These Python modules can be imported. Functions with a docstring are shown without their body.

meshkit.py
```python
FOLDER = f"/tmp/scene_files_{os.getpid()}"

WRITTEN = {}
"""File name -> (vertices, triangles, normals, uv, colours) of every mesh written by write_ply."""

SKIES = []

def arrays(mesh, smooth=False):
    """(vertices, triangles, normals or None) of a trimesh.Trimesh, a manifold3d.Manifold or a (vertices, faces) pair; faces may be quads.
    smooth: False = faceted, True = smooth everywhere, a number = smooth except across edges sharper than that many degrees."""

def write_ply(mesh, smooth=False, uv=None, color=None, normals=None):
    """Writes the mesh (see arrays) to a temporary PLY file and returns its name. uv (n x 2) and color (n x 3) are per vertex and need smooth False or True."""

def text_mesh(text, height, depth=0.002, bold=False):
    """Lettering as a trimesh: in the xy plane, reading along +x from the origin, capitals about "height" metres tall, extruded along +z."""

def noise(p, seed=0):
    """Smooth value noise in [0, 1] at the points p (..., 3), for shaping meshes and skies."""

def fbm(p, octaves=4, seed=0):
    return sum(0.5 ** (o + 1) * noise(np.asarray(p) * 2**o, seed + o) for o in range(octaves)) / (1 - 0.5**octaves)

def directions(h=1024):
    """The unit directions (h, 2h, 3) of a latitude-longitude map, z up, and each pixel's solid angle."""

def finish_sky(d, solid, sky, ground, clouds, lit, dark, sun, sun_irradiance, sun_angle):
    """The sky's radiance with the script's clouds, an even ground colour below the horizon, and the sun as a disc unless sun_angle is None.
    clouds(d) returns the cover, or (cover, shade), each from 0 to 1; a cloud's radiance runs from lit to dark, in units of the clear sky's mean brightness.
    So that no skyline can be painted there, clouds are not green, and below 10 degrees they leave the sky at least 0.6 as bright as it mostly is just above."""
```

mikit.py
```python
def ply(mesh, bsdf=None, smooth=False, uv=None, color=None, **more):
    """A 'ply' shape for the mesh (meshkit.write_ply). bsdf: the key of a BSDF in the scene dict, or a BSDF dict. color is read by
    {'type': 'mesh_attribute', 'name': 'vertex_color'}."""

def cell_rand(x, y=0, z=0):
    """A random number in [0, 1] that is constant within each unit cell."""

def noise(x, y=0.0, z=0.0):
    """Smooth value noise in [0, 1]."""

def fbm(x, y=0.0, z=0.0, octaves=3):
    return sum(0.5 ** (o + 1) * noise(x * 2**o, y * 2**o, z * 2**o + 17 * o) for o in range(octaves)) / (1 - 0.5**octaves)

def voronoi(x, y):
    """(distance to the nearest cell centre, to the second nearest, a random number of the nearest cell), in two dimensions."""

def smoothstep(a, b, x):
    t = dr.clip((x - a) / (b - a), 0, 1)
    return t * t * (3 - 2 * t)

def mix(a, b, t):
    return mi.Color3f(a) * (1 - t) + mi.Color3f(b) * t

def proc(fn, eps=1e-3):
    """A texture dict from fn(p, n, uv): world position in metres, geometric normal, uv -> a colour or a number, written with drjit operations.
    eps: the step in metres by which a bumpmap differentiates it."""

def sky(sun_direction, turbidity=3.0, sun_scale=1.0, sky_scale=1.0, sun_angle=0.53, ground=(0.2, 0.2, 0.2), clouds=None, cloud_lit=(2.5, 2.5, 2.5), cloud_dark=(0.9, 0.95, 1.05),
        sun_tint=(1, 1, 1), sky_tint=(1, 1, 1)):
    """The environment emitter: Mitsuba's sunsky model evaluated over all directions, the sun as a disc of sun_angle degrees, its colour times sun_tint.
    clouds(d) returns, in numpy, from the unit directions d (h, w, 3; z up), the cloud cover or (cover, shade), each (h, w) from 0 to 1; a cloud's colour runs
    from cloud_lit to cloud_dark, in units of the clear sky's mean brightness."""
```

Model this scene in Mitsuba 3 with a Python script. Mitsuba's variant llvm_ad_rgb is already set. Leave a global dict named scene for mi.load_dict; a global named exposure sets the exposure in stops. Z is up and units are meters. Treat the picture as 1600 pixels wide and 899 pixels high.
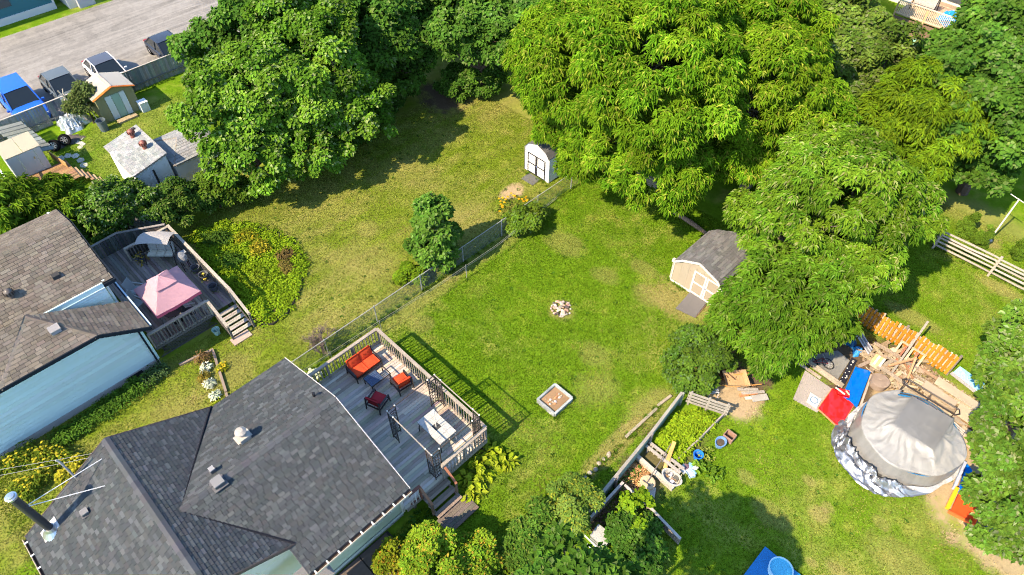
import math, numpy as np, drjit as dr, mitsuba as mi, mikit, meshkit
from scipy.spatial import cKDTree
from shapely.geometry import Polygon, Point, box as sbox

# ------------------------------------------------------------------ camera, sky, exposure
T = mi.ScalarTransform4f
PITCH = math.radians(48.3)
_h = math.sqrt(0.5)
_fw = [-_h*math.cos(PITCH), _h*math.cos(PITCH), -math.sin(PITCH)]
EYE = [0.0, 0.0, 25.0]
scene = {}
labels = {}
scene['camera'] = {'type': 'perspective', 'fov': 2*math.degrees(math.atan(800/1067.0)), 'fov_axis': 'x',
                   'near_clip': 0.1, 'far_clip': 900.0,
                   'to_world': T().look_at(origin=EYE, target=[EYE[i]+_fw[i] for i in range(3)], up=[0, 0, 1])}
SUN = (-0.10, -0.97, 0.97)
scene['sky'] = mikit.sky(SUN, turbidity=3, sky_scale=1.7, sun_tint=(1.0, 0.985, 0.945))
exposure = 2.85

# ------------------------------------------------------------------ materials
# Every mesh carries its colour in its texture coordinates: u is the tone, v the row of a table of hues. One material then serves every piece.
HUES, TABLE = {}, []
def _hue(p, n, uv):
    i = mi.UInt32(uv.y+.5)
    return mi.Color3f(*[dr.gather(mi.Float, t, i) for t in TABLE])*uv.x
COL = mikit.proc(_hue)
VC = {'type': 'mesh_attribute', 'name': 'vertex_color'}
def mat(name, d, two=True):
    for suffix, c in (('', COL), ('_blend', VC)):
        q = {k: (c if v == 'COL' else v) for k, v in d.items()}
        scene[name+suffix] = {'type': 'twosided', 'bsdf': q} if two else q
mat('matte', {'type': 'diffuse', 'reflectance': 'COL'})
mat('satin', {'type': 'principled', 'base_color': 'COL', 'roughness': 0.45, 'specular': 0.4})
mat('gloss', {'type': 'principled', 'base_color': 'COL', 'roughness': 0.18, 'specular': 0.5})
mat('carpaint', {'type': 'principled', 'base_color': 'COL', 'roughness': 0.25, 'specular': 0.5, 'clearcoat': 0.8, 'clearcoat_gloss': 0.95})
mat('metal', {'type': 'principled', 'base_color': 'COL', 'roughness': 0.32, 'metallic': 0.9})
mat('foil', {'type': 'principled', 'base_color': 'COL', 'roughness': 0.4, 'metallic': 0.85, 'specular': 0.5})
mat('leaf', {'type': 'principledthin', 'base_color': 'COL', 'roughness': 0.42, 'spec_trans': 0.0, 'diff_trans': 0.55, 'eta': 1.4}, False)
mat('herb', {'type': 'principledthin', 'base_color': 'COL', 'roughness': 0.5, 'spec_trans': 0.0, 'diff_trans': 0.2, 'eta': 1.35}, False)
mat('petal', {'type': 'principledthin', 'base_color': 'COL', 'roughness': 0.7, 'spec_trans': 0.0, 'diff_trans': 0.4, 'eta': 1.3}, False)
mat('cloth', {'type': 'principledthin', 'base_color': 'COL', 'roughness': 0.8, 'spec_trans': 0.0, 'diff_trans': 0.35, 'eta': 1.3}, False)
scene['carglass'] = {'type': 'twosided', 'bsdf': {'type': 'principled', 'base_color': {'type': 'rgb', 'value': [0.012, 0.017, 0.02]}, 'roughness': 0.08, 'specular': 0.6}}
def shape(v, f, c, m='matte', smooth=False):
    """the ply shape of a coloured mesh"""
    v, f, c = np.asarray(v, float), np.asarray(f, int), np.asarray(c, float)
    if m == 'carglass': return mikit.ply((v, f), m)
    if smooth is not False and smooth is not True:
        v2, f, _ = meshkit.arrays((v, f), smooth); c = c[cKDTree(v).query(v2)[1]]; v, smooth = v2, True
    tone = c.max(1); q = np.round(c/tone[:, None]*40).astype(int)
    code = q[:, 0]*1681+q[:, 1]*41+q[:, 2]
    fc = code[f]
    if (fc != fc[:, :1]).any():
        if smooth: return mikit.ply((v, f), m+'_blend', True, color=c)
        v, tone, code, f = v[f].reshape(-1, 3), tone[f].ravel(), np.repeat(code[f[:, 0]], 3), np.arange(3*len(f)).reshape(-1, 3)
    u, inv = np.unique(code, return_inverse=True)
    idx = np.array([HUES.setdefault(int(k), len(HUES)) for k in u])[inv]
    return mikit.ply((v, f), m, smooth, uv=np.stack([tone, idx.astype(float)], 1))

# ------------------------------------------------------------------ helpers
RNG = np.random.default_rng(20240)
def uniq(k):
    if k not in _used:
        _used.add(k); return k
    n = _count.get(k, 0)
    while True:
        n += 1
        kk = '%s_%03d' % (k, n)
        if kk not in _used:
            _count[k] = n; _used.add(kk); return kk
_used, _count = set(), {}

def thing(name, label, cat, group=None):
    k = uniq(name)
    labels[k] = {'label': label, 'category': cat}
    if group: labels[k]['group'] = group
    return k

def mottle(v, c, amp, scale, seed=0):
    n = meshkit.fbm(np.asarray(v)*scale, 3, seed)[:, None]
    return np.clip(c*(1+amp*(2*n-1)*1.6), 0.003, 0.95)

class MB:
    """Collects coloured polygons into one mesh."""
    def __init__(s): s.v, s.f, s.c, s.n = [], [], [], 0
    def add(s, v, f, col):
        v = np.asarray(v, float); f = np.asarray(f, int)
        if f.shape[1] == 4: f = np.vstack([f[:, [0, 1, 2]], f[:, [0, 2, 3]]])
        c = np.broadcast_to(np.asarray(col, float), (len(v), 3))
        s.v.append(v); s.f.append(f+s.n); s.c.append(c); s.n += len(v)
        return s
    def box(s, c, size, col, rz=0.0, R=None):
        v = (np.array([[x, y, z] for x in (-.5, .5) for y in (-.5, .5) for z in (-.5, .5)]))*np.asarray(size, float)
        if rz:
            ca, sa = math.cos(rz), math.sin(rz)
            v = v @ np.array([[ca, sa, 0], [-sa, ca, 0], [0, 0, 1]])
        if R is not None: v = v @ np.asarray(R).T
        return s.add(v+np.asarray(c, float), BOXF, col)
    def bar(s, a, b, w, h, col, n=1, up=(0, 0, 1)):
        """box beam from a to b: w across, h along up; n segments"""
        a, b = np.asarray(a, float), np.asarray(b, float)
        t = (b-a)/np.linalg.norm(b-a); up = np.asarray(up, float)
        if abs(t@up) > .95: up = np.array([0, 1.0, 0])
        x = np.cross(t, up); x /= np.linalg.norm(x); u = np.cross(x, t)
        ring = np.array([-x*w/2-u*h/2, x*w/2-u*h/2, x*w/2+u*h/2, -x*w/2+u*h/2])
        v = np.vstack([a+(b-a)*i/n+ring for i in range(n+1)])
        f = [[3, 2, 1, 0], [4*n, 4*n+1, 4*n+2, 4*n+3]]
        for i in range(n):
            for k in range(4): f.append([4*i+k, 4*i+(k+1) % 4, 4*i+4+(k+1) % 4, 4*i+4+k])
        return s.add(v, f, col)
    def tube(s, pts, r, col, sides=6, caps=True):
        p = np.asarray(pts, float); m = len(p)
        r = np.broadcast_to(np.asarray(r, float), (m,))
        t = np.gradient(p, axis=0) if m > 2 else np.array([p[1]-p[0]]*2)
        t /= np.linalg.norm(t, axis=1, keepdims=True)+1e-12
        ref = np.array([0, 0, 1.0]) if abs(t[:, 2]).mean() < .8 else np.array([1.0, 0, 0])
        a = np.cross(t, ref); a /= np.linalg.norm(a, axis=1, keepdims=True)+1e-12
        b = np.cross(t, a)
        an = np.arange(sides)*2*math.pi/sides
        v = (p[:, None]+r[:, None, None]*(np.cos(an)[None, :, None]*a[:, None]+np.sin(an)[None, :, None]*b[:, None])).reshape(-1, 3)
        f = []
        for i in range(m-1):
            for k in range(sides): f.append([i*sides+k, i*sides+(k+1) % sides, (i+1)*sides+(k+1) % sides, (i+1)*sides+k])
        s.add(v, f, col)
        if caps:
            for i in (0, m-1):
                vv = np.vstack([v[i*sides:(i+1)*sides], p[i]])
                ff = [[k, (k+1) % sides, sides] for k in range(sides)]
                s.add(vv, ff, col)
        return s
    def lathe(s, c, prof, col, n=20, sx=1, sy=1):
        """prof: (r,z) rows; revolved round the vertical at c"""
        an = np.arange(n)*2*math.pi/n; v = []
        for r, z in prof: v.append(np.stack([np.cos(an)*r*sx, np.sin(an)*r*sy, an*0+z], 1))
        v = np.vstack(v)+np.asarray(c, float); f = []
        for i in range(len(prof)-1):
            for k in range(n): f.append([i*n+k, i*n+(k+1) % n, (i+1)*n+(k+1) % n, (i+1)*n+k])
        return s.add(v, f, col)
    def poly(s, pts, col):
        p = np.asarray(pts, float)
        return s.add(p, [[0, i, i+1] for i in range(1, len(p)-1)], col)
    def slab(s, pts, thick, col, d=None):
        """prism: planar convex polygon pts (top) extruded by thick along -normal (or d)"""
        p = np.asarray(pts, float); n = len(p)
        if d is None:
            nn = np.cross(p[1]-p[0], p[2]-p[0]); nn /= np.linalg.norm(nn)
            if nn[2] < 0: nn = -nn
            d = -nn*thick
        q = p+np.asarray(d, float)
        for k, r in ((0, p), (1, q)): s.add(r, [[0, i, i+1] for i in range(1, n-1)], col)
        for i in range(n):
            j = (i+1) % n
            s.add([p[i], p[j], q[j], q[i]], [[0, 1, 2, 3]], col)
        return s
    def mot(s, amp, scale, seed=0):
        v = np.vstack(s.v); c = mottle(v, np.vstack(s.c), amp, scale, seed)
        s.v, s.c, s.f = [v], [c], [np.vstack(s.f)]
        return s
    def arrays(s): return np.vstack(s.v), np.vstack(s.f), np.vstack(s.c)
    def put(s, key, m='matte', smooth=False):
        scene[key] = shape(*s.arrays(), m, smooth)
        return key
    def part(s, parent, name, m='matte', smooth=False):
        return s.put(uniq(parent+'__'+name), m, smooth)
    def solo(s, name, label, cat, m='matte', group=None, smooth=False):
        return s.put(thing(name, label, cat, group), m, smooth)
BOXF = [[0, 1, 3, 2], [4, 6, 7, 5], [0, 4, 5, 1], [2, 3, 7, 6], [0, 2, 6, 4], [1, 5, 7, 3]]
def tint(c, a=.12, rng=RNG): return np.clip(np.asarray(c)*(1+a*rng.uniform(-1, 1))*(1+.3*a*rng.uniform(-1, 1, 3)), .004, .95)
def structure(k): labels[k] = {'kind': 'structure'}
def stuff(k, label=None, cat=None):
    labels[k] = {'kind': 'stuff'}
    if label: labels[k].update(label=label, category=cat)

# ------------------------------------------------------------------ ground
def _lib(np_side):
    if np_side:
        def N(x, y, s=0): return meshkit.noise(np.stack([x, y, np.full_like(x, s*7.3)], -1))
        clip = np.clip; exp = np.exp; absf = np.abs
    else:
        def N(x, y, s=0): return mikit.noise(x, y, s*7.3)
        clip = dr.clip; exp = dr.exp; absf = dr.abs
    return N, clip, absf
# bare or worn places: (x, y, rx, ry, strength, kind) kind 0 straw, 1 soil, 2 sand
SPOTS = [(-9.3, 20.9, 1.9, 1.2, .9, 0), (-10.6, 20.3, 1.0, 1.0, .6, 0), (-20.8, 20.9, .55, .9, 1, 2), (-13.1, 16.4, .75, .65, .7, 0),
         (-.3, 23.3, 3.6, 2.6, 1.3, 1), (2.2, 23.6, 3.0, 1.9, 1.4, 2), (3.9, 21.0, 1.0, 2.6, 1.3, 2), (6.2, 18.9, 2.2, .75, .9, 2), (4.7, 20.2, .6, 1.4, 1.2, 2),
         (-4.6, 17.9, 1.5, 1.0, 1.1, 2), (-5.0, 19.1, 1.5, 1.0, 1.2, 1), (-6.8, 15.0, .7, 1.6, .7, 0), (-6.7, 12.5, .45, 2.0, .8, 0), (-5.0, 13.2, 1.1, 3.4, .8, 1),
         (-30.5, 24.3, 2.2, 1.6, 1.1, 1), (-25.9, 18.0, 2.2, 1.2, .35, 0), (-16.0, 19.9, 1.3, .8, .5, 0), (-11.9, 21.3, .9, .5, .5, 0), (-13.0, 19.6, .8, .6, .45, 0), (-10.2, 15.5, .8, .7, .4, 0), (-9.0, 14.2, 1.0, 1.0, .35, 0),
         (-17.2, 11.1, .7, .6, .5, 0), (-22.0, 12.0, 1.7, 1.5, .45, 0), (-21.2, 16.5, 1.6, 2.6, .5, 0), (-24.2, 13.2, .8, .6, .5, 0), (-20.6, 8.0, .8, 1.6, .45, 0), (-21.0, 3.2, 1.0, 1.6, .6, 0), (-20.6, .6, 1.4, 1.4, .6, 0), (-19.5, -1.6, .9, 1.4, .4, 0),
         (-1.5, 37.2, 3.0, 1.4, .5, 0), (-.5, 35.6, .7, .6, .9, 0), (1.2, 32.6, 1.2, .5, .7, 0), (-1.0, 27.8, 1.6, .5, .6, 0), (.6, 15.8, .5, .4, .8, 0), (-.3, 16.8, .35, .25, .6, 0), (.7, 16.3, .3, .25, .6, 0), (-.6, 14.6, .9, .5, .5, 0), (2.2, 14.4, .6, .35, .6, 0), (3.6, 16.2, 1.4, .9, .5, 0), (1.3, 14.0, .3, .2, .6, 0), (2.4, 17.2, .4, .3, .5, 0), (-2.1, 15.2, .5, .3, .5, 0),
         (-42.5, 9.0, 2.0, 3.0, .35, 0), (-39.0, 8.0, 2.5, 3.0, .25, 0), (-18.2, 10.5, .5, 5.5, .5, 0), (-18.3, 17.5, .5, 4.0, .45, 0)]
def lawn(x, y, np_side):
    """the lawn's colour (three arrays) at ground points: turf species, dry patches, mowing lines, bare soil"""
    N, clip, absf = _lib(np_side)
    ss = lambda a, b, t: (lambda q: q*q*(3-2*q))(clip((t-a)/(b-a), 0, 1))
    big = N(x*.22, y*.22, 1)*.6+N(x*.55, y*.55, 2)*.4
    mid = N(x*1.3, y*1.3, 3)*.55+N(x*3.1, y*3.1, 4)*.45
    fine = N(x*9, y*9, 5)*.5+N(x*21, y*21, 6)*.5
    west = ss(-18.2, -19.2, x)*ss(-34.5, -33.5, x)
    east = ss(-6.4, -5.6, x)
    dry = ss(.50, .78, big*.62+mid*.38+west*.13+east*.05)*.75
    stripes = N(x*2.6, y*.16, 9)
    dry = clip(dry+west*(stripes-.5)*.8+east*(N(x*2.2+y*1.4, (y-x)*.25, 11)-.5)*.28, 0, 1)
    tuft = ss(.52, .85, mid)*.5
    wob = (mid-.5)*1.5+(fine-.5)*.7
    m = [x*0, x*0, x*0]
    for sx, sy, rx, ry, st, kind in SPOTS:
        q = ((x-sx)/rx)*((x-sx)/rx)+((y-sy)/ry)*((y-sy)/ry)
        w = ss(1.3, .2, q+wob*1.1)*st
        m[kind] = m[kind]+w
    m = [clip(a, 0, 1) for a in m]
    g0, g1 = (.105, .195, .010), (.172, .238, .016)
    straw, soil, sand = (.30, .235, .10), (.11, .08, .052), (.36, .275, .165)
    out = []
    shade = .62+.76*fine*.6+.25*mid
    for k in range(3):
        c = g0[k]*(1-tuft)+g1[k]*tuft
        c = c*(1-west*.35)+(.20, .20, .028)[k]*west*.35
        c = c*(1-dry*.5)+straw[k]*dry*.5
        c = c*(1-m[0]*.7)+straw[k]*m[0]*.7
        c = c*(1-m[1])+soil[k]*m[1]
        c = c*(1-m[2])+sand[k]*m[2]
        out.append(c*shade)
    return out, m
def _ground(p, n, uv):
    c, _ = lawn(p.x, p.y, False)
    return mi.Color3f(*c)
scene['turf'] = {'type': 'diffuse', 'reflectance': mikit.proc(_ground)}
_g = np.array([[-300, -300, 0], [300, -300, 0], [300, 300, 0], [-300, 300, 0]], float)
scene['ground'] = mikit.ply((_g, np.array([[0, 1, 2], [0, 2, 3]])), 'turf'); structure('ground')
def _street(p, n, uv):
    a = mikit.fbm(p.x*.5, p.y*.5); b = mikit.fbm(p.x*6, p.y*6); s = mikit.noise(p.x*5.5, p.y*.22)
    crack = mikit.smoothstep(.03, 0, dr.abs(mikit.noise(p.x*1.4, p.y*.03, 3)-.5)) * .22 + mikit.smoothstep(.66, .8, mikit.fbm(p.x*.9, p.y*.25, 5))*.12
    edge = mikit.smoothstep(-47.4, -45.9, p.x)
    st = mikit.smoothstep(.6, .75, mikit.fbm(p.x*.35+9, p.y*.2, 2))*.16+mikit.smoothstep(.70, .78, mikit.noise(p.x*1.3, p.y*1.3, 8))*.12
    c = mix3((.205, .195, .18), (.25, .238, .22), a)*(.72+.32*b+.3*s)*(1-crack)*(1-st)
    return c*(1-edge*.25)
def mix3(a, b, t): return mi.Color3f(a)*(1-t)+mi.Color3f(b)*t
scene['paving'] = {'type': 'diffuse', 'reflectance': mikit.proc(_street)}
scene['street'] = mikit.ply((np.array([[-59.2, -60, .004], [-45.9, -60, .004], [-45.9, 90, .004], [-59.2, 90, .004.__float__()]]), np.array([[0, 1, 2], [0, 2, 3]])), 'paving'); structure('street')

# blades of grass standing on the lawns
def grass():
    r = np.random.default_rng(5)
    areas = [(-31, -18.7, 3.5, 26.5, 430), (-18.6, -6.5, 4, 27, 620), (-6.5, 6.5, 9, 37, 480), (-23.6, -17.7, -6, 3.5, 430), (-43.5, -33, 3.5, 13, 260), (-25, -17, -10, -5, 300)]
    P = []
    for x0, x1, y0, y1, d in areas:
        n = int((x1-x0)*(y1-y0)*d)
        P.append(np.stack([r.uniform(x0, x1, n), r.uniform(y0, y1, n)], 1))
    P = np.vstack(P)
    inside = lambda x0, x1, y0, y1: (P[:, 0] > x0) & (P[:, 0] < x1) & (P[:, 1] > y0) & (P[:, 1] < y1)
    keep = ~(inside(-17.3, -10.2, 0, 8.95) | inside(-17.4, -10.6, -5, 5) | inside(-10.6, -9.2, 5.5, 6.75) | inside(-5.9, -4.3, 9.4, 17) | inside(-30.2, -23.6, -9, 5.5))
    P = P[keep]
    c, m = lawn(P[:, 0], P[:, 1], True)
    c = np.stack(c, 1); bare = np.clip(m[1]+m[2], 0, 1)
    k = r.random(len(P)) > bare*1.05
    P, c, straw = P[k], c[k], m[0][k]
    n = len(P)
    h = r.uniform(.035, .085, n)*(1-.4*straw); w = r.uniform(.012, .026, n); an = r.uniform(0, 2*np.pi, n)
    side = np.stack([np.cos(an), np.sin(an), 0*an], 1)*w[:, None]
    lean = np.stack([r.normal(0, .7, n), r.normal(0, .7, n), np.ones(n)], 1)*h[:, None]
    b = np.column_stack([P, np.zeros(n)])
    v = np.stack([b-side, b+side, b+lean], 1).reshape(-1, 3)
    c = c*r.uniform(.75, 1.6, (n, 1))*r.uniform(.9, 1.1, (n, 3))
    # taller unmown tufts along fences and sheds, and weeds scattered in the turf
    lines = [((-18.68, 2), (-18.68, 24), 150), ((-6.6, 9), (-6.5, 16), 50), ((-10.7, 21.6), (-10.7, 25), 26), ((-10.4, 21.55), (-9.5, 21.55), 8), ((-21.8, 22.6), (-19.8, 22.6), 12), ((-17.3, 9.05), (-10.2, 9.05), 40), ((-2.5, 33.1), (3, 33.2), 40), ((-3.4, 25.5), (1.5, 25.9), 26), ((-10.4, 11.8), (-9.3, 11.8), 9), ((-9.3, 11.9), (-9.3, 13), 9), ((-45.2, 8), (-45.2, 13), 30), ((-30, 5.7), (-24, 5.7), 40)]
    tp = np.vstack([np.array(a0)+(np.array(b0)-np.array(a0))*r.random((k0, 1))+r.normal(0, .07, (k0, 2)) for a0, b0, k0 in lines]+[np.stack([r.uniform(-30, 4, 420), r.uniform(8, 24, 420)], 1)])
    nt = len(tp); big = np.arange(nt) < nt-420; kk = 26; i = np.repeat(np.arange(nt), kk); T_ = len(i)
    tc_ = np.where(big[:, None], (.10, .19, .014), (.055, .135, .016))*r.uniform(.7, 1.25, (nt, 1))
    keep2 = ~((tp[:, 0] > -17.3) & (tp[:, 0] < -10.2) & (tp[:, 1] < 8.9)) & ~((tp[:, 0] < -24) & (tp[:, 1] < 5.6)) & ~((tp[:, 0] > -5.9) & (tp[:, 0] < -4.2) & (tp[:, 1] > 9) & (tp[:, 1] < 17))
    hh = np.where(big, r.uniform(.1, .24, nt), r.uniform(.03, .06, nt))[i]*r.uniform(.6, 1, T_); an2 = r.uniform(0, 6.283, T_); sp = np.where(big, .07, .1)[i]*np.sqrt(r.random(T_))
    b2 = np.stack([tp[i, 0]+sp*np.cos(an2), tp[i, 1]+sp*np.sin(an2), 0*an2], 1); s2_ = np.stack([-np.sin(an2), np.cos(an2), 0*an2], 1)*np.where(big, .012, .03)[i][:, None]
    l2 = np.stack([np.cos(an2)*.45+r.normal(0, .3, T_), np.sin(an2)*.45+r.normal(0, .3, T_), np.ones(T_)], 1)*hh[:, None]
    v2 = np.stack([b2-s2_, b2+s2_, b2+l2], 1)[keep2[i]]; c2 = (tc_[i]*r.uniform(.8, 1.3, (T_, 1)))[keep2[i]]
    v = np.vstack([v, v2.reshape(-1, 3)]); c = np.vstack([c, c2]); n = len(c)
    cc = np.repeat(np.clip(c, .004, .8), 3, axis=0)
    scene['grass'] = shape(v, np.arange(3*n).reshape(-1, 3), cc, 'leaf')
    stuff('grass', 'short mown grass blades across the back yard lawns', 'grass')
grass()
# ------------------------------------------------------------------ shingled roof planes
def shingles(holder, planes, tw, th, cols, seed, keep=300, name='shingle', joint=.012):
    """planes: (O, U, V, polygon in (u, v) metres). Tabs are laid course by course; the nearest ones become parts, the rest one stuff part."""
    r = np.random.default_rng(seed); items = []
    cols = np.asarray(cols)
    for O, U, V, pg in planes:
        O, U, V = (np.asarray(a, float) for a in (O, U, V)); U = U/np.linalg.norm(U); V = V/np.linalg.norm(V)
        Nn = np.cross(U, V); Nn *= np.sign(Nn[2])
        pg = Polygon(pg); x0, y0, x1, y1 = pg.bounds
        for k in range(int((y1-y0)/th)+1):
            v0 = y0+k*th; u = x0-r.uniform(0, tw)
            while u < x1:
                w = tw*r.choice([.72, 1, 1, 1.25])
                q = sbox(u+joint/2, v0, u+w-joint/2, v0+th*1.0).intersection(pg); u += w
                if q.is_empty or q.area < .1*tw*th or q.geom_type != 'Polygon': continue
                c = np.array(q.exterior.coords)[:-1]; m = len(c)
                lift = r.uniform(0, .004)
                ht = .026+lift-(c[:, 1]-v0)/th*.018
                top = O+c[:, :1]*U+c[:, 1:]*V+ht[:, None]*Nn
                bot = O+c[:, :1]*U+c[:, 1:]*V+.001*Nn
                vv = np.vstack([top, bot])
                f = [[0, i, i+1] for i in range(1, m-1)]
                for i in range(m): j = (i+1) % m; f += [[i, i+m, j+m], [i, j+m, j]]
                col = tint(cols[r.integers(len(cols))], .10, r)
                items.append((np.linalg.norm(top.mean(0)-EYE), vv, np.array(f), np.repeat(col[None], 2*m, 0)))
    items.sort(key=lambda t: t[0])
    for d, v, f, c in items[:keep]:
        scene[uniq(holder+'__'+name)] = shape(v, f, c)
    if items[keep:]:
        b = MB()
        for d, v, f, c in items[keep:]: b.add(v, f, c)
        k = b.part(holder, name+'_courses'); labels[k] = {'kind': 'stuff'}

def ridge(holder, a, b, col, step=.3, w=.26, name='ridge_cap', up=.03):
    a, b = np.asarray(a, float), np.asarray(b, float); L = np.linalg.norm(b-a); n = max(1, int(L/step)); t = (b-a)/L
    side = np.cross(t, [0, 0, 1]); side /= np.linalg.norm(side)
    for i in range(n):
        p, q = a+t*L*i/n, a+t*(L*(i+1)/n-.012)
        z0, z1 = np.array([0, 0, up+.02]), np.array([0, 0, up])
        m = MB(); dn = np.array([0, 0, -w*.24])
        v = [p+z0+side*w/2+dn, p+z0, p+z0-side*w/2+dn, q+z1+side*w/2+dn, q+z1, q+z1-side*w/2+dn]
        v += [x-np.array([0, 0, .03]) for x in v]
        f = [[0, 1, 4, 3], [1, 2, 5, 4], [6, 9, 10, 7], [7, 10, 11, 8], [0, 3, 9, 6], [2, 8, 11, 5], [0, 6, 7, 1], [1, 7, 8, 2], [3, 4, 10, 9], [4, 5, 11, 10]]
        m.add(v, f, tint(col, .12)).part(holder, name)

# ------------------------------------------------------------------ the grey roofed bungalow
H1 = thing('bungalow', 'grey shingled bungalow with a T shaped roof and pale green siding beside the furnished deck', 'house')
MINT, WHITE, FND = (.47, .54, .41), (.62, .60, .53), (.30, .30, .29)
SH = [(.051, .058, .063), (.058, .066, .071), (.069, .077, .083), (.054, .061, .066), (.085, .094, .10), (.064, .068, .071)]
def wallquad(a, b, z0, z1, thick, col, holder, name, mot=.06):
    m = MB(); a = np.array([*a, 0.]); b = np.array([*b, 0.]); t = (b-a)/np.linalg.norm(b-a); n = np.array([t[1], -t[0], 0])
    c = (a+b)/2-n*thick/2; m.bar([a[0]-n[0]*thick/2, a[1]-n[1]*thick/2, (z0+z1)/2], [b[0]-n[0]*thick/2, b[1]-n[1]*thick/2, (z0+z1)/2], thick, z1-z0, col, n=max(2, int(np.linalg.norm(b-a)/.5)))
    return m.mot(mot, 1.3).part(holder, name)
# walls: rear wing, front wing (outer faces), each on a concrete footing
for a, b in (((-10.5, 1.05), (-10.5, 4.7)), ((-10.5, 4.7), (-17.2, 4.7)), ((-17.2, 4.7), (-17.2, 1.2)), ((-17.2, 1.2), (-17.2, -4.7)), ((-17.2, -4.7), (-11.1, -4.7)), ((-10.5, 1.05), (-11.1, 1.05))):
    flip = 1
    wallquad(a, b, .35, 2.62, .12, MINT, H1, 'wall'); wallquad(a, b, .0, .346, .16, FND, H1, 'footing')
wallquad((-11.1, -4.7), (-11.1, 1.05), .35, 2.7, .12, WHITE, H1, 'wall')
MB().slab([(-11.1, -4.6, 2.7), (-11.1, 1.05, 2.7), (-11.1, 1.05, 3.16), (-11.1, -1.55, 4.52), (-11.1, -4.6, 2.8)], .1, WHITE, d=(-.1, 0, 0)).part(H1, 'gable')
MB().slab([(-17.2, -4.6, 2.62), (-17.2, 1.6, 2.62), (-17.2, 1.6, 2.85), (-17.2, -1.55, 4.52), (-17.2, -4.6, 2.8)], .1, MINT, d=(.1, 0, 0)).part(H1, 'gable')
MB().slab([(-17.1, 4.7, 2.62), (-10.6, 4.7, 2.62), (-10.6, 4.7, 3.0), (-13.74, 4.7, 4.22), (-17.1, 4.7, 3.0)], .1, MINT, d=(0, -.1, 0)).part(H1, 'gable')
m = MB()
for p in ((-10.47, 4.73), (-10.47, 1.02), (-17.23, 4.73), (-11.07, -4.73)): m.box((*p, 1.5), (.1, .1, 2.3), WHITE)
m.part(H1, 'corner_trim')
MB().box((-10.44, 2.9, .36), (.05, 3.6, .06), (.5, .55, .5)).part(H1, 'sill_trim')
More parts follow.
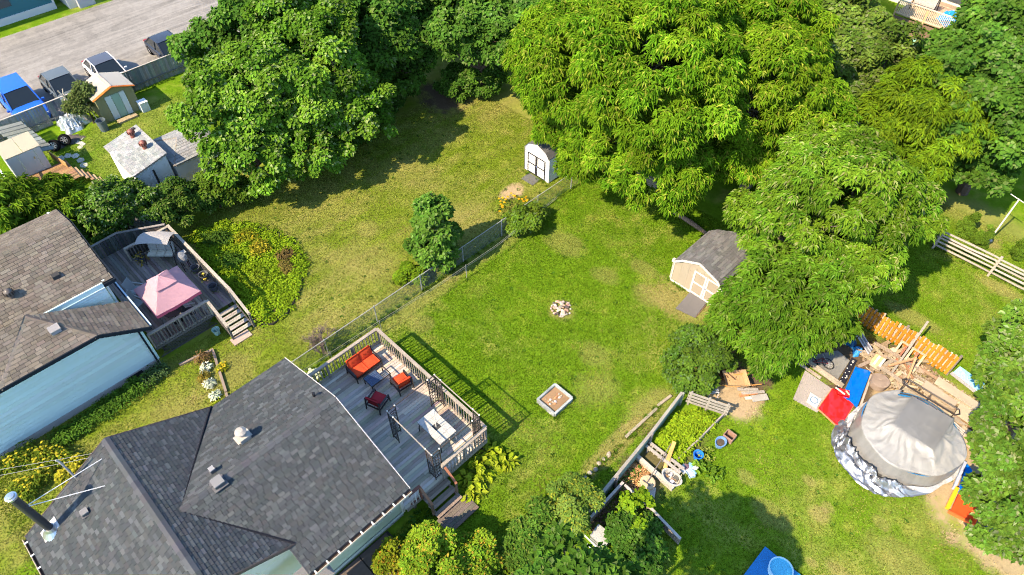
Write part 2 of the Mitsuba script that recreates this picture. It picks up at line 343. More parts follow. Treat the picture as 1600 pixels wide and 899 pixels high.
# roof decks under the shingles
RS, RN, RR = .563, .538, .376          # slopes: front south, front north, rear
zN = lambda y: 4.65-RN*(y+1.55)
zS = lambda y: 4.65-RS*(-1.55-y)
zE = lambda x: 4.35-RR*abs(x+13.74)
yv = lambda x: -1.55+(4.65-zE(x))/RN    # valley: where the rear slopes meet the front north slope
DK = (.05, .05, .055)
W0, E0, Er = -17.64, -9.88, -10.84
m = MB()
dz = lambda p: (p[0], p[1], p[2]-.004)
frontN = [(W0, -1.55), (Er, -1.55), (Er, yv(Er)), (-13.74, yv(-13.74)), (W0, 1.7)]
frontS = [(W0, -5.1), (Er, -5.1), (Er, -1.55), (W0, -1.55)]
rearW = [(W0, 1.7), (-13.74, yv(-13.74)), (-13.74, 4.9), (W0, 4.9)]
rearE = [(-13.74, yv(-13.74)), (Er, yv(Er)), (Er, .84), (E0, .84), (E0, 4.9), (-13.74, 4.9)]
roofm = MB()
roofm.slab([dz((x, y, zN(y))) for x, y in frontN], .09, DK, d=(0, 0, -.09))
roofm.slab([dz((x, y, zS(y))) for x, y in frontS], .09, DK, d=(0, 0, -.09))
roofm.slab([dz((x, y, zE(x))) for x, y in rearW], .09, DK, d=(0, 0, -.09))
roofm.slab([dz((x, y, zE(x))) for x, y in [rearE[0], rearE[1], (Er, 4.9), (-13.74, 4.9)]], .09, DK, d=(0, 0, -.09))
roofm.slab([dz((x, y, zE(x))) for x, y in [(Er, .84), (E0, .84), (E0, 4.9), (Er, 4.9)]], .09, DK, d=(0, 0, -.09))
roof = roofm.part(H1, 'roof')
def plane(pts, O, U, V, kx):     # points (x, y) -> (u, v) on the slope; kx: 'x' if u runs along x
    O = np.asarray(O, float); s = []
    for x, y in pts:
        p = x-O[0], y-O[1]
        if kx == 'x': s.append((p[0]*np.sign(U[0]), abs(p[1])*math.hypot(1, V[2]/abs(V[1]))))
        else: s.append((p[1]*np.sign(U[1]), abs(p[0])*math.hypot(1, V[2]/abs(V[0]))))
    return (O, U, V, s)
planes = [plane(frontN, (W0, 1.7, zN(1.7)), (1, 0, 0), (0, -1, RN), 'x'), plane(frontS, (W0, -5.1, zS(-5.1)), (1, 0, 0), (0, 1, RS), 'x'),
          plane(rearW, (W0, 1.7, zE(W0)), (0, 1, 0), (1, 0, RR), 'y'), plane(rearE, (E0, .84, zE(E0)), (0, 1, 0), (-1, 0, RR), 'y')]
planes[3] = (planes[3][0], planes[3][1], planes[3][2], [(y-.84, (E0-x)*math.hypot(1, RR)) for x, y in rearE])
shingles(roof, planes, .225, .125, SH, 11)
ridge(roof, (W0, -1.55, 4.65), (Er, -1.55, 4.65), (.075, .08, .089)); ridge(roof, (-13.74, -.96, 4.35), (-13.74, 4.9, 4.35), (.08, .084, .092))
RB = []
for xe in (W0, Er):
    q = -1 if xe == W0 else 1
    RB.append(((xe+q*.012, -1.55, 4.61), (xe+q*.012, -5.1, zS(-5.1)-.04), (.12, .09, .08)))
RB += [((W0-.012, -1.55, 4.61), (W0-.012, 1.7, zN(1.7)-.04), (.12, .09, .08)), ((Er+.012, -1.55, 4.61), (Er+.012, yv(Er), zN(yv(Er))-.04), (.12, .09, .08)),
       ((-13.74, 4.912, 4.31), (W0, 4.912, 2.85), (.5, .48, .46)), ((-13.74, 4.912, 4.31), (E0, 4.912, 2.85), (.5, .48, .46)), ((E0, .828, zE(E0)-.04), (Er, .828, zE(Er)-.04), (.1, .1, .1))]
for a, b, c in RB: MB().bar(a, b, .024, .15, c).part(roof, 'rake_board')
MB().tube([(-13.74, yv(-13.74), 4.33), (W0, 1.7, 2.94)], .045, (.02, .022, .028), 5).part(roof, 'valley_flashing')
MB().tube([(-13.74, yv(-13.74), 4.33), (Er, yv(Er), zE(Er)+.03)], .045, (.02, .022, .028), 5).part(roof, 'valley_flashing')
def gutter(a, b, out, n, holder):
    a, b, out = np.asarray(a, float), np.asarray(b, float), np.asarray(out, float)
    g = thing_part = uniq(holder+'__gutter')
    m = MB(); m.bar(a+out*.065-[0, 0, .1], b+out*.065-[0, 0, .1], .12, .012, (.07, .055, .045)); m.bar(a+out*.01-[0, 0, .05], b+out*.01-[0, 0, .05], .012, .11, (.10, .08, .07))
    m.bar(a+out*.127-[0, 0, .05], b+out*.127-[0, 0, .05], .014, .11, (.62, .52, .42)); m.put(g)
    for i in range(n):
        p = a+(b-a)*(i+.35)/n
        MB().bar(p+out*.0, p+out*.14, .05, .02, (.8, .78, .74)).part(g, 'hanger')
gutter((E0, .86, 2.86), (E0, 4.9, 2.86), (1, 0, 0), 9, H1)
gutter((W0, -5.1, 2.63), (Er, -5.1, 2.63), (0, -1, 0), 12, H1)
# things on the roof
st = uniq(H1+'__stove_pipe')
MB().tube([(-16.9, -4.3, 3.1), (-16.9, -4.3, 5.5)], .125, (.035, .035, .038), 18).put(st, 'satin')
MB().lathe((-16.9, -4.3, 0), [(.03, 5.49), (.15, 5.5), (.17, 5.54), (.17, 5.6), (.13, 5.62), (.12, 5.66), (.05, 5.67), (0, 5.67)], (.62, .66, .72), 20).part(st, 'cap', 'metal')
MB().lathe((-16.9, -4.3, 0), [(.34, 3.02), (.2, 3.22), (.15, 3.34), (.13, 3.34)], (.55, .58, .6), 16).part(st, 'collar', 'metal')
MB().slab([(-17.2, -4.65, zS(-4.65)+.04), (-16.75, -4.65, zS(-4.65)+.04), (-16.75, -4.05, zS(-4.05)+.04), (-17.2, -4.05, zS(-4.05)+.04)], .02, (.6, .59, .57)).part(st, 'flashing')
for e in ((-16.3, -2.3, zS(-2.3)+.03), (-17.15, -1.95, zS(-1.95)+.03)): MB().tube([(-16.9, -4.3, 4.85), e], .016, (.6, .6, .6), 5).part(st, 'guy_rod')
def roofvent(x, y, z, s, h, col, name='roof_vent'):
    m = MB(); m.box((x, y, z+.04), (s*1.5, s*1.5, .03), (.12, .12, .125)); m.box((x, y, z+h/2+.03), (s, s, h), np.asarray(col)*.5); m.box((x, y, z+h+.05), (s*1.12, s*1.12, .05), col); m.part(H1, name)
roofvent(-13.7, .33, 4.32, .32, .16, (.2, .2, .2)); roofvent(-16.2, -3.2, zS(-3.2), .2, .12, (.2, .2, .2)); roofvent(-14.35, .42, 4.1, .16, .2, (.26, .265, .27))
m = MB(); m.box((-14.83, 1.8, 3.96), (.6, .55, .05), (.42, .39, .34)); m.box((-14.83, 1.8, 4.1), (.4, .38, .26), (.40, .37, .32)); m.part(H1, 'chimney')
MB().lathe((-14.83, 1.8, 0), [(.11, 4.2), (.11, 4.4), (.19, 4.41), (.2, 4.46), (.1, 4.54), (0, 4.55)], (.36, .33, .3), 14).part(H1, 'chimney_cap')
MB().tube([(-14.5, 4.45, 3.98), (-14.5, 4.45, 4.3), (-14.42, 4.45, 4.36)], .05, (.02, .02, .022), 10).part(H1, 'vent_pipe', 'satin')
# canopy over the side door, window on the green wall, utility mast
m = MB(); m.slab([(-10.45, -.4, 2.45), (-9.66, -.4, 2.15), (-9.66, 1.5, 2.15), (-10.45, 1.5, 2.45)], .08, (.17, .17, .18)); m.mot(.3, 6); m.part(H1, 'canopy_roof')
MB().box((-9.75, 1.4, 1.05), (.09, .09, 2.1), (.5, .42, .36)).part(H1, 'canopy_post')
w = uniq(H1+'__window'); MB().box((-10.485, 3.9, 1.5), (.05, .8, .9), (.7, .7, .68)).put(w); MB().box((-10.455, 3.9, 1.5), (.02, .68, .78), (.03, .04, .045)).part(w, 'pane', 'gloss')
MB().tube([(-17.55, -2.9, 2.4), (-17.55, -2.9, 5.0), (-17.6, -2.95, 5.1)], .035, (.3, .3, .3), 8).part(H1, 'service_mast')
for zz, lab in ((0, 'upper of two pale service wires running from the bungalow roof to the left frame edge'), (-.25, 'lower of two pale service wires running from the bungalow roof to the left frame edge')):
    pts = [np.array([-17.6, -2.1+zz*.6, 4.42+zz*.4])*(1-t)+np.array([-24, -13, 6+zz*3])*t-np.array([0, 0, .8*t*(1-t)]) for t in np.linspace(0, 1, 12)]
    MB().tube(pts, .008, (.3, .3, .3), 4).solo('service_wire', lab, 'wire')
k = 'patio'; structure(k); MB().box((-9.3, 2.2, .01), (2.3, 3.4, .04), (.05, .045, .04)).put(k)
for i, (x, y, sx, sy) in enumerate([(-9.9, 3.2, 1.0, 1.2), (-8.85, 3.2, .95, 1.2), (-9.9, 2.0, 1.0, 1.1), (-8.85, 2.0, .95, 1.1), (-9.9, .9, 1.0, 1.0), (-8.85, .9, .95, 1.0)]):
    MB().box((x, y, .045), (sx, sy, .04), tint((.11, .095, .08), .2)).mot(.2, 3).part(k, 'paving_stone')

# ------------------------------------------------------------------ timber deck helpers
def boards(holder, x0, x1, y0, y1, z, w, col, along='y', amp=.28, joints=(), name='board', gap=.012, seed=1):
    r = np.random.default_rng(seed); lo, hi = (x0, x1) if along == 'y' else (y0, y1); n = int(round((hi-lo)/w)); w = (hi-lo)/n
    a0, a1 = (y0, y1) if along == 'y' else (x0, x1)
    for i in range(n):
        c = lo+(i+.5)*w; cuts = [a0]+[j+r.uniform(-.05, .05) for j in joints if r.random() < .28]+[a1]
        for s, e in zip(cuts[:-1], cuts[1:]):
            cc = tint(col, amp, r); zz = z-.014+r.uniform(-.003, .003)
            A, B = ((c, s+.003, zz), (c, e-.003, zz)) if along == 'y' else ((s+.003, c, zz), (e-.003, c, zz))
            MB().bar(A, B, w-gap, .028, cc, n=max(2, int((e-s)/.35))).mot(.2, 1.6, i).part(holder, name)
def railing(holder, a, b, z0, z1, col, post_at, top_w=.14, bal_w=.034, step=.155, bal_col=None, outer=None):
    a, b = np.array([*a, 0.]), np.array([*b, 0.]); L = np.linalg.norm(b-a); t = (b-a)/L
    g = uniq(holder+'__railing')
    MB().bar(a+[0, 0, z1-.02], b+[0, 0, z1-.02], top_w, .04, col, n=int(L/.4)+1).mot(.2, 2.2).put(g)
    MB().bar(a+[0, 0, z0+.1], b+[0, 0, z0+.1], .04, .09, col, n=int(L/.4)+1).mot(.2, 2.2).part(g, 'bottom_rail')
    MB().bar(a+[0, 0, z1-.09], b+[0, 0, z1-.09], .04, .09, col, n=int(L/.4)+1).mot(.2, 2.2).part(g, 'sub_rail')
    for s in post_at:
        p = a+t*L*s; MB().box((p[0], p[1], (z0+z1)/2-.05), (.09, .09, z1-z0+.1-.05), tint(col, .15)).part(g, 'post')
    n = int(L/step); side = np.cross(t, [0, 0, 1])*.04
    for i in range(n):
        p = a+t*(i+.5)*step+side*(1 if outer is None else outer)
        MB().box((p[0], p[1], (z0+z1)/2+.0), (bal_w, bal_w, z1-z0-.1), tint(col if bal_col is None else bal_col, .2)).part(g, 'baluster')

# ------------------------------------------------------------------ the bungalow's deck
D1 = thing('timber_deck', 'weathered grey timber deck with railings and the orange cushioned seats, behind the grey roofed bungalow', 'deck')
GREY = (.43, .37, .305)
boards(D1, -17.15, -10.3, 4.75, 8.85, .7, .137, GREY, 'y', .3, joints=(6.2, 7.3), seed=3)
m = MB()
for y in (5.2, 6.5, 7.7, 8.7): m.box((-13.7, y, .58), (6.7, .06, .18), (.2, .17, .14))
for x in (-17, -14.8, -12.6, -10.45):
    for y in (5.2, 8.7): m.box((x, y, .25), (.12, .12, .5), (.2, .17, .14))
m.part(D1, 'joist')
MB().bar((-17.17, 8.87, .6), (-10.28, 8.87, .6), .03, .2, (.3, .26, .22), n=16).mot(.2, 2).part(D1, 'fascia'); MB().bar((-10.28, 4.8, .6), (-10.28, 8.87, .6), .03, .2, (.3, .26, .22), n=10).mot(.2, 2).part(D1, 'fascia'); MB().bar((-17.17, 4.8, .6), (-17.17, 8.87, .6), .03, .2, (.3, .26, .22), n=10).mot(.2, 2).part(D1, 'fascia')
RL = (.30, .265, .22)
railing(D1, (-17.17, 8.85), (-10.28, 8.85), .7, 1.68, RL, (0.007, .25, .5, .75, .993), outer=1)
railing(D1, (-17.17, 4.9), (-17.17, 8.85), .7, 1.68, RL, (.01, .33, .66), outer=-1)
railing(D1, (-10.28, 6.6), (-10.28, 8.85), .7, 1.68, RL, (.01, .5), outer=1)
railing(D1, (-10.28, 5.0), (-10.28, 5.5), .7, 1.6, (.20, .095, .07), (.98,), top_w=.12, bal_col=(.6, .58, .54), outer=1)
s = uniq(D1+'__stair')
MB().bar((-10.3, 5.58, .55), (-9.45, 5.58, .05), .05, .22, (.18, .15, .12)).put(s)
MB().bar((-10.3, 6.62, .55), (-9.45, 6.62, .05), .05, .22, (.18, .15, .12)).part(s, 'stringer')
for i, (x, z) in enumerate(((-10.12, .55), (-9.82, .38), (-9.5, .21))):
    for q in (-.07, .07): MB().bar((x+q, 5.5, z), (x+q, 6.7, z), .13, .035, tint((.24, .2, .16), .15), n=5).mot(.2, 3).part(s, 'tread')
for y, c in ((5.5, (.27, .15, .09)), (6.68, (.33, .14, .08))): MB().bar((-10.25, y, 1.5), (-9.62, y, 1.02), .09, .05, c).part(s, 'handrail'); MB().box((-9.66, y, .55), (.08, .08, .95), (.22, .16, .12)).part(s, 'newel')
L1 = thing('landing_pad', 'dark weathered plank landing at the foot of the deck stairs', 'landing')
for i in range(5): MB().bar((-9.34+i*.15, 5.42, .1), (-9.34+i*.15, 6.9, .1), .142, .05, tint((.17, .145, .12), .2), n=6).mot(.25, 3).part(L1, 'plank')
# ------------------------------------------------------------------ furniture on the deck
BLK = (.025, .02, .02)
def cushion(m, c, size, col, rz=0, R=None, puff=.25):
    """rounded cushion from a grid"""
    n = 7; u = np.linspace(-1, 1, n); X, Y = np.meshgrid(u, u, indexing='ij')
    b = (1-np.abs(X)**4)*(1-np.abs(Y)**4)
    top = np.stack([X*size[0]/2, Y*size[1]/2, size[2]*(.5-puff+puff*b)], -1).reshape(-1, 3)
    bot = top*[1, 1, -1]
    ca, sa = math.cos(rz), math.sin(rz); Rz = np.array([[ca, -sa, 0], [sa, ca, 0], [0, 0, 1]])
    M = Rz @ (np.eye(3) if R is None else R)
    q = [[i*n+j, (i+1)*n+j, (i+1)*n+j+1, i*n+j+1] for i in range(n-1) for j in range(n-1)]
    ed = [i*n for i in range(n)]+[(n-1)*n+j for j in range(1, n)]+[i*n+n-1 for i in range(n-2, -1, -1)]+[j for j in range(n-2, 0, -1)]
    k = n*n; s = [[ed[i], ed[(i+1) % len(ed)], ed[(i+1) % len(ed)]+k, ed[i]+k] for i in range(len(ed))]
    v = np.vstack([top, bot]) @ M.T+np.asarray(c, float)
    m.add(v, q+[[a+k for a in x[::-1]] for x in q]+s, col); return m
def rot(loc, a): 
    ca, sa = math.cos(a), math.sin(a)
    return lambda x, y, z: (loc[0]+x*ca-y*sa, loc[1]+x*sa+y*ca, loc[2]+z)
def tilt(a): return np.array([[1, 0, 0], [0, math.cos(a), -math.sin(a)], [0, math.sin(a), math.cos(a)]])
def seat(name, label, cat, loc, ang, w, nc, red, tufts=0):
    """low garden seat; local -y is the front"""
    t = thing(name, label, cat); P = rot(loc, ang); d = .66
    fr = uniq(t+'__frame'); m = MB()
    for a, b in (((-w/2, -d/2, .27), (w/2, -d/2, .27)), ((-w/2, d/2, .27), (w/2, d/2, .27)), ((-w/2, d/2, .72), (w/2, d/2, .72))): m.bar(P(*a), P(*b), .05, .05, BLK)
    for s in (-w/2, w/2): m.bar(P(s, -d/2, .27), P(s, d/2, .27), .05, .05, BLK); m.bar(P(s, -d/2, .5), P(s, d/2+.02, .53), .07, .035, BLK)
    m.put(fr, 'satin')
    for s in (-w/2, w/2):
        MB().bar(P(s, -d/2-.03, 0), P(s, -d/2, .5), .045, .045, BLK).part(t, 'leg', 'satin'); MB().bar(P(s, d/2+.06, 0), P(s, d/2, .74), .045, .045, BLK).part(t, 'leg', 'satin')
    cw = (w-.08)/nc
    for i in range(nc):
        x = -w/2+.04+(i+.5)*cw
        cushion(MB(), P(x, -.03, .36), (cw-.015, d-.06, .15), red, ang).mot(.06, 4).part(t, 'seat_cushion', smooth=True)
        k = uniq(t+'__back_cushion')
        b = cushion(MB(), P(x, d/2-.06, .62), (cw-.015, .5, .15), red, ang, tilt(1.28)).mot(.06, 4); b.put(k, smooth=True)
        for q in range(tufts):
            for zz in (.54, .7): c = P(x+(-.1, .1)[q], d/2-.13+(zz-.62)*.15, zz); MB().box(c, (.035, .035, .035), np.asarray(red)*.35).part(k, 'button')
    return t
OR = (.55, .062, .022)
seat('loveseat', 'orange red cushioned two seat garden sofa with black frame', 'sofa', (-16.42, 7.5, .7), math.pi/2, 1.3, 2, OR, 2)
seat('armchair', 'black armchair with bright orange cushion standing near the far railing, in sunlight', 'armchair', (-14.65, 8.1, .7), -math.pi/2-.12, .66, 1, OR)
seat('armchair', 'black armchair with deep red cushion turned away, nearest to the roof', 'armchair', (-14.62, 6.83, .7), -2.55+math.pi*.47-math.pi*.55, .66, 1, (.30, .03, .035))
t = thing('coffee_table', 'low slatted dark blue coffee table with an open frame at one end', 'coffee table'); P = rot((-15.55, 7.52, .7), 0)
m = MB()
for a, b in (((-.3, -.48), (.3, -.48)), ((-.3, .48), (.3, .48)), ((-.3, -.48), (-.3, .48)), ((.3, -.48), (.3, .48)), ((-.3, .13), (.3, .13))): m.bar(P(*a, .4), P(*b, .4), .04, .04, BLK)
m.part(t, 'frame', 'satin')
for x in (-.28, .28):
    for y in (-.46, .46): MB().bar(P(x, y, 0), P(x, y, .4), .04, .04, BLK).part(t, 'leg', 'satin')
for i in range(7): MB().box(P(-.245+i*.082, -.18, .42), (.07, .6, .016), tint((.035, .06, .12), .2)).part(t, 'slat', 'satin')
# dining table: cream tiles round a dark centre
t = thing('dining_table', 'white tiled dining table with a dark square centre under the bare gazebo frame', 'table'); P = rot((-11.8, 7.62, .7), 0)
k = uniq(t+'__tabletop'); MB().box(P(0, 0, .68), (1.4, .84, .035), (.30, .285, .26)).put(k)
for i in range(5):
    for j in range(3):
        if (i, j) == (2, 1): continue
        MB().box(P(-.558+i*.279, -.278+j*.278, .705), (.27, .27, .016), tint((.40, .39, .36), .06)).part(k, 'tile', 'satin')
MB().box(P(0, 0, .703), (.26, .26, .01), (.06, .06, .06)).part(k, 'centre_panel')
for x in (-.64, .64):
    for y in (-.36, .36): MB().tube([P(x*1.06, y*1.1, 0), P(x, y, .67)], .024, (.05, .05, .05) if y < 0 else (.6, .58, .55), 7).part(t, 'leg', 'satin')
t = thing('parasol_pole', 'slim pale parasol pole standing through the white dining table', 'pole'); MB().tube([(-11.8, 7.6, .72), (-11.8, 7.6, 2.55)], .018, (.62, .6, .56), 8).part(t, 'pole', 'satin'); MB().tube([(-11.8, 7.6, 2.5), (-11.8, 7.6, 2.62)], .035, (.7, .68, .64), 8).part(t, 'finial', 'satin')
MB().lathe((-11.8, 7.6, .705), [(.2, 0), (.2, .05), (.05, .09), (.03, .2)], (.08, .08, .08), 14).part(t, 'base')
# gazebo frame without a canopy
t = thing('bare_gazebo', 'bare dark metal gazebo frame with lattice corner panels on the timber deck', 'gazebo frame')
gx0, gx1, gy0, gy1, gz0, gz1 = -13.0, -10.42, 6.33, 8.68, .7, 2.62
IR = (.05, .04, .036)
for cx, sx in ((gx0, 1), (gx1, -1)):
    for cy, sy in ((gy0, 1), (gy1, -1)):
        p = uniq(t+'__corner_panel'); m = MB(); W = .36
        ends = [(cx, cy), (cx+sx*W, cy), (cx, cy+sy*W)]
        for e in ends: m.bar((*e, gz0), (*e, gz1), .035, .035, IR)
        for e in ends[1:]:
            for zz in (gz0+.12, gz0+.95, gz1-.25, gz1-.02): m.bar((cx, cy, zz), (*e, zz), .028, .028, IR)
            dx, dy = e[0]-cx, e[1]-cy
            for f in (.33, .66): m.bar((cx+dx*f, cy+dy*f, gz0+.12), (cx+dx*f, cy+dy*f, gz1-.25), .014, .014, IR)
            for i in range(7):
                za = gz0+.12+i*.22; m.bar((cx, cy, za), (cx+dx, cy+dy, za+.2), .014, .014, IR); m.bar((cx+dx, cy+dy, za), (cx, cy, za+.2), .014, .014, IR)
        m.put(p, 'satin')
        for e in ends: MB().lathe((*e, 0), [(.03, gz1), (.035, gz1+.03), (.0, gz1+.07)], (.6, .58, .55), 8).part(p, 'cap', 'satin')
for a, b in (((gx0, gy1), (gx1, gy1)), ((gx0, gy0), (gx1, gy0)), ((gx0, gy0), (gx0, gy1)), ((gx1, gy0), (gx1, gy1))): MB().bar((*a, gz1-.02), (*b, gz1-.02), .035, .035, (.30, .26, .22) if a[1] == b[1] else IR).part(t, 'top_rail', 'satin')

# ------------------------------------------------------------------ chain link fence and the wires along it
t = thing('chain_link_fence', 'long galvanised chain link fence dividing the two back lawns', 'fence')
FX, FY0, FY1, FH = -18.68, 1.5, 24.5, 1.12
m = MB(); GALV = (.22, .235, .23)
for i in range(int((FY1-FY0+FH)/.09)):
    for s in (1, -1):
        a = FY0-FH*(s > 0)+i*.09+(0 if s > 0 else 0); b = a+FH*s if s > 0 else a-FH
        y0, z0, y1, z1 = a, .04, b, FH
        for _ in (0,):
            lo, hi = min(y0, y1), max(y0, y1)
            if hi < FY0 or lo > FY1: continue
            f0 = max(0, ((FY0 if y1 > y0 else FY1)-y0)/(y1-y0)) if (y0 < FY0 or y0 > FY1) else 0
            f1 = min(1, ((FY1 if y1 > y0 else FY0)-y0)/(y1-y0))
            if f1-f0 < .02: continue
            A = np.array([FX, y0+(y1-y0)*f0, z0+(z1-z0)*f0]); B = np.array([FX, y0+(y1-y0)*f1, z0+(z1-z0)*f1])
            d = np.array([0, -(z1-z0), y1-y0]); d = d/np.linalg.norm(d)*.0045
            m.add([A-d, A+d, B+d, B-d], [[0, 1, 2, 3]], GALV)
k = m.part(t, 'wire_mesh'); labels[k] = {'kind': 'stuff'}
MB().tube([(FX, FY0, FH), (FX, FY1, FH)], .019, (.30, .31, .30), 7).part(t, 'top_rail', 'satin')
for y in np.arange(1.6, 24.6, 2.72): MB().tube([(FX, y, 0), (FX, y, FH+.05)], .026, (.30, .31, .31), 8).part(t, 'post', 'satin')
t = thing('wire_fence', 'low two strand wire fence in front of the chain link fence', 'fence')
for z in (.78, .9): MB().tube([(-18.15, 5.5, z), (-18.0, 9.6, z), (-17.8, 13, z), (-17.75, 16.6, z), (-18.1, 21.5, z)], .008, (.34, .34, .31), 4).part(t, 'wire')
for p in ((-18.1, 6.9), (-18.0, 9.5), (-17.78, 14.6), (-17.9, 19.2)): MB().tube([(*p, 0), (*p, .95)], .018, (.28, .28, .27), 7).part(t, 'post')

# ------------------------------------------------------------------ sheds on the lawn
def gambrel(pts_y, holder): pass
S = thing('garden_shed', 'cream shed with gambrel roof and white double doors, half under the trees', 'shed')
sx0, sx1, sy0, sy1 = -10.56, -7.75, 21.66, 24.5
prof = [(sx0, 1.42), (sx0+.42, 1.78), (-9.28, 2.2), (sx1-.42, 1.78), (sx1, 1.2)]
TAN = (.33, .285, .215)
n_p = 7; wdt = (sx1-sx0)/n_p
def ztop(x):
    for (xa, za), (xb, zb) in zip(prof[:-1], prof[1:]):
        if xa <= x <= xb: return za+(zb-za)*(x-xa)/(xb-xa)
    return prof[-1][1]
for i in range(n_p):
    xa, xb = sx0+i*wdt, sx0+(i+1)*wdt-.006
    xs = [xa]+[p[0] for p in prof if xa < p[0] < xb]+[xb]
    MB().slab([(xa, sy0, .05), (xb, sy0, .05)]+[(x, sy0, ztop(x)-.03) for x in xs[::-1]], .05, tint(TAN, .05), d=(0, .05, 0)).mot(.08, 2).part(S, 'wall_panel')
m = MB(); m.box((sx0+.03, (sy0+sy1)/2, .73), (.05, sy1-sy0-.1, 1.36), TAN); m.box((sx1-.03, (sy0+sy1)/2, .6), (.05, sy1-sy0-.1, 1.15), TAN); m.box(((sx0+sx1)/2, sy1-.03, .75), (sx1-sx0-.1, .05, 1.4), TAN); m.part(S, 'wall')
rf = uniq(S+'__roof'); m = MB()
for (xa, za), (xb, zb) in zip(prof[:-1], prof[1:]): m.slab([(xa, sy0-.08, za), (xb, sy0-.08, zb), (xb, sy1, zb), (xa, sy1, za)], .04, (.06, .06, .065), d=(0, 0, -.04))
m.put(rf)
pl = []
for (xa, za), (xb, zb), s in ((prof[1], prof[2], 1), (prof[3], prof[2], -1), (prof[0], prof[1], 1), (prof[4], prof[3], -1)):
    L = math.hypot(xb-xa, zb-za)
    pl.append(((xa, sy0-.1, za+.003), (0, 1, 0), (xb-xa, 0, zb-za), [(0, 0), (sy1-sy0+.1, 0), (sy1-sy0+.1, L), (0, L)]))
shingles(rf, pl, .3, .14, [(.135, .137, .142), (.165, .166, .17), (.115, .116, .12)], 5, keep=160)
m = MB()
for (xa, za), (xb, zb) in zip(prof[:-1], prof[1:]): m.bar((xa, sy0-.12, za-.03), (xb, sy0-.12, zb-.03), .03, .1, (.60, .585, .54))
m.bar((sx0, sy0-.02, .06), (sx1, sy0-.02, .06), .04, .09, (.60, .585, .54)); m.bar((sx0, sy0-.02, .1), (sx0, sy0-.02, 1.4), .06, .04, (.60, .585, .54), up=(0, 1, 0)); m.part(S, 'trim')
def double_door(holder, x0, x1, y, z0, z1, panel, frame, fw=.09, proud=.03, rows=2):
    xm = (x0+x1)/2
    for a, b in ((x0, xm-.01), (xm+.01, x1)):
        d = uniq(holder+'__door'); MB().box(((a+b)/2, y-proud/2, (z0+z1)/2), (b-a-.004, proud, z1-z0), panel).put(d)
        m = MB(); yy = y-proud-.009
        for x in (a+fw/2, b-fw/2): m.box((x, yy, (z0+z1)/2), (fw, .018, z1-z0), frame)
        for i in range(rows+1): m.box(((a+b)/2, yy+.003, z0+fw/2+i*(z1-z0-fw)/rows), (b-a-fw*2+.002, .018, fw), frame)
        m.part(d, 'frame')
    MB().box((xm+.05, y-proud-.035, (z0+z1)/2), (.03, .03, .12), (.15, .2, .4)).part(d, 'handle', 'satin')
double_door(S, -9.45, -8.02, sy0, .1, 1.55, (.32, .27, .205), (.62, .61, .58), .085)
m = MB(); m.box((-8.75, sy0-.012, 1.8), (.34, .02, .2), (.42, .35, .25)); m.part(S, 'gable_vent')
m = MB(); m.box((sx0-.05, sy0-.06, 1.42), (.12, .16, .16), (.5, .47, .42)); m.tube([(sx0-.04, sy0-.05, .2), (sx0-.04, sy0-.05, 1.36)], .03, (.5, .46, .38), 6); m.part(S, 'downpipe')
t = thing('shed_ramp', 'dark grey roofing covered ramp in front of the cream shed doors', 'ramp')
MB().slab([(-9.36, 21.55, .14), (-8.4, 21.55, .14), (-8.3, 20.48, .03), (-9.28, 20.3, .03)], .1, (.12, .115, .115)).mot(.35, 7).part(t, 'mat'); MB().bar((-8.36, 21.5, .06), (-8.27, 20.5, .0), .03, .06, (.22, .15, .1)).part(t, 'edge_board')

S = thing('white_shed', 'small white shed with dark framed double doors beside the chain link fence', 'shed')
wx0, wx1, wy0, wy1 = -21.72, -19.86, 22.78, 24.7
WH = (.70, .70, .69)
pr = [(wx0, 1.66), (wx0+.27, 2.0), ((wx0+wx1)/2, 2.25), (wx1-.27, 2.0), (wx1, 1.66)]
n_p = 6; wd = (wx1-wx0)/n_p
def zt2(x):
    for (xa, za), (xb, zb) in zip(pr[:-1], pr[1:]):
        if xa <= x <= xb+1e-6: return za+(zb-za)*(x-xa)/(xb-xa)
    return pr[-1][1]
for i in range(n_p):
    xa, xb = wx0+i*wd, wx0+(i+1)*wd-.005; xs = [xa]+[p[0] for p in pr if xa < p[0] < xb]+[xb]
    MB().slab([(xa, wy0, .03), (xb, wy0, .03)]+[(x, wy0, zt2(x)-.02) for x in xs[::-1]], .05, tint(WH, .03), d=(0, .05, 0)).part(S, 'wall_panel')
MB().box((wx0+.03, (wy0+wy1)/2, .83), (.05, wy1-wy0-.1, 1.6), (.62, .64, .62)).part(S, 'wall'); MB().box((wx1-.03, (wy0+wy1)/2, .83), (.05, wy1-wy0-.1, 1.6), (.62, .66, .64)).part(S, 'wall')
m = MB()
for (xa, za), (xb, zb) in zip(pr[:-1], pr[1:]): m.slab([(xa, wy0-.06, za+.02), (xb, wy0-.06, zb+.02), (xb, wy1, zb+.02), (xa, wy1, za+.02)], .035, (.11, .11, .11), d=(0, 0, -.035))
m.bar((wx0-.01, wy0-.01, .03), (wx0-.01, wy0-.01, 1.62), .05, .03, (.12, .12, .13), up=(0, 1, 0)); m.part(S, 'roof')
double_door(S, wx0+.24, wx1-.27, wy0, .06, 1.42, WH, (.035, .035, .04), .07)
t = thing('door_slab', 'flat dark grey slab in front of the white shed doors', 'slab'); MB().slab([(-21.3, 22.68, .05), (-20.42, 22.68, .05), (-20.36, 22.02, .03), (-21.25, 22.0, .03)], .05, (.13, .13, .135)).mot(.3, 6).part(t, 'slab')

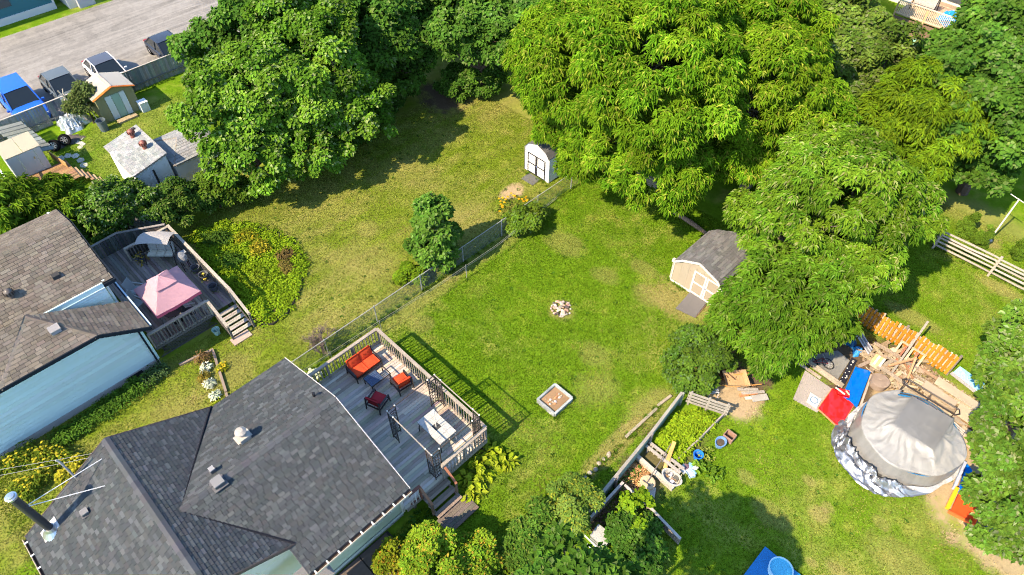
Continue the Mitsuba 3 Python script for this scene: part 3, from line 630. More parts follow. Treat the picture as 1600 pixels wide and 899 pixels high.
# fire pit, raised bed
t = thing('fire_pit', 'round heap of pale broken stones in the middle of the lawn', 'fire pit'); r = np.random.default_rng(7)
def stone(c, s, col, r, flat=.6):
    import trimesh
    b = trimesh.creation.icosphere(1); v = np.array(b.vertices); v = v*(1+.35*(meshkit.noise(v*1.6+r.uniform(0, 99, 3))[:, None]-.5))*np.array([s*r.uniform(.8, 1.3), s*r.uniform(.7, 1.1), s*flat])
    a = r.uniform(0, 6.28); ca, sa = math.cos(a), math.sin(a)
    return MB().add(v @ np.array([[ca, sa, 0], [-sa, ca, 0], [0, 0, 1]])+np.asarray(c), b.faces, col)
for i in range(75):
    a, q = r.uniform(0, 6.28), math.sqrt(r.random())*.5
    col = [(.40, .33, .26), (.30, .26, .22), (.50, .43, .36), (.12, .10, .09), (.42, .27, .2)][r.integers(5)]
    stone((-13.12+q*math.cos(a), 16.42+q*math.sin(a), .03+.12*(1-q*1.8)), r.uniform(.05, .095), tint(col, .2, r), r).part(t, 'stone')
t = thing('raised_bed', 'square wooden raised planter with peeling pale blue boards in the lawn', 'planter'); PB = (.28, .31, .31)
for i, (a, b) in enumerate((((-10.35, 11.88), (-9.36, 11.88)), ((-9.36, 11.88), (-9.36, 12.98)), ((-9.36, 12.98), (-10.35, 12.98)), ((-10.35, 12.98), (-10.35, 11.88)))):
    MB().bar((*a, .12), (*b, .12), .1, .24, tint(PB, .08), n=8).mot(.35, 5, i).part(t, 'board')
m = MB(); m.box((-9.855, 12.43, .08), (.9, 1.0, .1), (.26, .17, .1)); m.mot(.4, 5); m.part(t, 'soil')
for i in range(16): stone((-9.855+r.uniform(-.3, .3), 12.43+r.uniform(-.36, .36), .14), r.uniform(.03, .07), tint([(.5, .45, .4), (.42, .2, .1), (.36, .3, .22)][i % 3], .2, r), r).part(t, 'stone')
ORD = ['first', 'second', 'third', 'fourth', 'fifth', 'sixth', 'seventh', 'eighth', 'ninth', 'tenth']
for i in range(6): stone((-6.6+r.uniform(-.03, .03)-.04*i*(i < 3)*.3, 12.13-i*.29, .03), .11, tint((.36, .32, .265), .12, r), r, .5).solo('edging_stone', ORD[i]+' pale stone of the row beside the garden fence, counted from the far end', 'stone', group='edging stones beside the garden fence')
# ------------------------------------------------------------------ the pale blue neighbour house
H2 = thing('blue_house', 'pale blue clapboard house with brown shingled roofs at the left edge', 'house')
BLUE = (.60, .74, .74)
def topz(y): return 2.62+(3.5-2.62)*(1.5-y)/(1.4) if y > .1 else 3.5-.04*(.1-y)
cl = .20; z = .32; i = 0
r = np.random.default_rng(3)
while z < 3.5:                      # clapboards of the wall that faces the bungalow
    y1 = 1.5 if z+cl < 2.62 else 1.5-(z+cl-2.62)/(.88)*1.4
    if z+cl > 3.44: break
    zz = z+cl/2
    MB().bar((-23.7+.016, -8.5, zz), (-23.7+.016, y1, zz), .02, cl-.034, tint(BLUE, .06, r), n=16, up=(-.2, 0, 1)).mot(.05, 1.2, i).part(H2, 'clapboard')
    z += cl; i += 1
m = MB(); m.slab([(-23.72, -8.5, .3), (-23.72, 1.5, .3), (-23.72, 1.5, 2.66), (-23.72, .1, 3.55), (-23.72, -8.5, 3.4)], .1, np.array(BLUE)*.35, d=(-.1, 0, 0)); m.box((-25.6, 1.45, 1.4), (3.7, .1, 2.3), BLUE); m.part(H2, 'wall')
m = MB(); m.box((-23.72, -3.5, .15), (.16, 10, .3), (.42, .40, .38)); m.mot(.2, 1.5); m.part(H2, 'footing'); MB().box((-23.63, .35, .17), (.06, .7, .22), (.03, .03, .035)).part(H2, 'cellar_window', 'gloss')
MB().box((-23.66, 1.5, 1.5), (.11, .11, 2.3), (.50, .70, .72)).part(H2, 'corner_trim'); MB().tube([(-23.62, 1.42, 2.55), (-23.62, 1.42, .2), (-23.4, 1.42, .08)], .04, (.02, .025, .03), 7).part(H2, 'downpipe')
BR = [(.13, .115, .096), (.15, .132, .11), (.115, .102, .086), (.165, .148, .125)]
A, B, C, Dd = (-23.1, 1.82, 2.75), (-23.25, .1, 3.62), (-25.3, -1.5, 4.43), (-25.1, 1.82, 2.75)
F = (-23.3, -3.55, 3.62); G2 = (-24.6, -9, 4.09)
r2 = uniq(H2+'__roof'); rm = MB()
for pts in ([A, B, C, Dd], [B, F, C], [F, (-23.3, -9, 3.55), G2, C]): rm.slab([(p[0], p[1], p[2]-.005) for p in pts], .1, (.03, .032, .036), d=(0, 0, -.1))
rm.slab([(-25.65, 1.86, 3.79), (-28.7, 1.86, 5.0), (-28.7, -9, 5.0), (-25.65, -9, 3.79)], .12, (.03, .032, .036), d=(0, 0, -.12)); rm.slab([(-28.7, 1.86, 5.0), (-31.7, 1.86, 3.79), (-31.7, -9, 3.79), (-28.7, -9, 5.0)], .12, (.03, .032, .036), d=(0, 0, -.12)); rm.put(r2)
def plane3(pts, uax):
    """shingle plane through three or four corners; u along uax"""
    p = np.array(pts, float); n = np.cross(p[1]-p[0], p[2]-p[0]); n /= np.linalg.norm(n); n *= np.sign(n[2])
    U = np.asarray(uax, float); U = U-n*(U@n); U /= np.linalg.norm(U); V = np.cross(n, U)
    if V[2] < 0: V = -V
    q = p-p[0]; return (p[0], U, V, list(zip(q@U, q@V)))
pl = [plane3([A, B, C, Dd], (1, 0, .1)), plane3([B, F, C], (0, 1, 0)), plane3([F, (-23.3, -9, 3.55), G2, C], (0, 1, 0)),
      plane3([(-25.65, 1.86, 3.79), (-28.7, 1.86, 5.0), (-28.7, -9, 5.0), (-25.65, -9, 3.79)], (0, 1, 0)), plane3([(-28.7, 1.86, 5.0), (-31.7, 1.86, 3.79), (-31.7, -9, 3.79), (-28.7, -9, 5.0)], (0, 1, 0))]
shingles(r2, pl, .31, .16, BR, 21)
ridge(r2, C, B, (.14, .12, .10)); ridge(r2, C, F, (.18, .16, .135)); ridge(r2, (-28.7, -9, 5.0), (-28.7, 1.86, 5.0), (.15, .135, .11))
m = MB(); NV = (.022, .028, .036)
for a, b in ((A, B), (B, F), (F, (-23.3, -9, 3.55)), (A, Dd), ((-25.64, 1.86, 3.74), (-25.64, -9, 3.74)), ((-25.65, 1.88, 3.74), (-28.7, 1.88, 4.95)), ((-28.7, 1.88, 4.95), (-31.7, 1.88, 3.74)), (Dd, (-28.9, 1.84, 2.75))):
    m.bar((a[0]+.03, a[1]+.03, a[2]-.07), (b[0]+.03, b[1]+.03, b[2]-.07), .05, .17, NV)
m.part(r2, 'fascia')
MB().bar((-23.2, 1.9, 2.7), (-29.9, 1.9, 2.75), .1, .06, (.42, .52, .6)).part(r2, 'gutter')
for i in range(5): MB().bar((-25.5, -8, 3.1+i*.125+.02), (-25.5, 1.4-.0*i, 3.1+i*.125+.02), .03, .125, tint(BLUE, .04, r), up=(.12, 0, 1)).part(H2, 'clapboard')
MB().box((-25.56, -3.4, 3.3), (.06, 9.6, 1.2), BLUE).part(H2, 'wall')
MB().box((-28.7, 1.5, 2.0), (6, .1, 3.7), BLUE).part(H2, 'wall'); MB().slab([(-25.7, 1.55, 3.6), (-28.7, 1.55, 4.85), (-31.6, 1.55, 3.7)], .1, BLUE, d=(0, -.1, 0)).part(H2, 'gable')
def turbine(h, x, y, z, col, r=.16, k='roof_turbine'):
    t = uniq(h+'__'+k); MB().lathe((x, y, z), [(r*.75, -.15), (r*.7, .12), (r, .14), (r*1.15, .22), (r, .33), (r*.5, .4), (0, .42)], col, 16).put(t, 'satin', 40)
    m = MB()
    for i in range(10): a = i*.628; m.box((x+r*1.13*math.cos(a), y+r*1.13*math.sin(a), z+.24), (.02, .05, .16), np.asarray(col)*.4, rz=a)
    m.part(t, 'vane')
turbine(H2, -26.9, -1.5, 4.3, (.10, .085, .075)); turbine(H2, -28.4, -1.75, 4.9, (.20, .12, .08), .18)
m = MB(); m.box((-24.25, -.95, 4.03), (.36, .36, .14), (.30, .29, .29)); m.box((-24.25, -.95, 4.12), (.4, .4, .04), (.25, .245, .245)); m.part(H2, 'roof_vent')
m = MB(); m.box((-26.8, .2, 4.3), (.25, .3, .16), (.05, .05, .05)); m.part(H2, 'roof_vent')

# its deck
D2 = thing('dark_deck', 'dark weathered deck with the pink gazebo beside the pale blue house', 'deck')
DG = (.235, .205, .175)
boards(D2, -31.0, -23.95, 1.75, 3.4, .7, .137, DG, 'x', .35, joints=(-29, -27, -25.5), seed=8); boards(D2, -29.85, -23.95, 3.4, 5.5, .7, .137, DG, 'x', .35, joints=(-28, -26.5), seed=9)
m = MB()
for x in (-30.5, -28.5, -26.5, -24.2): m.box((x, 3.5, .55), (.06, 3.6, .2), (.08, .075, .07)); m.box((x, 1.95, .3), (.1, .1, .6), (.08, .075, .07)); m.box((x, 5.3 if x > -30 else 3.2, .3), (.1, .1, .6), (.08, .075, .07))
m.part(D2, 'joist')
R2 = (.36, .32, .27); DB = (.16, .15, .135)
railing(D2, (-23.95, 1.65), (-23.95, 4.42), .62, 1.6, R2, (.01, .5, .99), bal_col=DB, bal_w=.05, step=.15, outer=1)
railing(D2, (-29.9, 5.52), (-23.95, 5.52), .62, 1.6, R2, (.005, .25, .5, .75, .995), bal_col=DB, bal_w=.045, step=.15, outer=1)
railing(D2, (-29.85, 3.25), (-29.85, 5.5), .62, 1.55, R2, (.01, .99), bal_col=DB, bal_w=.05, step=.15, outer=1)
g = uniq(D2+'__privacy_screen'); m = MB()
for a, b in (((-31.0, 1.85), (-31.1, 3.45)), ((-31.1, 3.45), (-30.0, 5.45))): m.bar((*a, 1.62), (*b, 1.62), .11, .04, (.30, .28, .26), n=6)
m.mot(.2, 3).put(g)
for a, b in (((-31.0, 1.85), (-31.1, 3.45)), ((-31.1, 3.45), (-30.0, 5.45))):
    a, b = np.array(a), np.array(b); n = int(np.linalg.norm(b-a)/.14)
    for i in range(n): p = a+(b-a)*(i+.5)/n; MB().box((*p, .82), (.13, .02, 1.56), tint((.11, .105, .1), .3), rz=math.atan2(*(b-a)[::-1])).part(g, 'board')
g = uniq(D2+'__lattice_skirt'); m = MB()
for s in (1, -1):
    for i in range(36):
        y = 1.2+i*.1; a, b = np.array([-23.9+.006*s, y, .04]), np.array([-23.9+.006*s, y+s*.56, .6])
        if min(a[1], b[1]) < 1.65 or max(a[1], b[1]) > 4.4: continue
        m.bar(a, b, .008, .022, (.13, .12, .11), up=(1, 0, 0))
m.bar((-23.9, 1.65, .62), (-23.9, 4.4, .62), .03, .1, (.14, .13, .12)); m.bar((-23.9, 1.65, .03), (-23.9, 4.4, .03), .02, .05, (.12, .11, .1)); m.put(g); labels[g] = {'kind': 'stuff'}
s = uniq(D2+'__stair')
for y in (4.47, 5.5): MB().bar((-23.9, y, .58), (-22.62, y, .0), .05, .24, (.10, .09, .08)).part(s, 'stringer')
for i in range(5):
    for q in (-.065, .065): MB().bar((-23.72+i*.25+q*.9, 4.45, .56-i*.11), (-23.72+i*.25+q*.9, 5.52, .56-i*.11), .105, .035, tint((.33, .3, .26), .15), n=5).mot(.25, 3).part(s, 'tread')
for y in (4.45, 5.53): MB().bar((-23.95, y, 1.6), (-22.45, y, .95), .13, .045, R2, n=6).mot(.2, 3).part(s, 'handrail'); MB().box((-22.5, y, .5), (.09, .09, 1.0), DB).part(s, 'newel')
# pink gazebo
t = thing('gazebo', 'faded pink square gazebo with a small second tier on the dark deck', 'gazebo')
PK = (.52, .30, .34); x0, x1, y0, y1 = -26.1, -23.92, 2.33, 4.4; cx, cy = (x0+x1)/2-.0, (y0+y1)/2
def hipcanopy(x0, x1, y0, y1, z0, z1, top, sag, holder, name, col, n=10):
    m = MB(); cx, cy = (x0+x1)/2, (y0+y1)/2
    cor = [(x0, y0), (x1, y0), (x1, y1), (x0, y1)]; tp = [(cx-top, cy-top), (cx+top, cy-top), (cx+top, cy+top), (cx-top, cy+top)]
    for k in range(4):
        a, b, c, d = (np.array(v) for v in (cor[k], cor[(k+1) % 4], tp[(k+1) % 4], tp[k])); V = []
        for i in range(n+1):
            for j in range(n+1):
                u, w = i/n, j/n; p = (a*(1-u)+b*u)*(1-w)+(d*(1-u)+c*u)*w
                V.append((*p, z0+(z1-z0)*w**.92-sag*math.sin(math.pi*u)*(1-w)*.8-sag*math.sin(math.pi*u)*math.sin(math.pi*w)*.5+.012*math.sin(9*u+5*w)*math.sin(math.pi*u)))
        m.add(V, [[i*(n+1)+j, (i+1)*(n+1)+j, (i+1)*(n+1)+j+1, i*(n+1)+j+1] for i in range(n) for j in range(n)], col)
    m.mot(.06, 1.5).part(holder, name, 'cloth', True)
hipcanopy(x0, x1, y0, y1, 2.3, 2.95, .33, .05, t, 'canopy', PK); hipcanopy(cx-.48, cx+.48, cy-.48, cy+.48, 2.93, 3.25, .02, .02, t, 'top_tier', PK)
m = MB()
for a, b in (((x0, y0), (x1, y0)), ((x1, y0), (x1, y1)), ((x1, y1), (x0, y1)), ((x0, y1), (x0, y0))):
    pts = [np.array(a)*(1-u)+np.array(b)*u for u in np.linspace(0, 1, 13)]
    top = [(*p, 2.3-.04*math.sin(math.pi*u)) for p, u in zip(pts, np.linspace(0, 1, 13))]; bot = [(q[0], q[1], q[2]-.16-.02*math.sin(u*20)) for q, u in zip(top, np.linspace(0, 1, 13))]
    m.add(top+bot, [[i, i+1, i+14, i+13] for i in range(12)], (.62, .13, .20))
m.part(t, 'valance', 'cloth')
for p in ((x0+.1, y0+.1), (x1-.1, y0+.1), (x1-.1, y1-.1), (x0+.1, y1-.1)): MB().tube([(*p, .7), (*p, 2.3)], .025, (.05, .045, .05), 7).part(t, 'post', 'satin')
# things on that deck
def rotz2(c, ang): return rot((c[0], c[1], c[2]), ang)
t = thing('garden_swing', 'canopied garden swing with grey awning and pale cushions on the dark deck', 'swing'); P = rotz2((-28.85, 4.55, .7), math.radians(45))
m = MB(); n = 8; V = []
for i in range(n+1):
    for j in range(5): u, w = i/n*2-1, j/4*2-1; V.append(P(u*.78, w*.5, 1.55-.09*u*u-.16*(w > 0)*w-.05*w*w))
m.add(V, [[i*5+j, (i+1)*5+j, (i+1)*5+j+1, i*5+j+1] for i in range(n) for j in range(4)], (.42, .40, .38)); m.part(t, 'awning', 'cloth', True)
for sx in (-.72, .72): MB().tube([P(sx, -.5, 0), P(sx*.98, 0, 1.46)], .022, BLK, 6).part(t, 'leg', 'satin'); MB().tube([P(sx, .5, 0), P(sx*.98, 0, 1.46)], .022, BLK, 6).part(t, 'leg', 'satin'); MB().tube([P(sx*.8, 0, 1.45), P(sx*.8, -.05, .45)], .014, BLK, 5).part(t, 'hanger')
for i in range(3): cushion(MB(), P(-.42+i*.42, -.12, .45), (.4, .42, .1), (.55, .56, .48), math.radians(45)).part(t, 'seat_cushion', smooth=True); cushion(MB(), P(-.42+i*.42, .15, .72), (.4, .46, .09), (.50, .50, .46), math.radians(45), tilt(1.3)).part(t, 'back_cushion', smooth=True)
t = thing('barbecue', 'grey lidded barbecue grill by the dark deck railing', 'barbecue'); P = rotz2((-27.4, 5.0, .7), math.radians(-20))
m = MB(); m.lathe(P(0, 0, 0), [(.02, .62), (.26, .66), (.28, .74), (.27, .82), (.2, .95), (.0, 1.0)], (.17, .18, .19), 16, 1.1, .8); m.part(t, 'lid', 'satin', 40)
m = MB(); m.box(P(-.42, 0, .7), (.26, .36, .03), (.3, .32, .34)); m.part(t, 'side_shelf')
for x in (-.2, .2):
    for y in (-.14, .14): MB().tube([P(x, y, 0), P(x, y, .66)], .018, BLK, 6).part(t, 'leg')
def softchair(loc, ang, lab, col, name='deck_chair'):
    t = thing(name, lab, 'chair'); P = rotz2(loc, ang)
    MB().slab([P(-.25, -.25, .42), P(.25, -.25, .42), P(.25, .25, .4), P(-.25, .25, .4)], .03, col).part(t, 'seat'); MB().slab([P(-.25, .25, .42), P(.25, .25, .42), P(.25, .4, .95), P(-.25, .4, .95)], .03, col, d=(0.02*math.sin(ang), -.02*math.cos(ang), 0)).part(t, 'backrest')
    for x in (-.25, .25):
        for y in (-.23, .27): MB().tube([P(x, y, 0), P(x, y, .6)], .015, (.3, .3, .3), 5).part(t, 'leg')
        MB().bar(P(x, -.25, .6), P(x, .3, .62), .045, .025, (.4, .42, .42)).part(t, 'armrest')
softchair((-27.35, 2.55, .7), 2.2, 'grey sling chair on the dark deck at the brown roof, farther from the stairs', (.28, .31, .32)); softchair((-26.55, 2.15, .7), 1.9, 'grey sling chair half under the pink gazebo next to the roof edge', (.26, .29, .29))
t = thing('bistro_table', 'small dark round table under the pink gazebo', 'table'); MB().lathe((-24.7, 3.1, .7), [(0, .72), (.42, .72), (.42, .69), (0, .68)], (.06, .055, .06), 20).part(t, 'top', 'satin'); MB().tube([(-24.7, 3.1, .7), (-24.7, 3.1, 1.4)], .03, BLK, 8).part(t, 'stem'); MB().lathe((-24.7, 3.1, .7), [(.25, 0), (.25, .03), (.04, .06)], BLK, 14).part(t, 'foot')
softchair((-24.4, 3.7, .7), 2.6, 'dark chair at the small round table under the pink gazebo', (.05, .05, .055)); 
t = thing('bucket', 'pale green bucket on the grass below the dark deck stairs', 'bucket'); MB().lathe((-23.35, 4.1, 0), [(0, .02), (.13, .01), (.17, .32), (.18, .33), (.16, .31), (.12, .04)], (.32, .5, .45), 14).part(t, 'body', 'satin'); MB().tube([(-23.52, 4.1, .32), (-23.35, 4.1, .42), (-23.18, 4.1, .32)], .01, (.5, .5, .5), 5).part(t, 'handle')
t = thing('stepping_slab', 'flat pinkish stone slab at the foot of the dark deck stairs', 'stone'); MB().box((-22.35, 4.75, .03), (.45, .9, .06), (.40, .31, .26)).mot(.2, 4).part(t, 'slab')
t = thing('bed_edging', 'weathered timber edging of the flower strip between the two houses', 'edging')
for a, b in (((-22.9, 2.0), (-22.6, 3.5)), ((-22.55, 3.45), (-20.15, 2.75)), ((-20.1, 2.72), (-19.2, 2.5))): MB().bar((*a, .06), (*b, .06), .11, .12, (.25, .2, .16), n=6).mot(.25, 4).part(t, 'board')
t = thing('board_fence', 'short grey board fence panel behind the dark deck', 'fence')
for i in range(17):
    u = i/16; MB().box((-32.6+1.7*u, 4.3+1.3*u, .65+.05*RNG.random()), (.115, .02, 1.35), tint((.24, .27, .28), .2), rz=math.atan2(1.3, 1.7)).mot(.2, 3, i).part(t, 'board')
MB().bar((-32.6, 4.33, 1.0), (-30.9, 5.63, 1.0), .04, .08, (.2, .2, .2)).part(t, 'rail')

# ------------------------------------------------------------------ yards at the upper left
t = thing('parking_fence', 'grey board fence along the parking lot behind the yards', 'fence')
for i in range(118):
    y = -4+i*.172
    if 4.9 < y < 8.4 and i % 3 == 0: continue
    MB().box((-45.55, y, .72), (.03, .16, 1.44), tint((.20, .215, .21), .25)).mot(.15, 2, i).part(t, 'board')
MB().bar((-45.52, -4, 1.46), (-45.52, 16, 1.46), .09, .04, (.42, .38, .33), n=24).mot(.15, 2).part(t, 'cap_rail')
MB().bar((-45.5, -4, .4), (-45.5, 16, .4), .05, .08, (.16, .16, .15)).part(t, 'rail')
S = thing('rusty_roof_shed', 'olive shed with rusty edged metal roof and white double doors by the parking lot', 'shed')
x0, x1, y0, y1, ze, zr = -45.3, -43.3, 7.55, 9.85, 1.72, 2.12; cy = (y0+y1)/2; OL = (.27, .26, .15)
for a, b in ((y0, cy-.62), (cy+.62, y1)): MB().slab([(x1, a, 0), (x1, b, 0), (x1, b, ze+(zr-ze)*(1-abs(b-cy)/1.15)), (x1, a, ze+(zr-ze)*(1-abs(a-cy)/1.15))], .05, OL, d=(-.05, 0, 0)).mot(.1, 2).part(S, 'wall_panel')
MB().slab([(x1, cy-.62, 1.6), (x1, cy+.62, 1.6), (x1, cy+.62, 1.9), (x1, cy, zr), (x1, cy-.62, 1.9)], .05, OL, d=(-.05, 0, 0)).part(S, 'gable')
m = MB(); m.box(((x0+x1)/2, y0+.03, ze/2), (x1-x0, .05, ze), OL); m.box(((x0+x1)/2, y1-.03, ze/2), (x1-x0, .05, ze), OL); m.box((x0, cy, ze/2), (.05, y1-y0, ze), OL); m.part(S, 'wall')
for k, (a, b, c) in enumerate(((cy-.6, cy-.22, (.62, .68, .70)), (cy-.2, cy+.26, (.30, .45, .38)), (cy+.28, cy+.6, (.60, .66, .70)))): MB().box((x1+.02, (a+b)/2, .82), (.04, b-a, 1.55), c).mot(.12, 3).part(S, 'door')
rf = uniq(S+'__roof'); m = MB()
for ya, yb, in ((y0-.15, cy), (y1+.15, cy)): m.slab([(x0-.1, ya, ze-.03), (x1+.12, ya, ze-.03), (x1+.12, yb, zr+.03), (x0-.1, yb, zr+.03)], .03, (.34, .31, .25), d=(0, 0, -.03))
m.mot(.3, 2.5).put(rf, 'satin')
for ya in (y0-.15, y1+.15): MB().bar((x1+.13, ya, ze-.03), (x1+.13, cy, zr+.035), .2, .03, (.42, .13, .03), n=6).mot(.4, 5).part(rf, 'rust_edge')
MB().bar((x0, cy, zr+.05), (x1+.1, cy, zr+.05), .14, .04, (.50, .38, .30), n=6).mot(.3, 4).part(rf, 'ridge_strip')
S = thing('white_roof_shed', 'shed with pale grey shingled roof and two brown mushroom vents', 'shed')
x0, x1, y0, y1 = -37.55, -33.9, 5.85, 7.9; zf = lambda y: 2.15+(y-y0)/(y1-y0)*.45
m = MB(); m.box(((x0+x1)/2, (y0+y1)/2, 1.0), (x1-x0-.2, y1-y0-.2, 2.0), (.66, .68, .68)); m.part(S, 'wall')
MB().slab([(x1-.1, y0+.1, 2.0), (x1-.1, y1-.1, 2.0), (x1-.1, y1-.1, zf(y1-.1)-.05), (x1-.1, y0+.1, zf(y0+.1)-.05)], .1, (.66, .68, .68), d=(-.1, 0, 0)).part(S, 'wall')
rf = uniq(S+'__roof'); MB().slab([(x0, y0, zf(y0)), (x1, y0, zf(y0)), (x1, y1, zf(y1)), (x0, y1, zf(y1))], .07, (.30, .25, .2), d=(0, 0, -.07)).put(rf)
shingles(rf, [plane3([(x0, y0, zf(y0)+.003), (x1, y0, zf(y0)+.003), (x1, y1, zf(y1)+.003), (x0, y1, zf(y1)+.003)], (1, 0, 0))], .36, .19, [(.27, .28, .28), (.31, .32, .315), (.245, .26, .255)], 4, keep=140)
for vx in (-36.75, -35.3): turbine(S, vx, 7.3, zf(7.3)+.1, (.22, .085, .06), .17, 'mushroom_vent')
m = MB(); m.box((-37.3, 7.6, zf(7.6)+.06), (.16, .16, .1), (.06, .06, .06)); m.part(S, 'vent')
m = MB(); m.box((x1-.03, 6.9, 1.0), (.05, .09, 2.0), (.05, .05, .05)); m.part(S, 'corner_trim')
S = thing('low_white_annex', 'low white outbuilding with grey hipped roof tucked against the maple', 'shed')
m = MB(); m.box((-35.3, 9.3, .85), (2.6, 2.6, 1.7), (.64, .66, .67)); m.part(S, 'wall')
rf = uniq(S+'__roof'); e = [(-36.8, 7.95, 1.78), (-33.75, 7.95, 1.78), (-33.75, 10.8, 1.78), (-36.8, 10.8, 1.78)]; ri = [(-35.4, 9.1, 2.2), (-35.2, 10.0, 2.2)]
fc = [[e[0], e[1], ri[0]], [e[1], e[2], ri[1], ri[0]], [e[2], e[3], ri[1]], [e[3], e[0], ri[0], ri[1]]]
m = MB()
for f in fc: m.slab(f, .06, (.26, .22, .18), d=(0, 0, -.06))
m.put(rf)
shingles(rf, [plane3([(p[0], p[1], p[2]+.003) for p in f], u) for f, u in zip(fc, ((1, 0, 0), (0, 1, 0), (1, 0, 0), (0, 1, 0)))], .36, .19, [(.24, .25, .255), (.28, .285, .285)], 6, keep=120)
for i in (0, 1): ridge(rf, e[i], ri[0], (.22, .2, .18), w=.18)
S = thing('storage_cabin', 'light grey storage cabin with beige roof panels on the wooden landing', 'shed')
for k, (ya, yb) in enumerate(((1.6, 2.55), (2.57, 3.45))): MB().slab([(-40.45, ya, 2.0), (-40.45, yb, 2.0), (-42.0, yb, 2.15), (-42.0, ya, 2.15)], .05, (.38, .345, .26)).part(S, 'roof_panel')
for ya, yb in ((1.65, 2.2), (2.21, 3.05), (3.06, 3.4)): MB().box((-40.5, (ya+yb)/2, 1.2), (.06, yb-ya, 1.55), (.46, .48, .48)).part(S, 'wall_panel')
m = MB(); m.box((-41.25, 3.38, 1.2), (1.45, .06, 1.55), (.42, .44, .44)); m.box((-41.25, 1.66, 1.2), (1.45, .06, 1.55), (.42, .44, .44)); m.box((-40.45, 2.9, 1.45), (.05, .05, .12), (.45, .3, .08)); m.part(S, 'wall')
S = thing('wooden_landing', 'reddish brown wooden landing and steps beside the grey storage cabin', 'deck')
for i in range(16): MB().bar((-40.2+i*.13-.2, 2.0, .55), (-40.2+i*.13-.2, 4.2, .55), .12, .03, tint((.26, .16, .09), .3), n=5).mot(.3, 3, i).part(S, 'board')
for i in range(5): MB().bar((-39.6+i*.3, 4.3+.17*i, .45-.1*i), (-38.5+i*.2, 4.3+.17*i, .45-.1*i), .16, .04, tint((.36, .26, .15), .2), n=4).mot(.3, 3).part(S, 'tread')
MB().slab([(-41.3, 3.75, 1.0), (-39.7, 4.05, .9), (-39.7, 4.05, .5), (-41.3, 3.75, .5)], .04, (.38, .24, .1)).mot(.2, 3).part(S, 'side_board')
S = thing('corrugated_lean_to', 'pale blue corrugated lean-to roof at the left edge beside the brown roof', 'shed')
n = 60; V = []
for i in range(n+1):
    y = -6+6.5*i/n; V += [(-37.6, y, 2.15+.03*math.cos(i*math.pi)), (-32.7, y, 1.95+.03*math.cos(i*math.pi))]
MB().add(V, [[2*i, 2*i+1, 2*i+3, 2*i+2] for i in range(n)], (.42, .52, .54)).part(S, 'roof_sheet', 'satin'); m = MB(); m.box((-35.2, .3, 1.0), (4.6, .08, 1.9), (.42, .46, .46)); m.box((-32.9, -2.8, .95), (.08, 6.2, 1.9), (.5, .55, .55)); m.part(S, 'wall')
S = thing('striped_roof_shed', 'dark and white ribbed metal roof at the left edge below the storage cabin', 'shed')
for i in range(12): MB().bar((-40.2, .9-.15*i, 2.1), (-38.3, .9-.15*i, 2.0), .12, .04, (.08, .08, .085) if i % 2 else (.32, .34, .36)).part(S, 'roof_rib')
MB().bar((-40.6, 1.15, 2.15), (-37.6, 1.05, 2.0), .09, .08, (.62, .64, .65)).part(S, 'edge_trim'); m = MB(); m.box((-39.2, -.2, .95), (1.8, 2.2, 1.9), (.3, .32, .33)); m.part(S, 'wall')
S = thing('grey_board_screen', 'leaning panel screen of grey boards next to the parking fence at the left edge', 'screen')
for i in range(9): MB().slab([(-45.2+i*.42, 2.1+.14*i, 1.35-.03*i), (-44.82+i*.42, 2.1+.14*i, 1.35-.03*i), (-44.8+i*.42, 3.7+.05*i, 1.15-.03*i), (-45.18+i*.42, 3.7+.05*i, 1.15-.03*i)], .03, tint((.20, .22, .2), .15)).mot(.2, 2).part(S, 'board')
m = MB()
for x in (-45, -42): m.box((x, 2.4, .6), (.08, .08, 1.2), (.15, .14, .12)); m.box((x, 3.5, .55), (.08, .08, 1.1), (.15, .14, .12))
m.part(S, 'post')
def crumple(cx, cy, rx, ry, h, n=56, seed=1, z0=.01, f=3.2, ridge_amt=1.0):
    u = np.linspace(-1, 1, n); X, Y = np.meshgrid(u, u, indexing='ij'); rr = np.sqrt(X**2+Y**2)
    p = np.stack([X*rx*f, Y*ry*f, np.full_like(X, seed*3.1)], -1)
    nz = np.abs(meshkit.fbm(p, 4, seed)-.5)*2; nz2 = np.abs(meshkit.noise(p*1.9+5, seed)-.5)*2
    w = np.clip(1-np.maximum(np.abs(X), np.abs(Y))**3, 0, 1)
    ang = np.arctan2(Y, X); edge = 1+.18*np.sin(3*ang+seed)+.1*np.sin(7*ang)
    Z = z0+h*w*(.35+ridge_amt*(.75*(1-nz)**2+.4*(1-nz2)**3-.3))
    sq = np.maximum(np.abs(X), np.abs(Y))/np.maximum(rr, 1e-6)
    V = np.stack([cx+X*sq*rx*edge, cy+Y*sq*ry*edge, np.maximum(Z, .006)], -1).reshape(-1, 3)
    F = [[i*n+j, (i+1)*n+j, (i+1)*n+j+1, i*n+j+1] for i in range(n-1) for j in range(n-1)]
    return V, F
t = thing('silver_tarp', 'crumpled silver tarpaulin heap beside the spare wheels', 'tarpaulin'); V, F = crumple(-44.6, 6.1, .85, .95, .75, 40, 3); MB().add(V, F, (.62, .66, .70)).put(uniq(t+'__sheet'), 'foil')
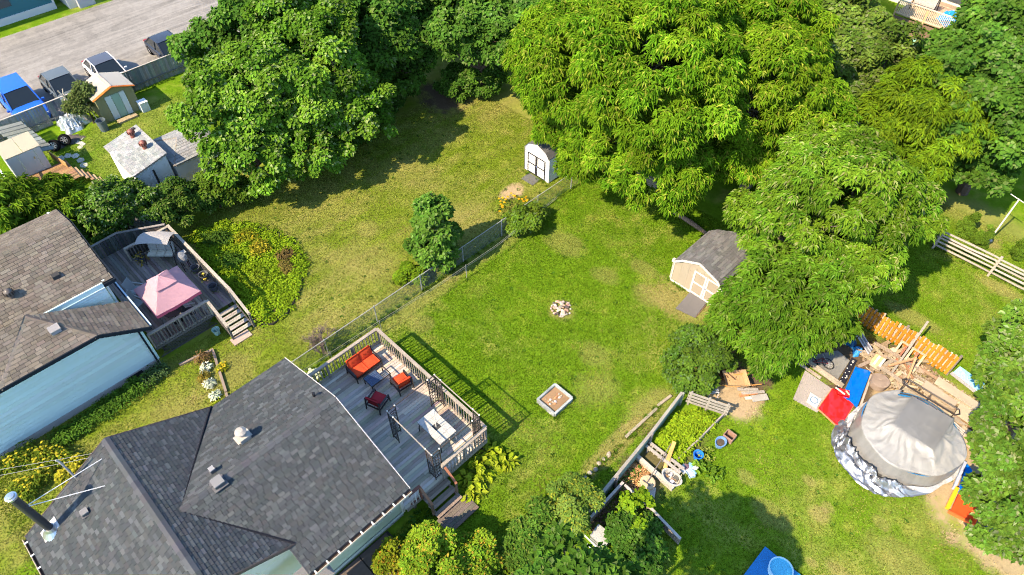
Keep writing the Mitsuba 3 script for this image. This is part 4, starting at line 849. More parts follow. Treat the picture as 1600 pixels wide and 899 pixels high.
def wheel(holder, c, axis, r, w, name='wheel'):
    a = np.asarray(axis, float); a /= np.linalg.norm(a); e = np.cross(a, [0, 0, 1] if abs(a[2]) < .9 else [1, 0, 0]); e /= np.linalg.norm(e); g = np.cross(a, e); M = np.stack([e, g, a], 1)
    def L(prof, col, n=22): b = MB(); b.lathe((0, 0, 0), prof, col, n); v, f, cc = b.arrays(); return v @ M.T+np.asarray(c), f, cc
    k = uniq(holder+'__'+name); v, f, cc = L([(r*.62, -w/2), (r*.95, -w/2), (r, -w*.3), (r, w*.3), (r*.95, w/2), (r*.62, w/2), (r*.6, 0)], (.012, .012, .013)); b = MB(); b.add(v, f, cc); b.put(k)
    b = MB(); v, f, cc = L([(r*.62, w*.4), (r*.56, w*.42), (r*.54, w*.2), (0, w*.15)], (.05, .05, .055)); b.add(v, f, cc)
    for i in range(6):
        q = i*math.pi/3; d = e*math.cos(q)+g*math.sin(q); b.bar(np.asarray(c)+a*w*.38+d*r*.08, np.asarray(c)+a*w*.4+d*r*.6, r*.17, r*.06, (.72, .74, .78), up=a)
    v, f, cc = L([(r*.64, w*.44), (r*.55, w*.46)], (.7, .72, .75)); b.add(v, f, cc); b.part(k, 'rim', 'metal'); return k
for lab, c, ax in (('spare car wheel with bright spoked rim standing on the grass, left of the two', (-42.75, 4.3, .34), (.75, -.5, .45)), ('spare car wheel with bright spoked rim leaning behind the nearer one, right of the two', (-42.85, 4.95, .36), (.8, -.45, .35))):
    t = thing('spare_wheel', lab, 'wheel'); wheel(t, c, ax, .34, .22, 'tyre')
for i, (x, y, s) in enumerate(((-41.75, 4.15, .3), (-41.7, 4.55, .28), (-41.4, 4.85, .3), (-40.75, 4.9, .3), (-40.15, 4.85, .3), (-42.05, 5.4, .22), (-42.4, 5.6, .2), (-42.9, 5.8, .22), (-42.6, 5.5, .2), (-42.2, 5.65, .18))):
    a = RNG.uniform(0, 6.28); pts = [(x+s*RNG.uniform(.8, 1.1)*math.cos(a+k*1.05), y+s*.75*math.sin(a+k*1.05), .03) for k in range(6)]
    MB().slab(pts, .05, tint((.44, .43, .38), .12)).mot(.15, 4).solo('flagstone', ORD[i]+' grey flagstone of the stepping path, counted from the spare wheels', 'stone', group='flagstones beside the spare wheels')
t = thing('dark_ground_sheet', 'dark sheet spread on the grass beside the silver tarpaulin', 'sheet'); V, F = crumple(-43.2, 5.1, .6, .9, .12, 18, 5); MB().add(V, F, (.10, .09, .085)).put(uniq(t+'__sheet'))
t = thing('rain_barrel', 'dark bin standing by the rusty roofed shed', 'bin'); MB().lathe((-42.7, 7.2, 0), [(0, .02), (.24, .0), (.28, .7), (.3, .72), (.27, .72), (.24, .1)], (.10, .13, .15), 16).part(t, 'body', 'satin')
t = thing('white_box', 'white box at the corner of the rusty roofed shed', 'box'); MB().box((-43.0, 9.95, .3), (.5, .5, .6), (.62, .66, .68)).part(t, 'body'); MB().box((-43.0, 9.95, .63), (.54, .54, .05), (.7, .72, .74)).part(t, 'lid')
t = thing('doorstep_plank', 'tan plank step in front of the rusty roofed shed', 'step'); MB().box((-42.8, 8.7, .07), (.4, 1.2, .12), (.32, .26, .16)).mot(.2, 3).part(t, 'board')
t = thing('teal_roof_house', 'large dark teal roofed building at the top left corner beyond the parking lot', 'house')
MB().slab([(-60.6, -14, 3.2), (-60.6, 11.5, 3.2), (-68, 11.5, 6.5), (-68, -14, 6.5)], .15, (.035, .11, .13)).mot(.15, .6).part(t, 'roof', 'satin'); m = MB(); m.box((-64.8, -1.2, 1.85), (7.6, 25, 2.7), (.05, .15, .18)); m.part(t, 'wall'); m = MB(); m.box((-64.78, -1.2, .25), (7.7, 25.1, .5), (.55, .55, .53)); m.part(t, 'footing'); MB().box((-60.98, 11.3, 1.85), (.1, .14, 2.7), (.6, .6, .6)).part(t, 'corner_trim'); MB().bar((-60.55, -14, 3.12), (-60.55, 11.5, 3.12), .14, .2, (.68, .67, .65)).part(t, 'gutter')
for i in range(6): MB().box((-60.97, -10+i*3.6, 1.7), (.06, 1.2, 1.1), (.04, .06, .07)).part(t, 'window', 'gloss')
m = MB(); m.box((-61.3, 12.8, 1.2), (2.4, 1.6, 2.4), (.5, .5, .48)); m.box((-60.4, 13.2, .5), (1.6, 1.2, 1.0), (.4, .4, .4)); m.part(t, 'porch')

# ------------------------------------------------------------------ cars nosed in to the parking fence
def car(label, loc, ang, L, W, Hh, body, kind='sedan', roofcol=None):
    t = thing('parked_car', label, 'car', 'cars parked along the board fence'); P = rot((*loc, 0), ang)
    xs = np.array([-.5, -.485, -.44, -.3, -.15, 0, .15, .3, .42, .47, .5])*L
    zt = np.array([.62, .72, .78, .80, .80, .80, .79, .74, .68, .6, .5])*(1.15 if kind == 'suv' else 1.0); wd = np.array([.78, .88, .95, 1, 1, 1, 1, .98, .92, .84, .7])*W/2
    def ring(x, w, zb, z): return [(x, s*w*k, q) for s, k, q in ((-1, .9, zb), (-1, 1, zb+.12), (-1, 1.0, z-.16), (-1, .93, z-.03), (-1, .6, z+.015), (1, .6, z+.015), (1, .93, z-.03), (1, 1.0, z-.16), (1, 1, zb+.12), (1, .9, zb))]
    V = [P(*p) for x, w, z in zip(xs, wd, zt) for p in ring(x, w, .22, z)]
    n = 10; F = [[i*n+k, i*n+(k+1) % n, (i+1)*n+(k+1) % n, (i+1)*n+k] for i in range(len(xs)-1) for k in range(n)]
    b = MB(); b.add(V, F, body)
    for e in (0, len(xs)-1): b.add(V[e*n:(e+1)*n], [[0, k, k+1] for k in range(1, n-1)], body)
    kb = b.put(uniq(t+'__body'), 'carpaint', 50)
    x0, x1, x2, x3 = ((-.47, -.42, .02, .22) if kind == 'suv' else (-.40, -.20, .06, .26)); zb = .78*(1.15 if kind == 'suv' else 1.0)
    cab = lambda x, w, z: [(x, -w*W/2, z), (x, w*W/2, z)]
    lo = [(x0*L, .9), (x1*L, .92), (x2*L, .92), (x3*L, .9)]; hi = [(x1*L, .72), (x1*L+.05*L, .74), (x2*L-.02*L, .74), (x2*L, .72)]
    # glass body of the cabin, then roof skin and pillars
    g = MB(); q = [P(x0*L, -.45*W, zb-.03), P(x0*L, .45*W, zb-.03), P(x3*L, .45*W, zb-.08), P(x3*L, -.45*W, zb-.08), P(x1*L, -.37*W, Hh-.03), P(x1*L, .37*W, Hh-.03), P(x2*L, .37*W, Hh-.03), P(x2*L, -.37*W, Hh-.03)]
    g.add(q, [[0, 1, 5, 4], [2, 3, 7, 6], [1, 2, 6, 5], [3, 0, 4, 7], [4, 5, 6, 7]], (0, 0, 0)); g.put(uniq(t+'__windows'), 'carglass')
    rc = body if roofcol is None else roofcol; b = MB(); nn = 6; V = []
    for i in range(nn+1):
        for j in range(nn+1): u, w = i/nn, j/nn*2-1; V.append(P((x1-.01+(x2-x1+.02)*u)*L, w*.385*W, Hh-.025+.035*(1-w*w)*(1-.5*(2*u-1)**2)))
    b.add(V, [[i*(nn+1)+j, (i+1)*(nn+1)+j, (i+1)*(nn+1)+j+1, i*(nn+1)+j+1] for i in range(nn) for j in range(nn)], rc); b.part(t, 'roof', 'carpaint', 50)
    for s in (-1, 1):
        b = MB()
        b.bar(P(x3*L, s*.45*W, zb-.05), P(x2*L, s*.378*W, Hh-.02), .06, .05, body); b.bar(P(x0*L, s*.45*W, zb), P(x1*L, s*.378*W, Hh-.02), .1, .05, body); b.bar(P(-.06*L, s*.462*W, zb-.03), P(-.06*L, s*.385*W, Hh-.03), .07, .04, body); b.bar(P(x1*L, s*.385*W, Hh-.025), P(x2*L, s*.385*W, Hh-.025), .05, .05, body)
        b.part(t, 'pillar', 'carpaint')
    for s in (-1, 1):
        for x in (-.31, .31): wheel(t, P(x*L, s*(W/2-.08), .32), (math.cos(ang+s*math.pi/2), math.sin(ang+s*math.pi/2), 0), .32, .2)
        MB().box(P(.46*L, s*.33*W, .58), (.18, .3, .12), (.75, .77, .8), rz=ang).part(t, 'headlight', 'gloss'); MB().box(P(-.487*L, s*.36*W, .66), (.1, .26, .14), (.35, .02, .02), rz=ang).part(t, 'tail_light', 'gloss'); MB().box(P(.2*L, s*(W/2+.08), .88), (.12, .16, .1), body, rz=ang).part(t, 'mirror', 'carpaint')
    return t
car('bright blue sport utility car at the left edge of the parking lot', (-48.2, 4.6), 0, 4.5, 1.9, 1.62, (.008, .10, .50), 'suv')
car('dark grey car half hidden behind the bush by the parking fence', (-48.3, 7.15), 0, 4.4, 1.75, 1.45, (.085, .10, .105))
car('silver sedan with a dark roof behind the rusty roofed shed', (-48.1, 9.95), 0, 4.5, 1.78, 1.42, (.60, .58, .58), 'sedan', (.06, .065, .08))
car('black sedan partly under the big left maple', (-47.9, 14.2), 0, 4.5, 1.78, 1.42, (.02, .024, .035))
# ------------------------------------------------------------------ vegetable plot along the east boundary
OLDW = (.29, .27, .235)
t = thing('garden_fence', 'low grey timber fence with pale green mesh panels along the vegetable plot', 'fence')
gp = [(-5.45, 8.9), (-5.62, 11.2), (-5.8, 13.6), (-6.05, 16.05)]
for a, b in zip(gp[:-1], gp[1:]):
    MB().bar((*a, .9), (*b, .9), .12, .05, OLDW, n=8).mot(.2, 3).part(t, 'top_rail'); MB().slab([(*a, .03), (*b, .03), (*b, .86), (*a, .86)], .012, (.25, .34, .27), d=(.012, 0, 0)).part(t, 'panel')
for p in gp: MB().box((p[0]+.06, p[1], .46), (.09, .09, .92), tint(OLDW, .2)).part(t, 'post')
t = thing('timber_edging', 'long bleached timber edging lying on the lawn beside the garden fence', 'edging')
for a, b in (((-6.62, 13.2), (-6.55, 15.2)), ((-6.6, 15.35), (-6.5, 16.15))): MB().bar((*a, .05), (*b, .05), .12, .1, (.33, .29, .225), n=8).mot(.25, 4).part(t, 'timber')
t = thing('slatted_fence', 'short bleached slatted fence closing the far end of the vegetable plot', 'fence')
for z in (.28, .48, .68, .88): MB().bar((-5.85, 16.25+(z-.6)*.05, z), (-4.25, 16.9, z-.02), .035, .11, (.31, .285, .245), n=6).mot(.2, 4).part(t, 'slat')
for p in ((-5.75, 16.34), (-5.05, 16.62), (-4.35, 16.9)): MB().box((*p, .48), (.08, .08, .96), tint(OLDW, .1)).part(t, 'post')
t = thing('plot_side_board', 'grey plank edging on the lawn side of the vegetable plot', 'edging')
for a, b in (((-4.36, 16.85), (-4.42, 14.9)), ((-4.44, 14.85), (-4.5, 13.6))): MB().bar((*a, .16), (*b, .16), .06, .3, tint((.34, .3, .25), .1), n=6).mot(.25, 4).part(t, 'board')
t = thing('plank_bench', 'low bench of two bleached planks across the vegetable plot', 'bench')
for y in (13.3, 13.52): MB().bar((-5.72, y, .4), (-4.05, y+.02, .38), .12, .05, (.34, .31, .265), n=6).mot(.2, 4).part(t, 'plank')
for i in range(7): MB().bar((-5.5+i*.22, 13.22, .36), (-5.5+i*.22, 13.6, .36), .06, .04, tint((.3, .27, .22), .2)).part(t, 'crosspiece')
for x in (-5.6, -4.2): MB().box((x, 13.41, .18), (.08, .3, .34), (.3, .27, .22)).part(t, 'leg')
t = thing('pale_beam', 'thick pale timber beam lying across the vegetable plot above the wood chips', 'timber'); MB().bar((-5.85, 12.8, .13), (-3.9, 12.7, .13), .17, .2, (.40, .37, .32), n=10).mot(.2, 3).part(t, 'beam')
t = thing('white_tub', 'white oval tub with odds and ends next to the pale beam', 'tub')
MB().lathe((-4.2, 12.98, 0), [(.12, .04), (.33, .04), (.4, .3), (.42, .32), (.36, .32), (.31, .1), (0, .08)], (.38, .37, .34), 22, 1.05, .72).part(t, 'body', 'satin', 40)
for i in range(7): MB().box((-4.2+RNG.uniform(-.2, .2), 12.98+RNG.uniform(-.13, .13), .17), RNG.uniform(.06, .18, 3), tint([(.3, .2, .12), (.6, .6, .6), (.12, .11, .1)][i % 3], .2), rz=RNG.uniform(0, 3)).part(t, 'contents')
t = thing('log_seat', 'sawn round of wood on a grey crate beside the wood chips', 'stump'); MB().lathe((-4.72, 12.12, .0), [(.3, .0), (.3, .36), (.27, .38), (0, .38)], (.50, .38, .24), 18).mot(.2, 6).part(t, 'round'); MB().box((-4.45, 11.95, .12), (.4, .4, .22), (.4, .36, .32), rz=.5).part(t, 'crate')
t = thing('leaning_plank', 'orange brown plank leaning over the bench in the vegetable plot', 'plank'); MB().bar((-4.62, 13.1, .25), (-4.95, 14.05, .75), .15, .035, (.52, .28, .1), n=6).mot(.2, 4).part(t, 'plank')
t = thing('garden_rake', 'thin grey tool handle leaning across the pale beam', 'tool'); MB().tube([(-4.72, 12.05, .42), (-5.0, 13.9, .7)], .018, (.17, .15, .14), 6).part(t, 'handle'); MB().bar((-4.9, 12.02, .42), (-4.55, 12.05, .42), .03, .03, (.1, .1, .1)).part(t, 'head')
r = np.random.default_rng(41)
def chips(name, lab, cx, cy, rx, ry, h, n, cols, size):
    m = MB()
    for i in range(n):
        a, q = r.uniform(0, 6.28), math.sqrt(r.random()); m.box((cx+rx*q*math.cos(a), cy+ry*q*math.sin(a), .02+h*(1-q*q)*r.uniform(.4, 1)), r.uniform(.4, 1.2, 3)*size, tint(cols[r.integers(len(cols))], .2, r), R=np.linalg.qr(r.normal(size=(3, 3)))[0])
    k = m.put(uniq(name)); stuff(k, lab, 'wood chips' if 'chip' in name else 'rubble')
chips('wood_chips', 'orange wood chip mulch spread between the garden fence and the pale beam', -5.2, 11.95, .7, .8, .1, 1100, [(.50, .30, .13), (.58, .38, .2), (.38, .2, .09), (.3, .17, .08)], np.array([.09, .05, .02]))
chips('soil_crumbs', 'dark soil and litter in the lower vegetable plot', -5.0, 10.2, .9, 1.0, .06, 700, [(.12, .085, .055), (.08, .06, .045), (.2, .14, .09)], np.array([.08, .06, .04]))
t = thing('plot_wall', 'grey weathered board walls of the lower vegetable plot', 'fence')
for a, b, z in (((-5.32, 11.3), (-5.3, 9.4), .7), ((-5.25, 11.32), (-4.2, 11.3), .55), ((-4.2, 11.3), (-2.5, 11.1), .6)): MB().bar((*a, z-.03), (*b, z-.03), .1, .05, (.42, .39, .36), n=8).mot(.2, 4).part(t, 'top_board'); MB().slab([(*a, .02), (*b, .02), (*b, z-.07), (*a, z-.07)], .03, (.25, .22, .19), d=(.01, .03, 0)).mot(.2, 3).part(t, 'side_board')
t = thing('grey_chest', 'grey box among the bushes of the lower vegetable plot', 'box'); MB().box((-4.6, 9.2, .28), (.62, .5, .5), (.32, .32, .3), rz=.1).part(t, 'body'); MB().box((-4.6, 9.2, .55), (.66, .54, .04), (.38, .38, .36), rz=.1).part(t, 'lid')
t = thing('plant_trellis', 'two parallel white rails among the lower bushes', 'frame')
for dy in (0, -.17): MB().tube([(-5.6, 8.78+dy, .55), (-4.0, 8.72+dy, .55)], .025, (.72, .74, .76), 7).part(t, 'rail')
for x in (-5.5, -4.1): MB().tube([(x, 8.78, .55), (x, 8.6, .05)], .022, (.7, .72, .74), 6).part(t, 'leg')
t = thing('white_ladder', 'white ladder lying at the bottom edge under the bushes', 'ladder')
for dy in (0, .3): MB().bar((-4.95, 8.0+dy, .32), (-3.5, 8.05+dy, .32), .05, .06, (.72, .74, .76)).part(t, 'rail')
for i in range(9): MB().bar((-4.85+i*.165, 8.0, .32), (-4.85+i*.165, 8.32, .32), .035, .035, (.66, .68, .7)).part(t, 'rung')
# odds and ends on the lawn side
t = thing('brown_crate', 'brown open crate at the top of the row of tubs beside the vegetable plot', 'crate')
for dx, dy, sx, sy in ((-.2, 0, .03, .34), (.2, 0, .03, .34), (0, .17, .4, .03), (0, -.17, .4, .03)): MB().box((-3.62+dx, 16.15+dy, .17), (sx, sy, .3), (.3, .19, .14)).part(t, 'side')
MB().box((-3.62, 16.15, .03), (.4, .34, .03), (.1, .07, .06)).part(t, 'base')
t = thing('blue_tub', 'pale blue tub planted with green next to the brown crate', 'tub'); MB().lathe((-3.72, 15.65, 0), [(.08, .02), (.17, .02), (.21, .27), (.225, .28), (.19, .28), (.16, .2), (0, .19)], (.13, .23, .42), 18, 1, 1.25).part(t, 'body', 'satin', 40)
plant_soil = MB().lathe((-3.72, 15.65, .21), [(.15, 0), (0, .02)], (.09, .07, .05), 14, 1, 1.25).part(t, 'soil')
t = thing('blue_bucket', 'bright blue bucket among seedlings beside the vegetable plot', 'bucket'); MB().lathe((-4.02, 14.5, 0), [(0, .02), (.14, .02), (.2, .34), (.21, .35), (.17, .34), (.13, .1)], (.02, .16, .6), 16).part(t, 'body', 'satin', 40)
t = thing('blue_white_bags', 'heap of light blue and white bags at the lower end of the tub row', 'bags')
for i in range(9):
    c = [(.36, .5, .6), (.52, .53, .52), (.2, .42, .66), (.16, .1, .12)][i % 4]; cushion(MB(), (-4.0+RNG.uniform(-.2, .25), 13.85+RNG.uniform(-.2, .3), .08+.1*RNG.random()), (RNG.uniform(.2, .34), RNG.uniform(.2, .34), .16), c, RNG.uniform(0, 3)).part(t, 'bag', 'satin', True)
t = thing('wooden_stake', 'thin tan stake standing beside the heap of bags', 'stake'); MB().tube([(-3.9, 13.0, 0), (-3.92, 13.1, .75)], .014, (.5, .42, .3), 6).part(t, 'stake')
# by the sumac: chair, barrow, boards, brush
t = thing('wire_chair', 'white lattice garden chair beside the slatted fence', 'chair'); P = rotz2((-5.35, 17.45, 0), .9)
m = MB()
for i in range(6): m.bar(P(-.22+i*.088, .2, .4), P(-.2+i*.08, .3, .85), .022, .012, (.55, .57, .6)); m.bar(P(-.23, .2+i*.018, .42+i*.08), P(.23, .2+i*.018, .42+i*.08), .012, .022, (.55, .57, .6))
m.part(t, 'backrest'); m = MB()
for i in range(6): m.bar(P(-.22, -.2+i*.08, .41), P(.22, -.2+i*.08, .41), .03, .012, (.52, .54, .57))
m.part(t, 'seat')
for x in (-.2, .2):
    for y in (-.2, .2): MB().tube([P(x*1.1, y*1.1, 0), P(x, y, .41)], .014, (.5, .5, .52), 6).part(t, 'leg')
t = thing('wheelbarrow', 'rusty orange wheelbarrow with a sandy tray under the sumac branches', 'wheelbarrow'); P = rotz2((-4.95, 18.5, 0), -.75)
MB().add([P(-.26, -.38, .34), P(.26, -.38, .34), P(.34, .42, .36), P(-.34, .42, .36), P(-.36, -.5, .6), P(.36, -.5, .6), P(.42, .55, .56), P(-.42, .55, .56)], [[0, 1, 2, 3], [0, 4, 5, 1], [1, 5, 6, 2], [2, 6, 7, 3], [3, 7, 4, 0]], (.44, .30, .17)).mot(.2, 5).part(t, 'tray')
for x in (-.3, .3): MB().tube([P(x*.3, -.75, .2), P(x, 0, .33), P(x*1.05, 1.05, .5)], .022, (.5, .24, .08), 6).part(t, 'handle')
MB().lathe((0, 0, 0), [(.0, 0)]*2, (0, 0, 0)) if 0 else wheel(t, P(0, -.8, .2), (math.cos(-.75), math.sin(-.75), 0), .2, .09)
for x in (-.25, .25): MB().tube([P(x, .35, .34), P(x, .42, .0)], .016, (.2, .15, .12), 5).part(t, 'leg')
for i, (x, y, a, L, c) in enumerate(((-4.35, 18.75, .75, .9, (.30, .28, .25)), (-4.2, 18.55, .95, .8, (.48, .2, .1)), (-4.1, 18.75, .85, 1.0, (.32, .295, .265)), (-3.9, 18.6, .9, .9, (.58, .5, .4)), (-3.75, 18.7, .92, .7, (.33, .31, .28)))):
    MB().bar((x-L/2*math.cos(a), y-L/2*math.sin(a), .05+i*.012), (x+L/2*math.cos(a), y+L/2*math.sin(a), .07+i*.015), .14 if i < 4 else .3, .03, c, n=4).mot(.2, 4).solo('scrap_board', ['pale scrap board nearest the wheelbarrow', 'reddish brown scrap board in the pile by the wheelbarrow', 'bleached scrap board in the middle of the pile by the wheelbarrow', 'tan scrap board second from the right in the pile by the wheelbarrow', 'wide white scrap board at the right end of the pile by the wheelbarrow'][i], 'board', group='scrap boards by the wheelbarrow')
t = thing('brush_pile', 'heap of brown cut twigs between the bush and the wheelbarrow', 'brush pile')
m = MB()
for i in range(170):
    a = r.uniform(0, 6.28); c = np.array([-6.0+r.normal(0, .45), 18.9+r.normal(0, .4), r.uniform(.05, .45)]); d = np.array([math.cos(a), math.sin(a), r.normal(0, .25)])*r.uniform(.25, .6)
    m.bar(c-d, c+d, .02, .02, tint((.17, .10, .06), .35, r))
m.part(t, 'twigs')
t = thing('fallen_log', 'pale brown fallen trunk in the shade under the big walnut', 'log'); MB().tube([(-13.4, 25.75, .12), (-12.2, 25.7, .13), (-11.2, 25.6, .1)], [.1, .13, .09], (.28, .19, .13), 9).mot(.3, 4).part(t, 'trunk')

# ------------------------------------------------------------------ clutter yard
def sheet(name, lab, cat, pts, col, z=.04, wr=.05, n=22, matn='satin', seed=1, edge=None, f=2.5):
    """wrinkled sheet over a quad of ground points"""
    p = np.array(pts, float); V = []
    for i in range(n+1):
        for j in range(n+1):
            u, w = i/n, j/n; q = (p[0]*(1-u)+p[1]*u)*(1-w)+(p[3]*(1-u)+p[2]*u)*w; V.append((*q, 0))
    V = np.array(V); q = V*f; q[:, 2] = seed*5.7
    V[:, 2] = z+wr*(1-np.abs(2*meshkit.fbm(q, 3, seed)-1))**2-wr*.3
    V[:, 2] = np.maximum(V[:, 2], .012)
    k = thing(name, lab, cat); b = MB(); b.add(V, [[i*(n+1)+j, (i+1)*(n+1)+j, (i+1)*(n+1)+j+1, i*(n+1)+j+1] for i in range(n) for j in range(n)], col); b.part(k, 'sheet', matn, True)
    if edge is not None:
        for i in range(4): a, bb = p[i], p[(i+1) % 4]; MB().bar((*a, z*.6+.01), (*bb, z*.6+.01), .06, .03, edge).part(k, 'hem')
    return k
sheet('blue_mat', 'bright blue rectangular mat between the junk pile and the red mat', 'mat', [(-1.62, 23.1), (-1.02, 23.35), (-.58, 21.15), (-1.3, 21.25)], (.004, .12, .52), .1, .05, seed=2, matn='gloss')
t = thing('mat_board', 'pale worn board along the edge of the blue mat', 'board'); MB().bar((-.93, 23.25, .06), (-.5, 21.3, .06), .09, .04, (.42, .35, .29), n=6).mot(.2, 4).part(t, 'board')
sheet('red_mat', 'crumpled shiny red mat on the grass next to the blue mat', 'mat', [(-1.78, 21.35), (-.76, 21.2), (-.62, 19.75), (-1.72, 19.98)], (.62, .012, .008), .1, .09, seed=4, matn='gloss', edge=(.66, .22, .12))
t = thing('red_toy', 'broken red plastic toy at the corner of the red mat', 'toy'); cushion(MB(), (-1.35, 21.4, .14), (.5, .36, .2), (.6, .02, .02), .5).part(t, 'body', 'gloss', True); MB().bar((-1.7, 21.35, .26), (-1.25, 21.3, .26), .05, .04, (.62, .55, .48)).part(t, 'strip'); MB().bar((-1.3, 21.5, .27), (-1.1, 21.4, .27), .05, .03, (.7, .6, .35)).part(t, 'decal')
t = thing('black_plank', 'long black tarred plank dotted with white between the grey slab and the blue mat', 'plank'); MB().bar((-1.85, 23.5, .07), (-1.6, 21.6, .07), .24, .05, (.022, .024, .035)).part(t, 'plank')
for i in range(14): q = RNG.uniform(0, 1); MB().box((-1.85+.25*q+RNG.uniform(-.09, .09), 23.5-1.9*q, .1), (.04, .05, .015), (.7, .68, .62), rz=RNG.uniform(0, 3)).part(t, 'chip')
t = thing('split_beam', 'long bleached split beam lying between the two slabs', 'beam'); MB().bar((-3.6, 21.86, .14), (-1.5, 21.72, .14), .16, .18, (.36, .305, .235), n=12).mot(.35, 4).part(t, 'beam'); MB().bar((-3.65, 21.55, .07), (-2.4, 21.5, .07), .1, .1, (.36, .3, .23), n=8).mot(.35, 4).part(t, 'splinter')
MB().slab([(-3.1, 21.4, .06), (-1.68, 21.35, .06), (-1.66, 19.84, .06), (-2.72, 19.7, .06)], .05, (.34, .31, .28)).mot(.25, 3).solo('plywood_sheet', 'weathered light plywood sheet lying on the grass with a white lid on it', 'plywood')
MB().slab([(-3.5, 22.1, .05), (-2.6, 23.45, .05), (-1.95, 23.3, .05), (-1.85, 21.9, .05)], .06, (.19, .19, .18)).mot(.25, 2.5).solo('concrete_slab', 'grey concrete slab under a bicycle at the edge of the sumac', 'slab')
t = thing('cooler_top', 'square white lid with a blue ring lying on the plywood sheet', 'lid'); MB().slab([(-2.36, 20.48, .12), (-1.84, 20.5, .12), (-1.78, 19.95, .12), (-2.24, 19.95, .12)], .05, (.50, .495, .48)).part(t, 'panel')
b = MB(); b.lathe((-2.05, 20.22, .0), [(.17, .121), (.17, .135), (.14, .135), (.14, .121)], (.12, .22, .34), 22); b.part(t, 'ring')
t = thing('bicycle', 'old bicycle lying on the grey concrete slab', 'bicycle')
def hoop(c, r0, tube, col, nrm=(0, 0, 1), n=22):
    nrm = np.asarray(nrm, float); nrm /= np.linalg.norm(nrm); e = np.cross(nrm, [1, .2, 0]); e /= np.linalg.norm(e); g = np.cross(nrm, e)
    return [np.asarray(c)+r0*(e*math.cos(q)+g*math.sin(q)) for q in np.linspace(0, 2*math.pi, n)]
for c in ((-2.55, 22.35, .16), (-3.1, 21.95, .14)):
    k = uniq(t+'__wheel'); MB().tube(hoop(c, .27, .02, BLK, (.2, .1, 1)), .022, (.03, .03, .03), 6, False).put(k); m = MB(); h = hoop(c, .25, 0, 0, (.2, .1, 1))
    for i in range(0, 21, 2): m.tube([c, h[i]], .004, (.5, .5, .5), 3, False)
    m.part(k, 'spokes')
m = MB(); A1, B1, C1, D1_, = (-2.55, 22.35, .16), (-2.75, 22.1, .3), (-3.1, 21.95, .14), (-2.85, 22.4, .25)
for a, b in ((A1, B1), (B1, C1), (A1, D1_), (D1_, C1), (B1, D1_)): m.tube([a, b], .018, (.16, .03, .03), 6)
m.part(t, 'frame', 'satin'); MB().tube([(-2.95, 22.55, .3), (-2.72, 22.3, .36)], .014, (.4, .4, .4), 6).part(t, 'handlebar')
t = thing('cable_spool', 'round weathered wooden spool top lying beside the lumber', 'spool'); MB().lathe((-.5, 22.95, 0), [(.3, .02), (.36, .04), (.36, .3), (.38, .32), (.38, .38), (.06, .39), (0, .36)], (.27, .21, .17), 22).mot(.25, 5).part(t, 'drum')
t = thing('yellow_crate', 'pale yellow striped crate on top of the lumber pile', 'crate')
for i in range(4): MB().box((-1.2+i*.11, 23.75, .5), (.1, .42, .2), (.75, .66, .22) if i % 2 == 0 else (.76, .72, .58), rz=0).part(t, 'slat')
MB().box((-1.03, 23.75, .3), (.42, .4, .2), (.5, .44, .3)).part(t, 'base')
t = thing('blue_tarp_bundle', 'dark blue tarpaulin bundle at the foot of the orange fence under the branches', 'tarpaulin'); V, F = crumple(-2.55, 24.3, .38, .34, .5, 22, 9); MB().add(V, F, (.006, .07, .18)).part(t, 'bundle', 'satin')
t = thing('blue_scrap', 'scrap of bright blue sheet sticking out of the lumber', 'sheet'); V, F = crumple(-1.95, 24.0, .2, .3, .3, 14, 12); MB().add(V, F, (.03, .22, .55)).part(t, 'scrap', 'satin')
for k, (y, z) in enumerate(((24.95, .5), (24.55, .35))):
    t = thing('corrugated_sheet', ('upper' if k == 0 else 'lower')+' of two ribbed grey metal sheets leaning at the left end of the orange fence', 'metal sheet')
    for i in range(5): MB().bar((-3.0+k*.75, y-.06*i+.0, z+.3-.03*i), (-2.3+k*.8, y-.35-.06*i, z+.1-.03*i), .05, .02, tint((.34, .35, .38) if i % 2 == 0 else (.16, .16, .18), .1)).part(t, 'rib', 'satin')
# loose planks
r = np.random.default_rng(77); WOODS = [(.40, .32, .22), (.35, .285, .205), (.46, .385, .28), (.27, .205, .14), (.31, .26, .20), (.25, .155, .095)]
n_pl = 0
for i in range(74):
    if i < 40: cx, cy, a, L = r.uniform(-1.6, .5), r.uniform(23.4, 25.0), r.choice([-.1, .2, .75, 1.3, 2.2, -.5])+r.normal(0, .2), r.uniform(.5, 1.5)
    else: cx, cy, a, L = r.uniform(.2, 3.3), 0, r.normal(-.02, .12), r.uniform(.8, 2.2); cy = r.uniform(23.4, 25.0)-.12*(cx-1)
    z = r.uniform(.04, .42 if i < 40 else .22); w = r.choice([.07, .09, .13, .15, .18]); dz_ = r.normal(0, .09)
    if i >= 40: dz_ *= .3
    MB().bar((cx-L/2*math.cos(a), cy-L/2*math.sin(a), max(.03, z-dz_)), (cx+L/2*math.cos(a), cy+L/2*math.sin(a), max(.03, z+dz_)), w, .035, tint(WOODS[r.integers(6)], .15, r), n=4).mot(.2, 4, i).solo('loose_plank', 'loose plank lying criss cross in the left heap of lumber below the orange fence' if i < 40 else 'loose plank lying flat in the right half of the lumber behind the trampoline', 'plank', group='criss cross planks in the left heap' if i < 40 else 'flat planks behind the trampoline')
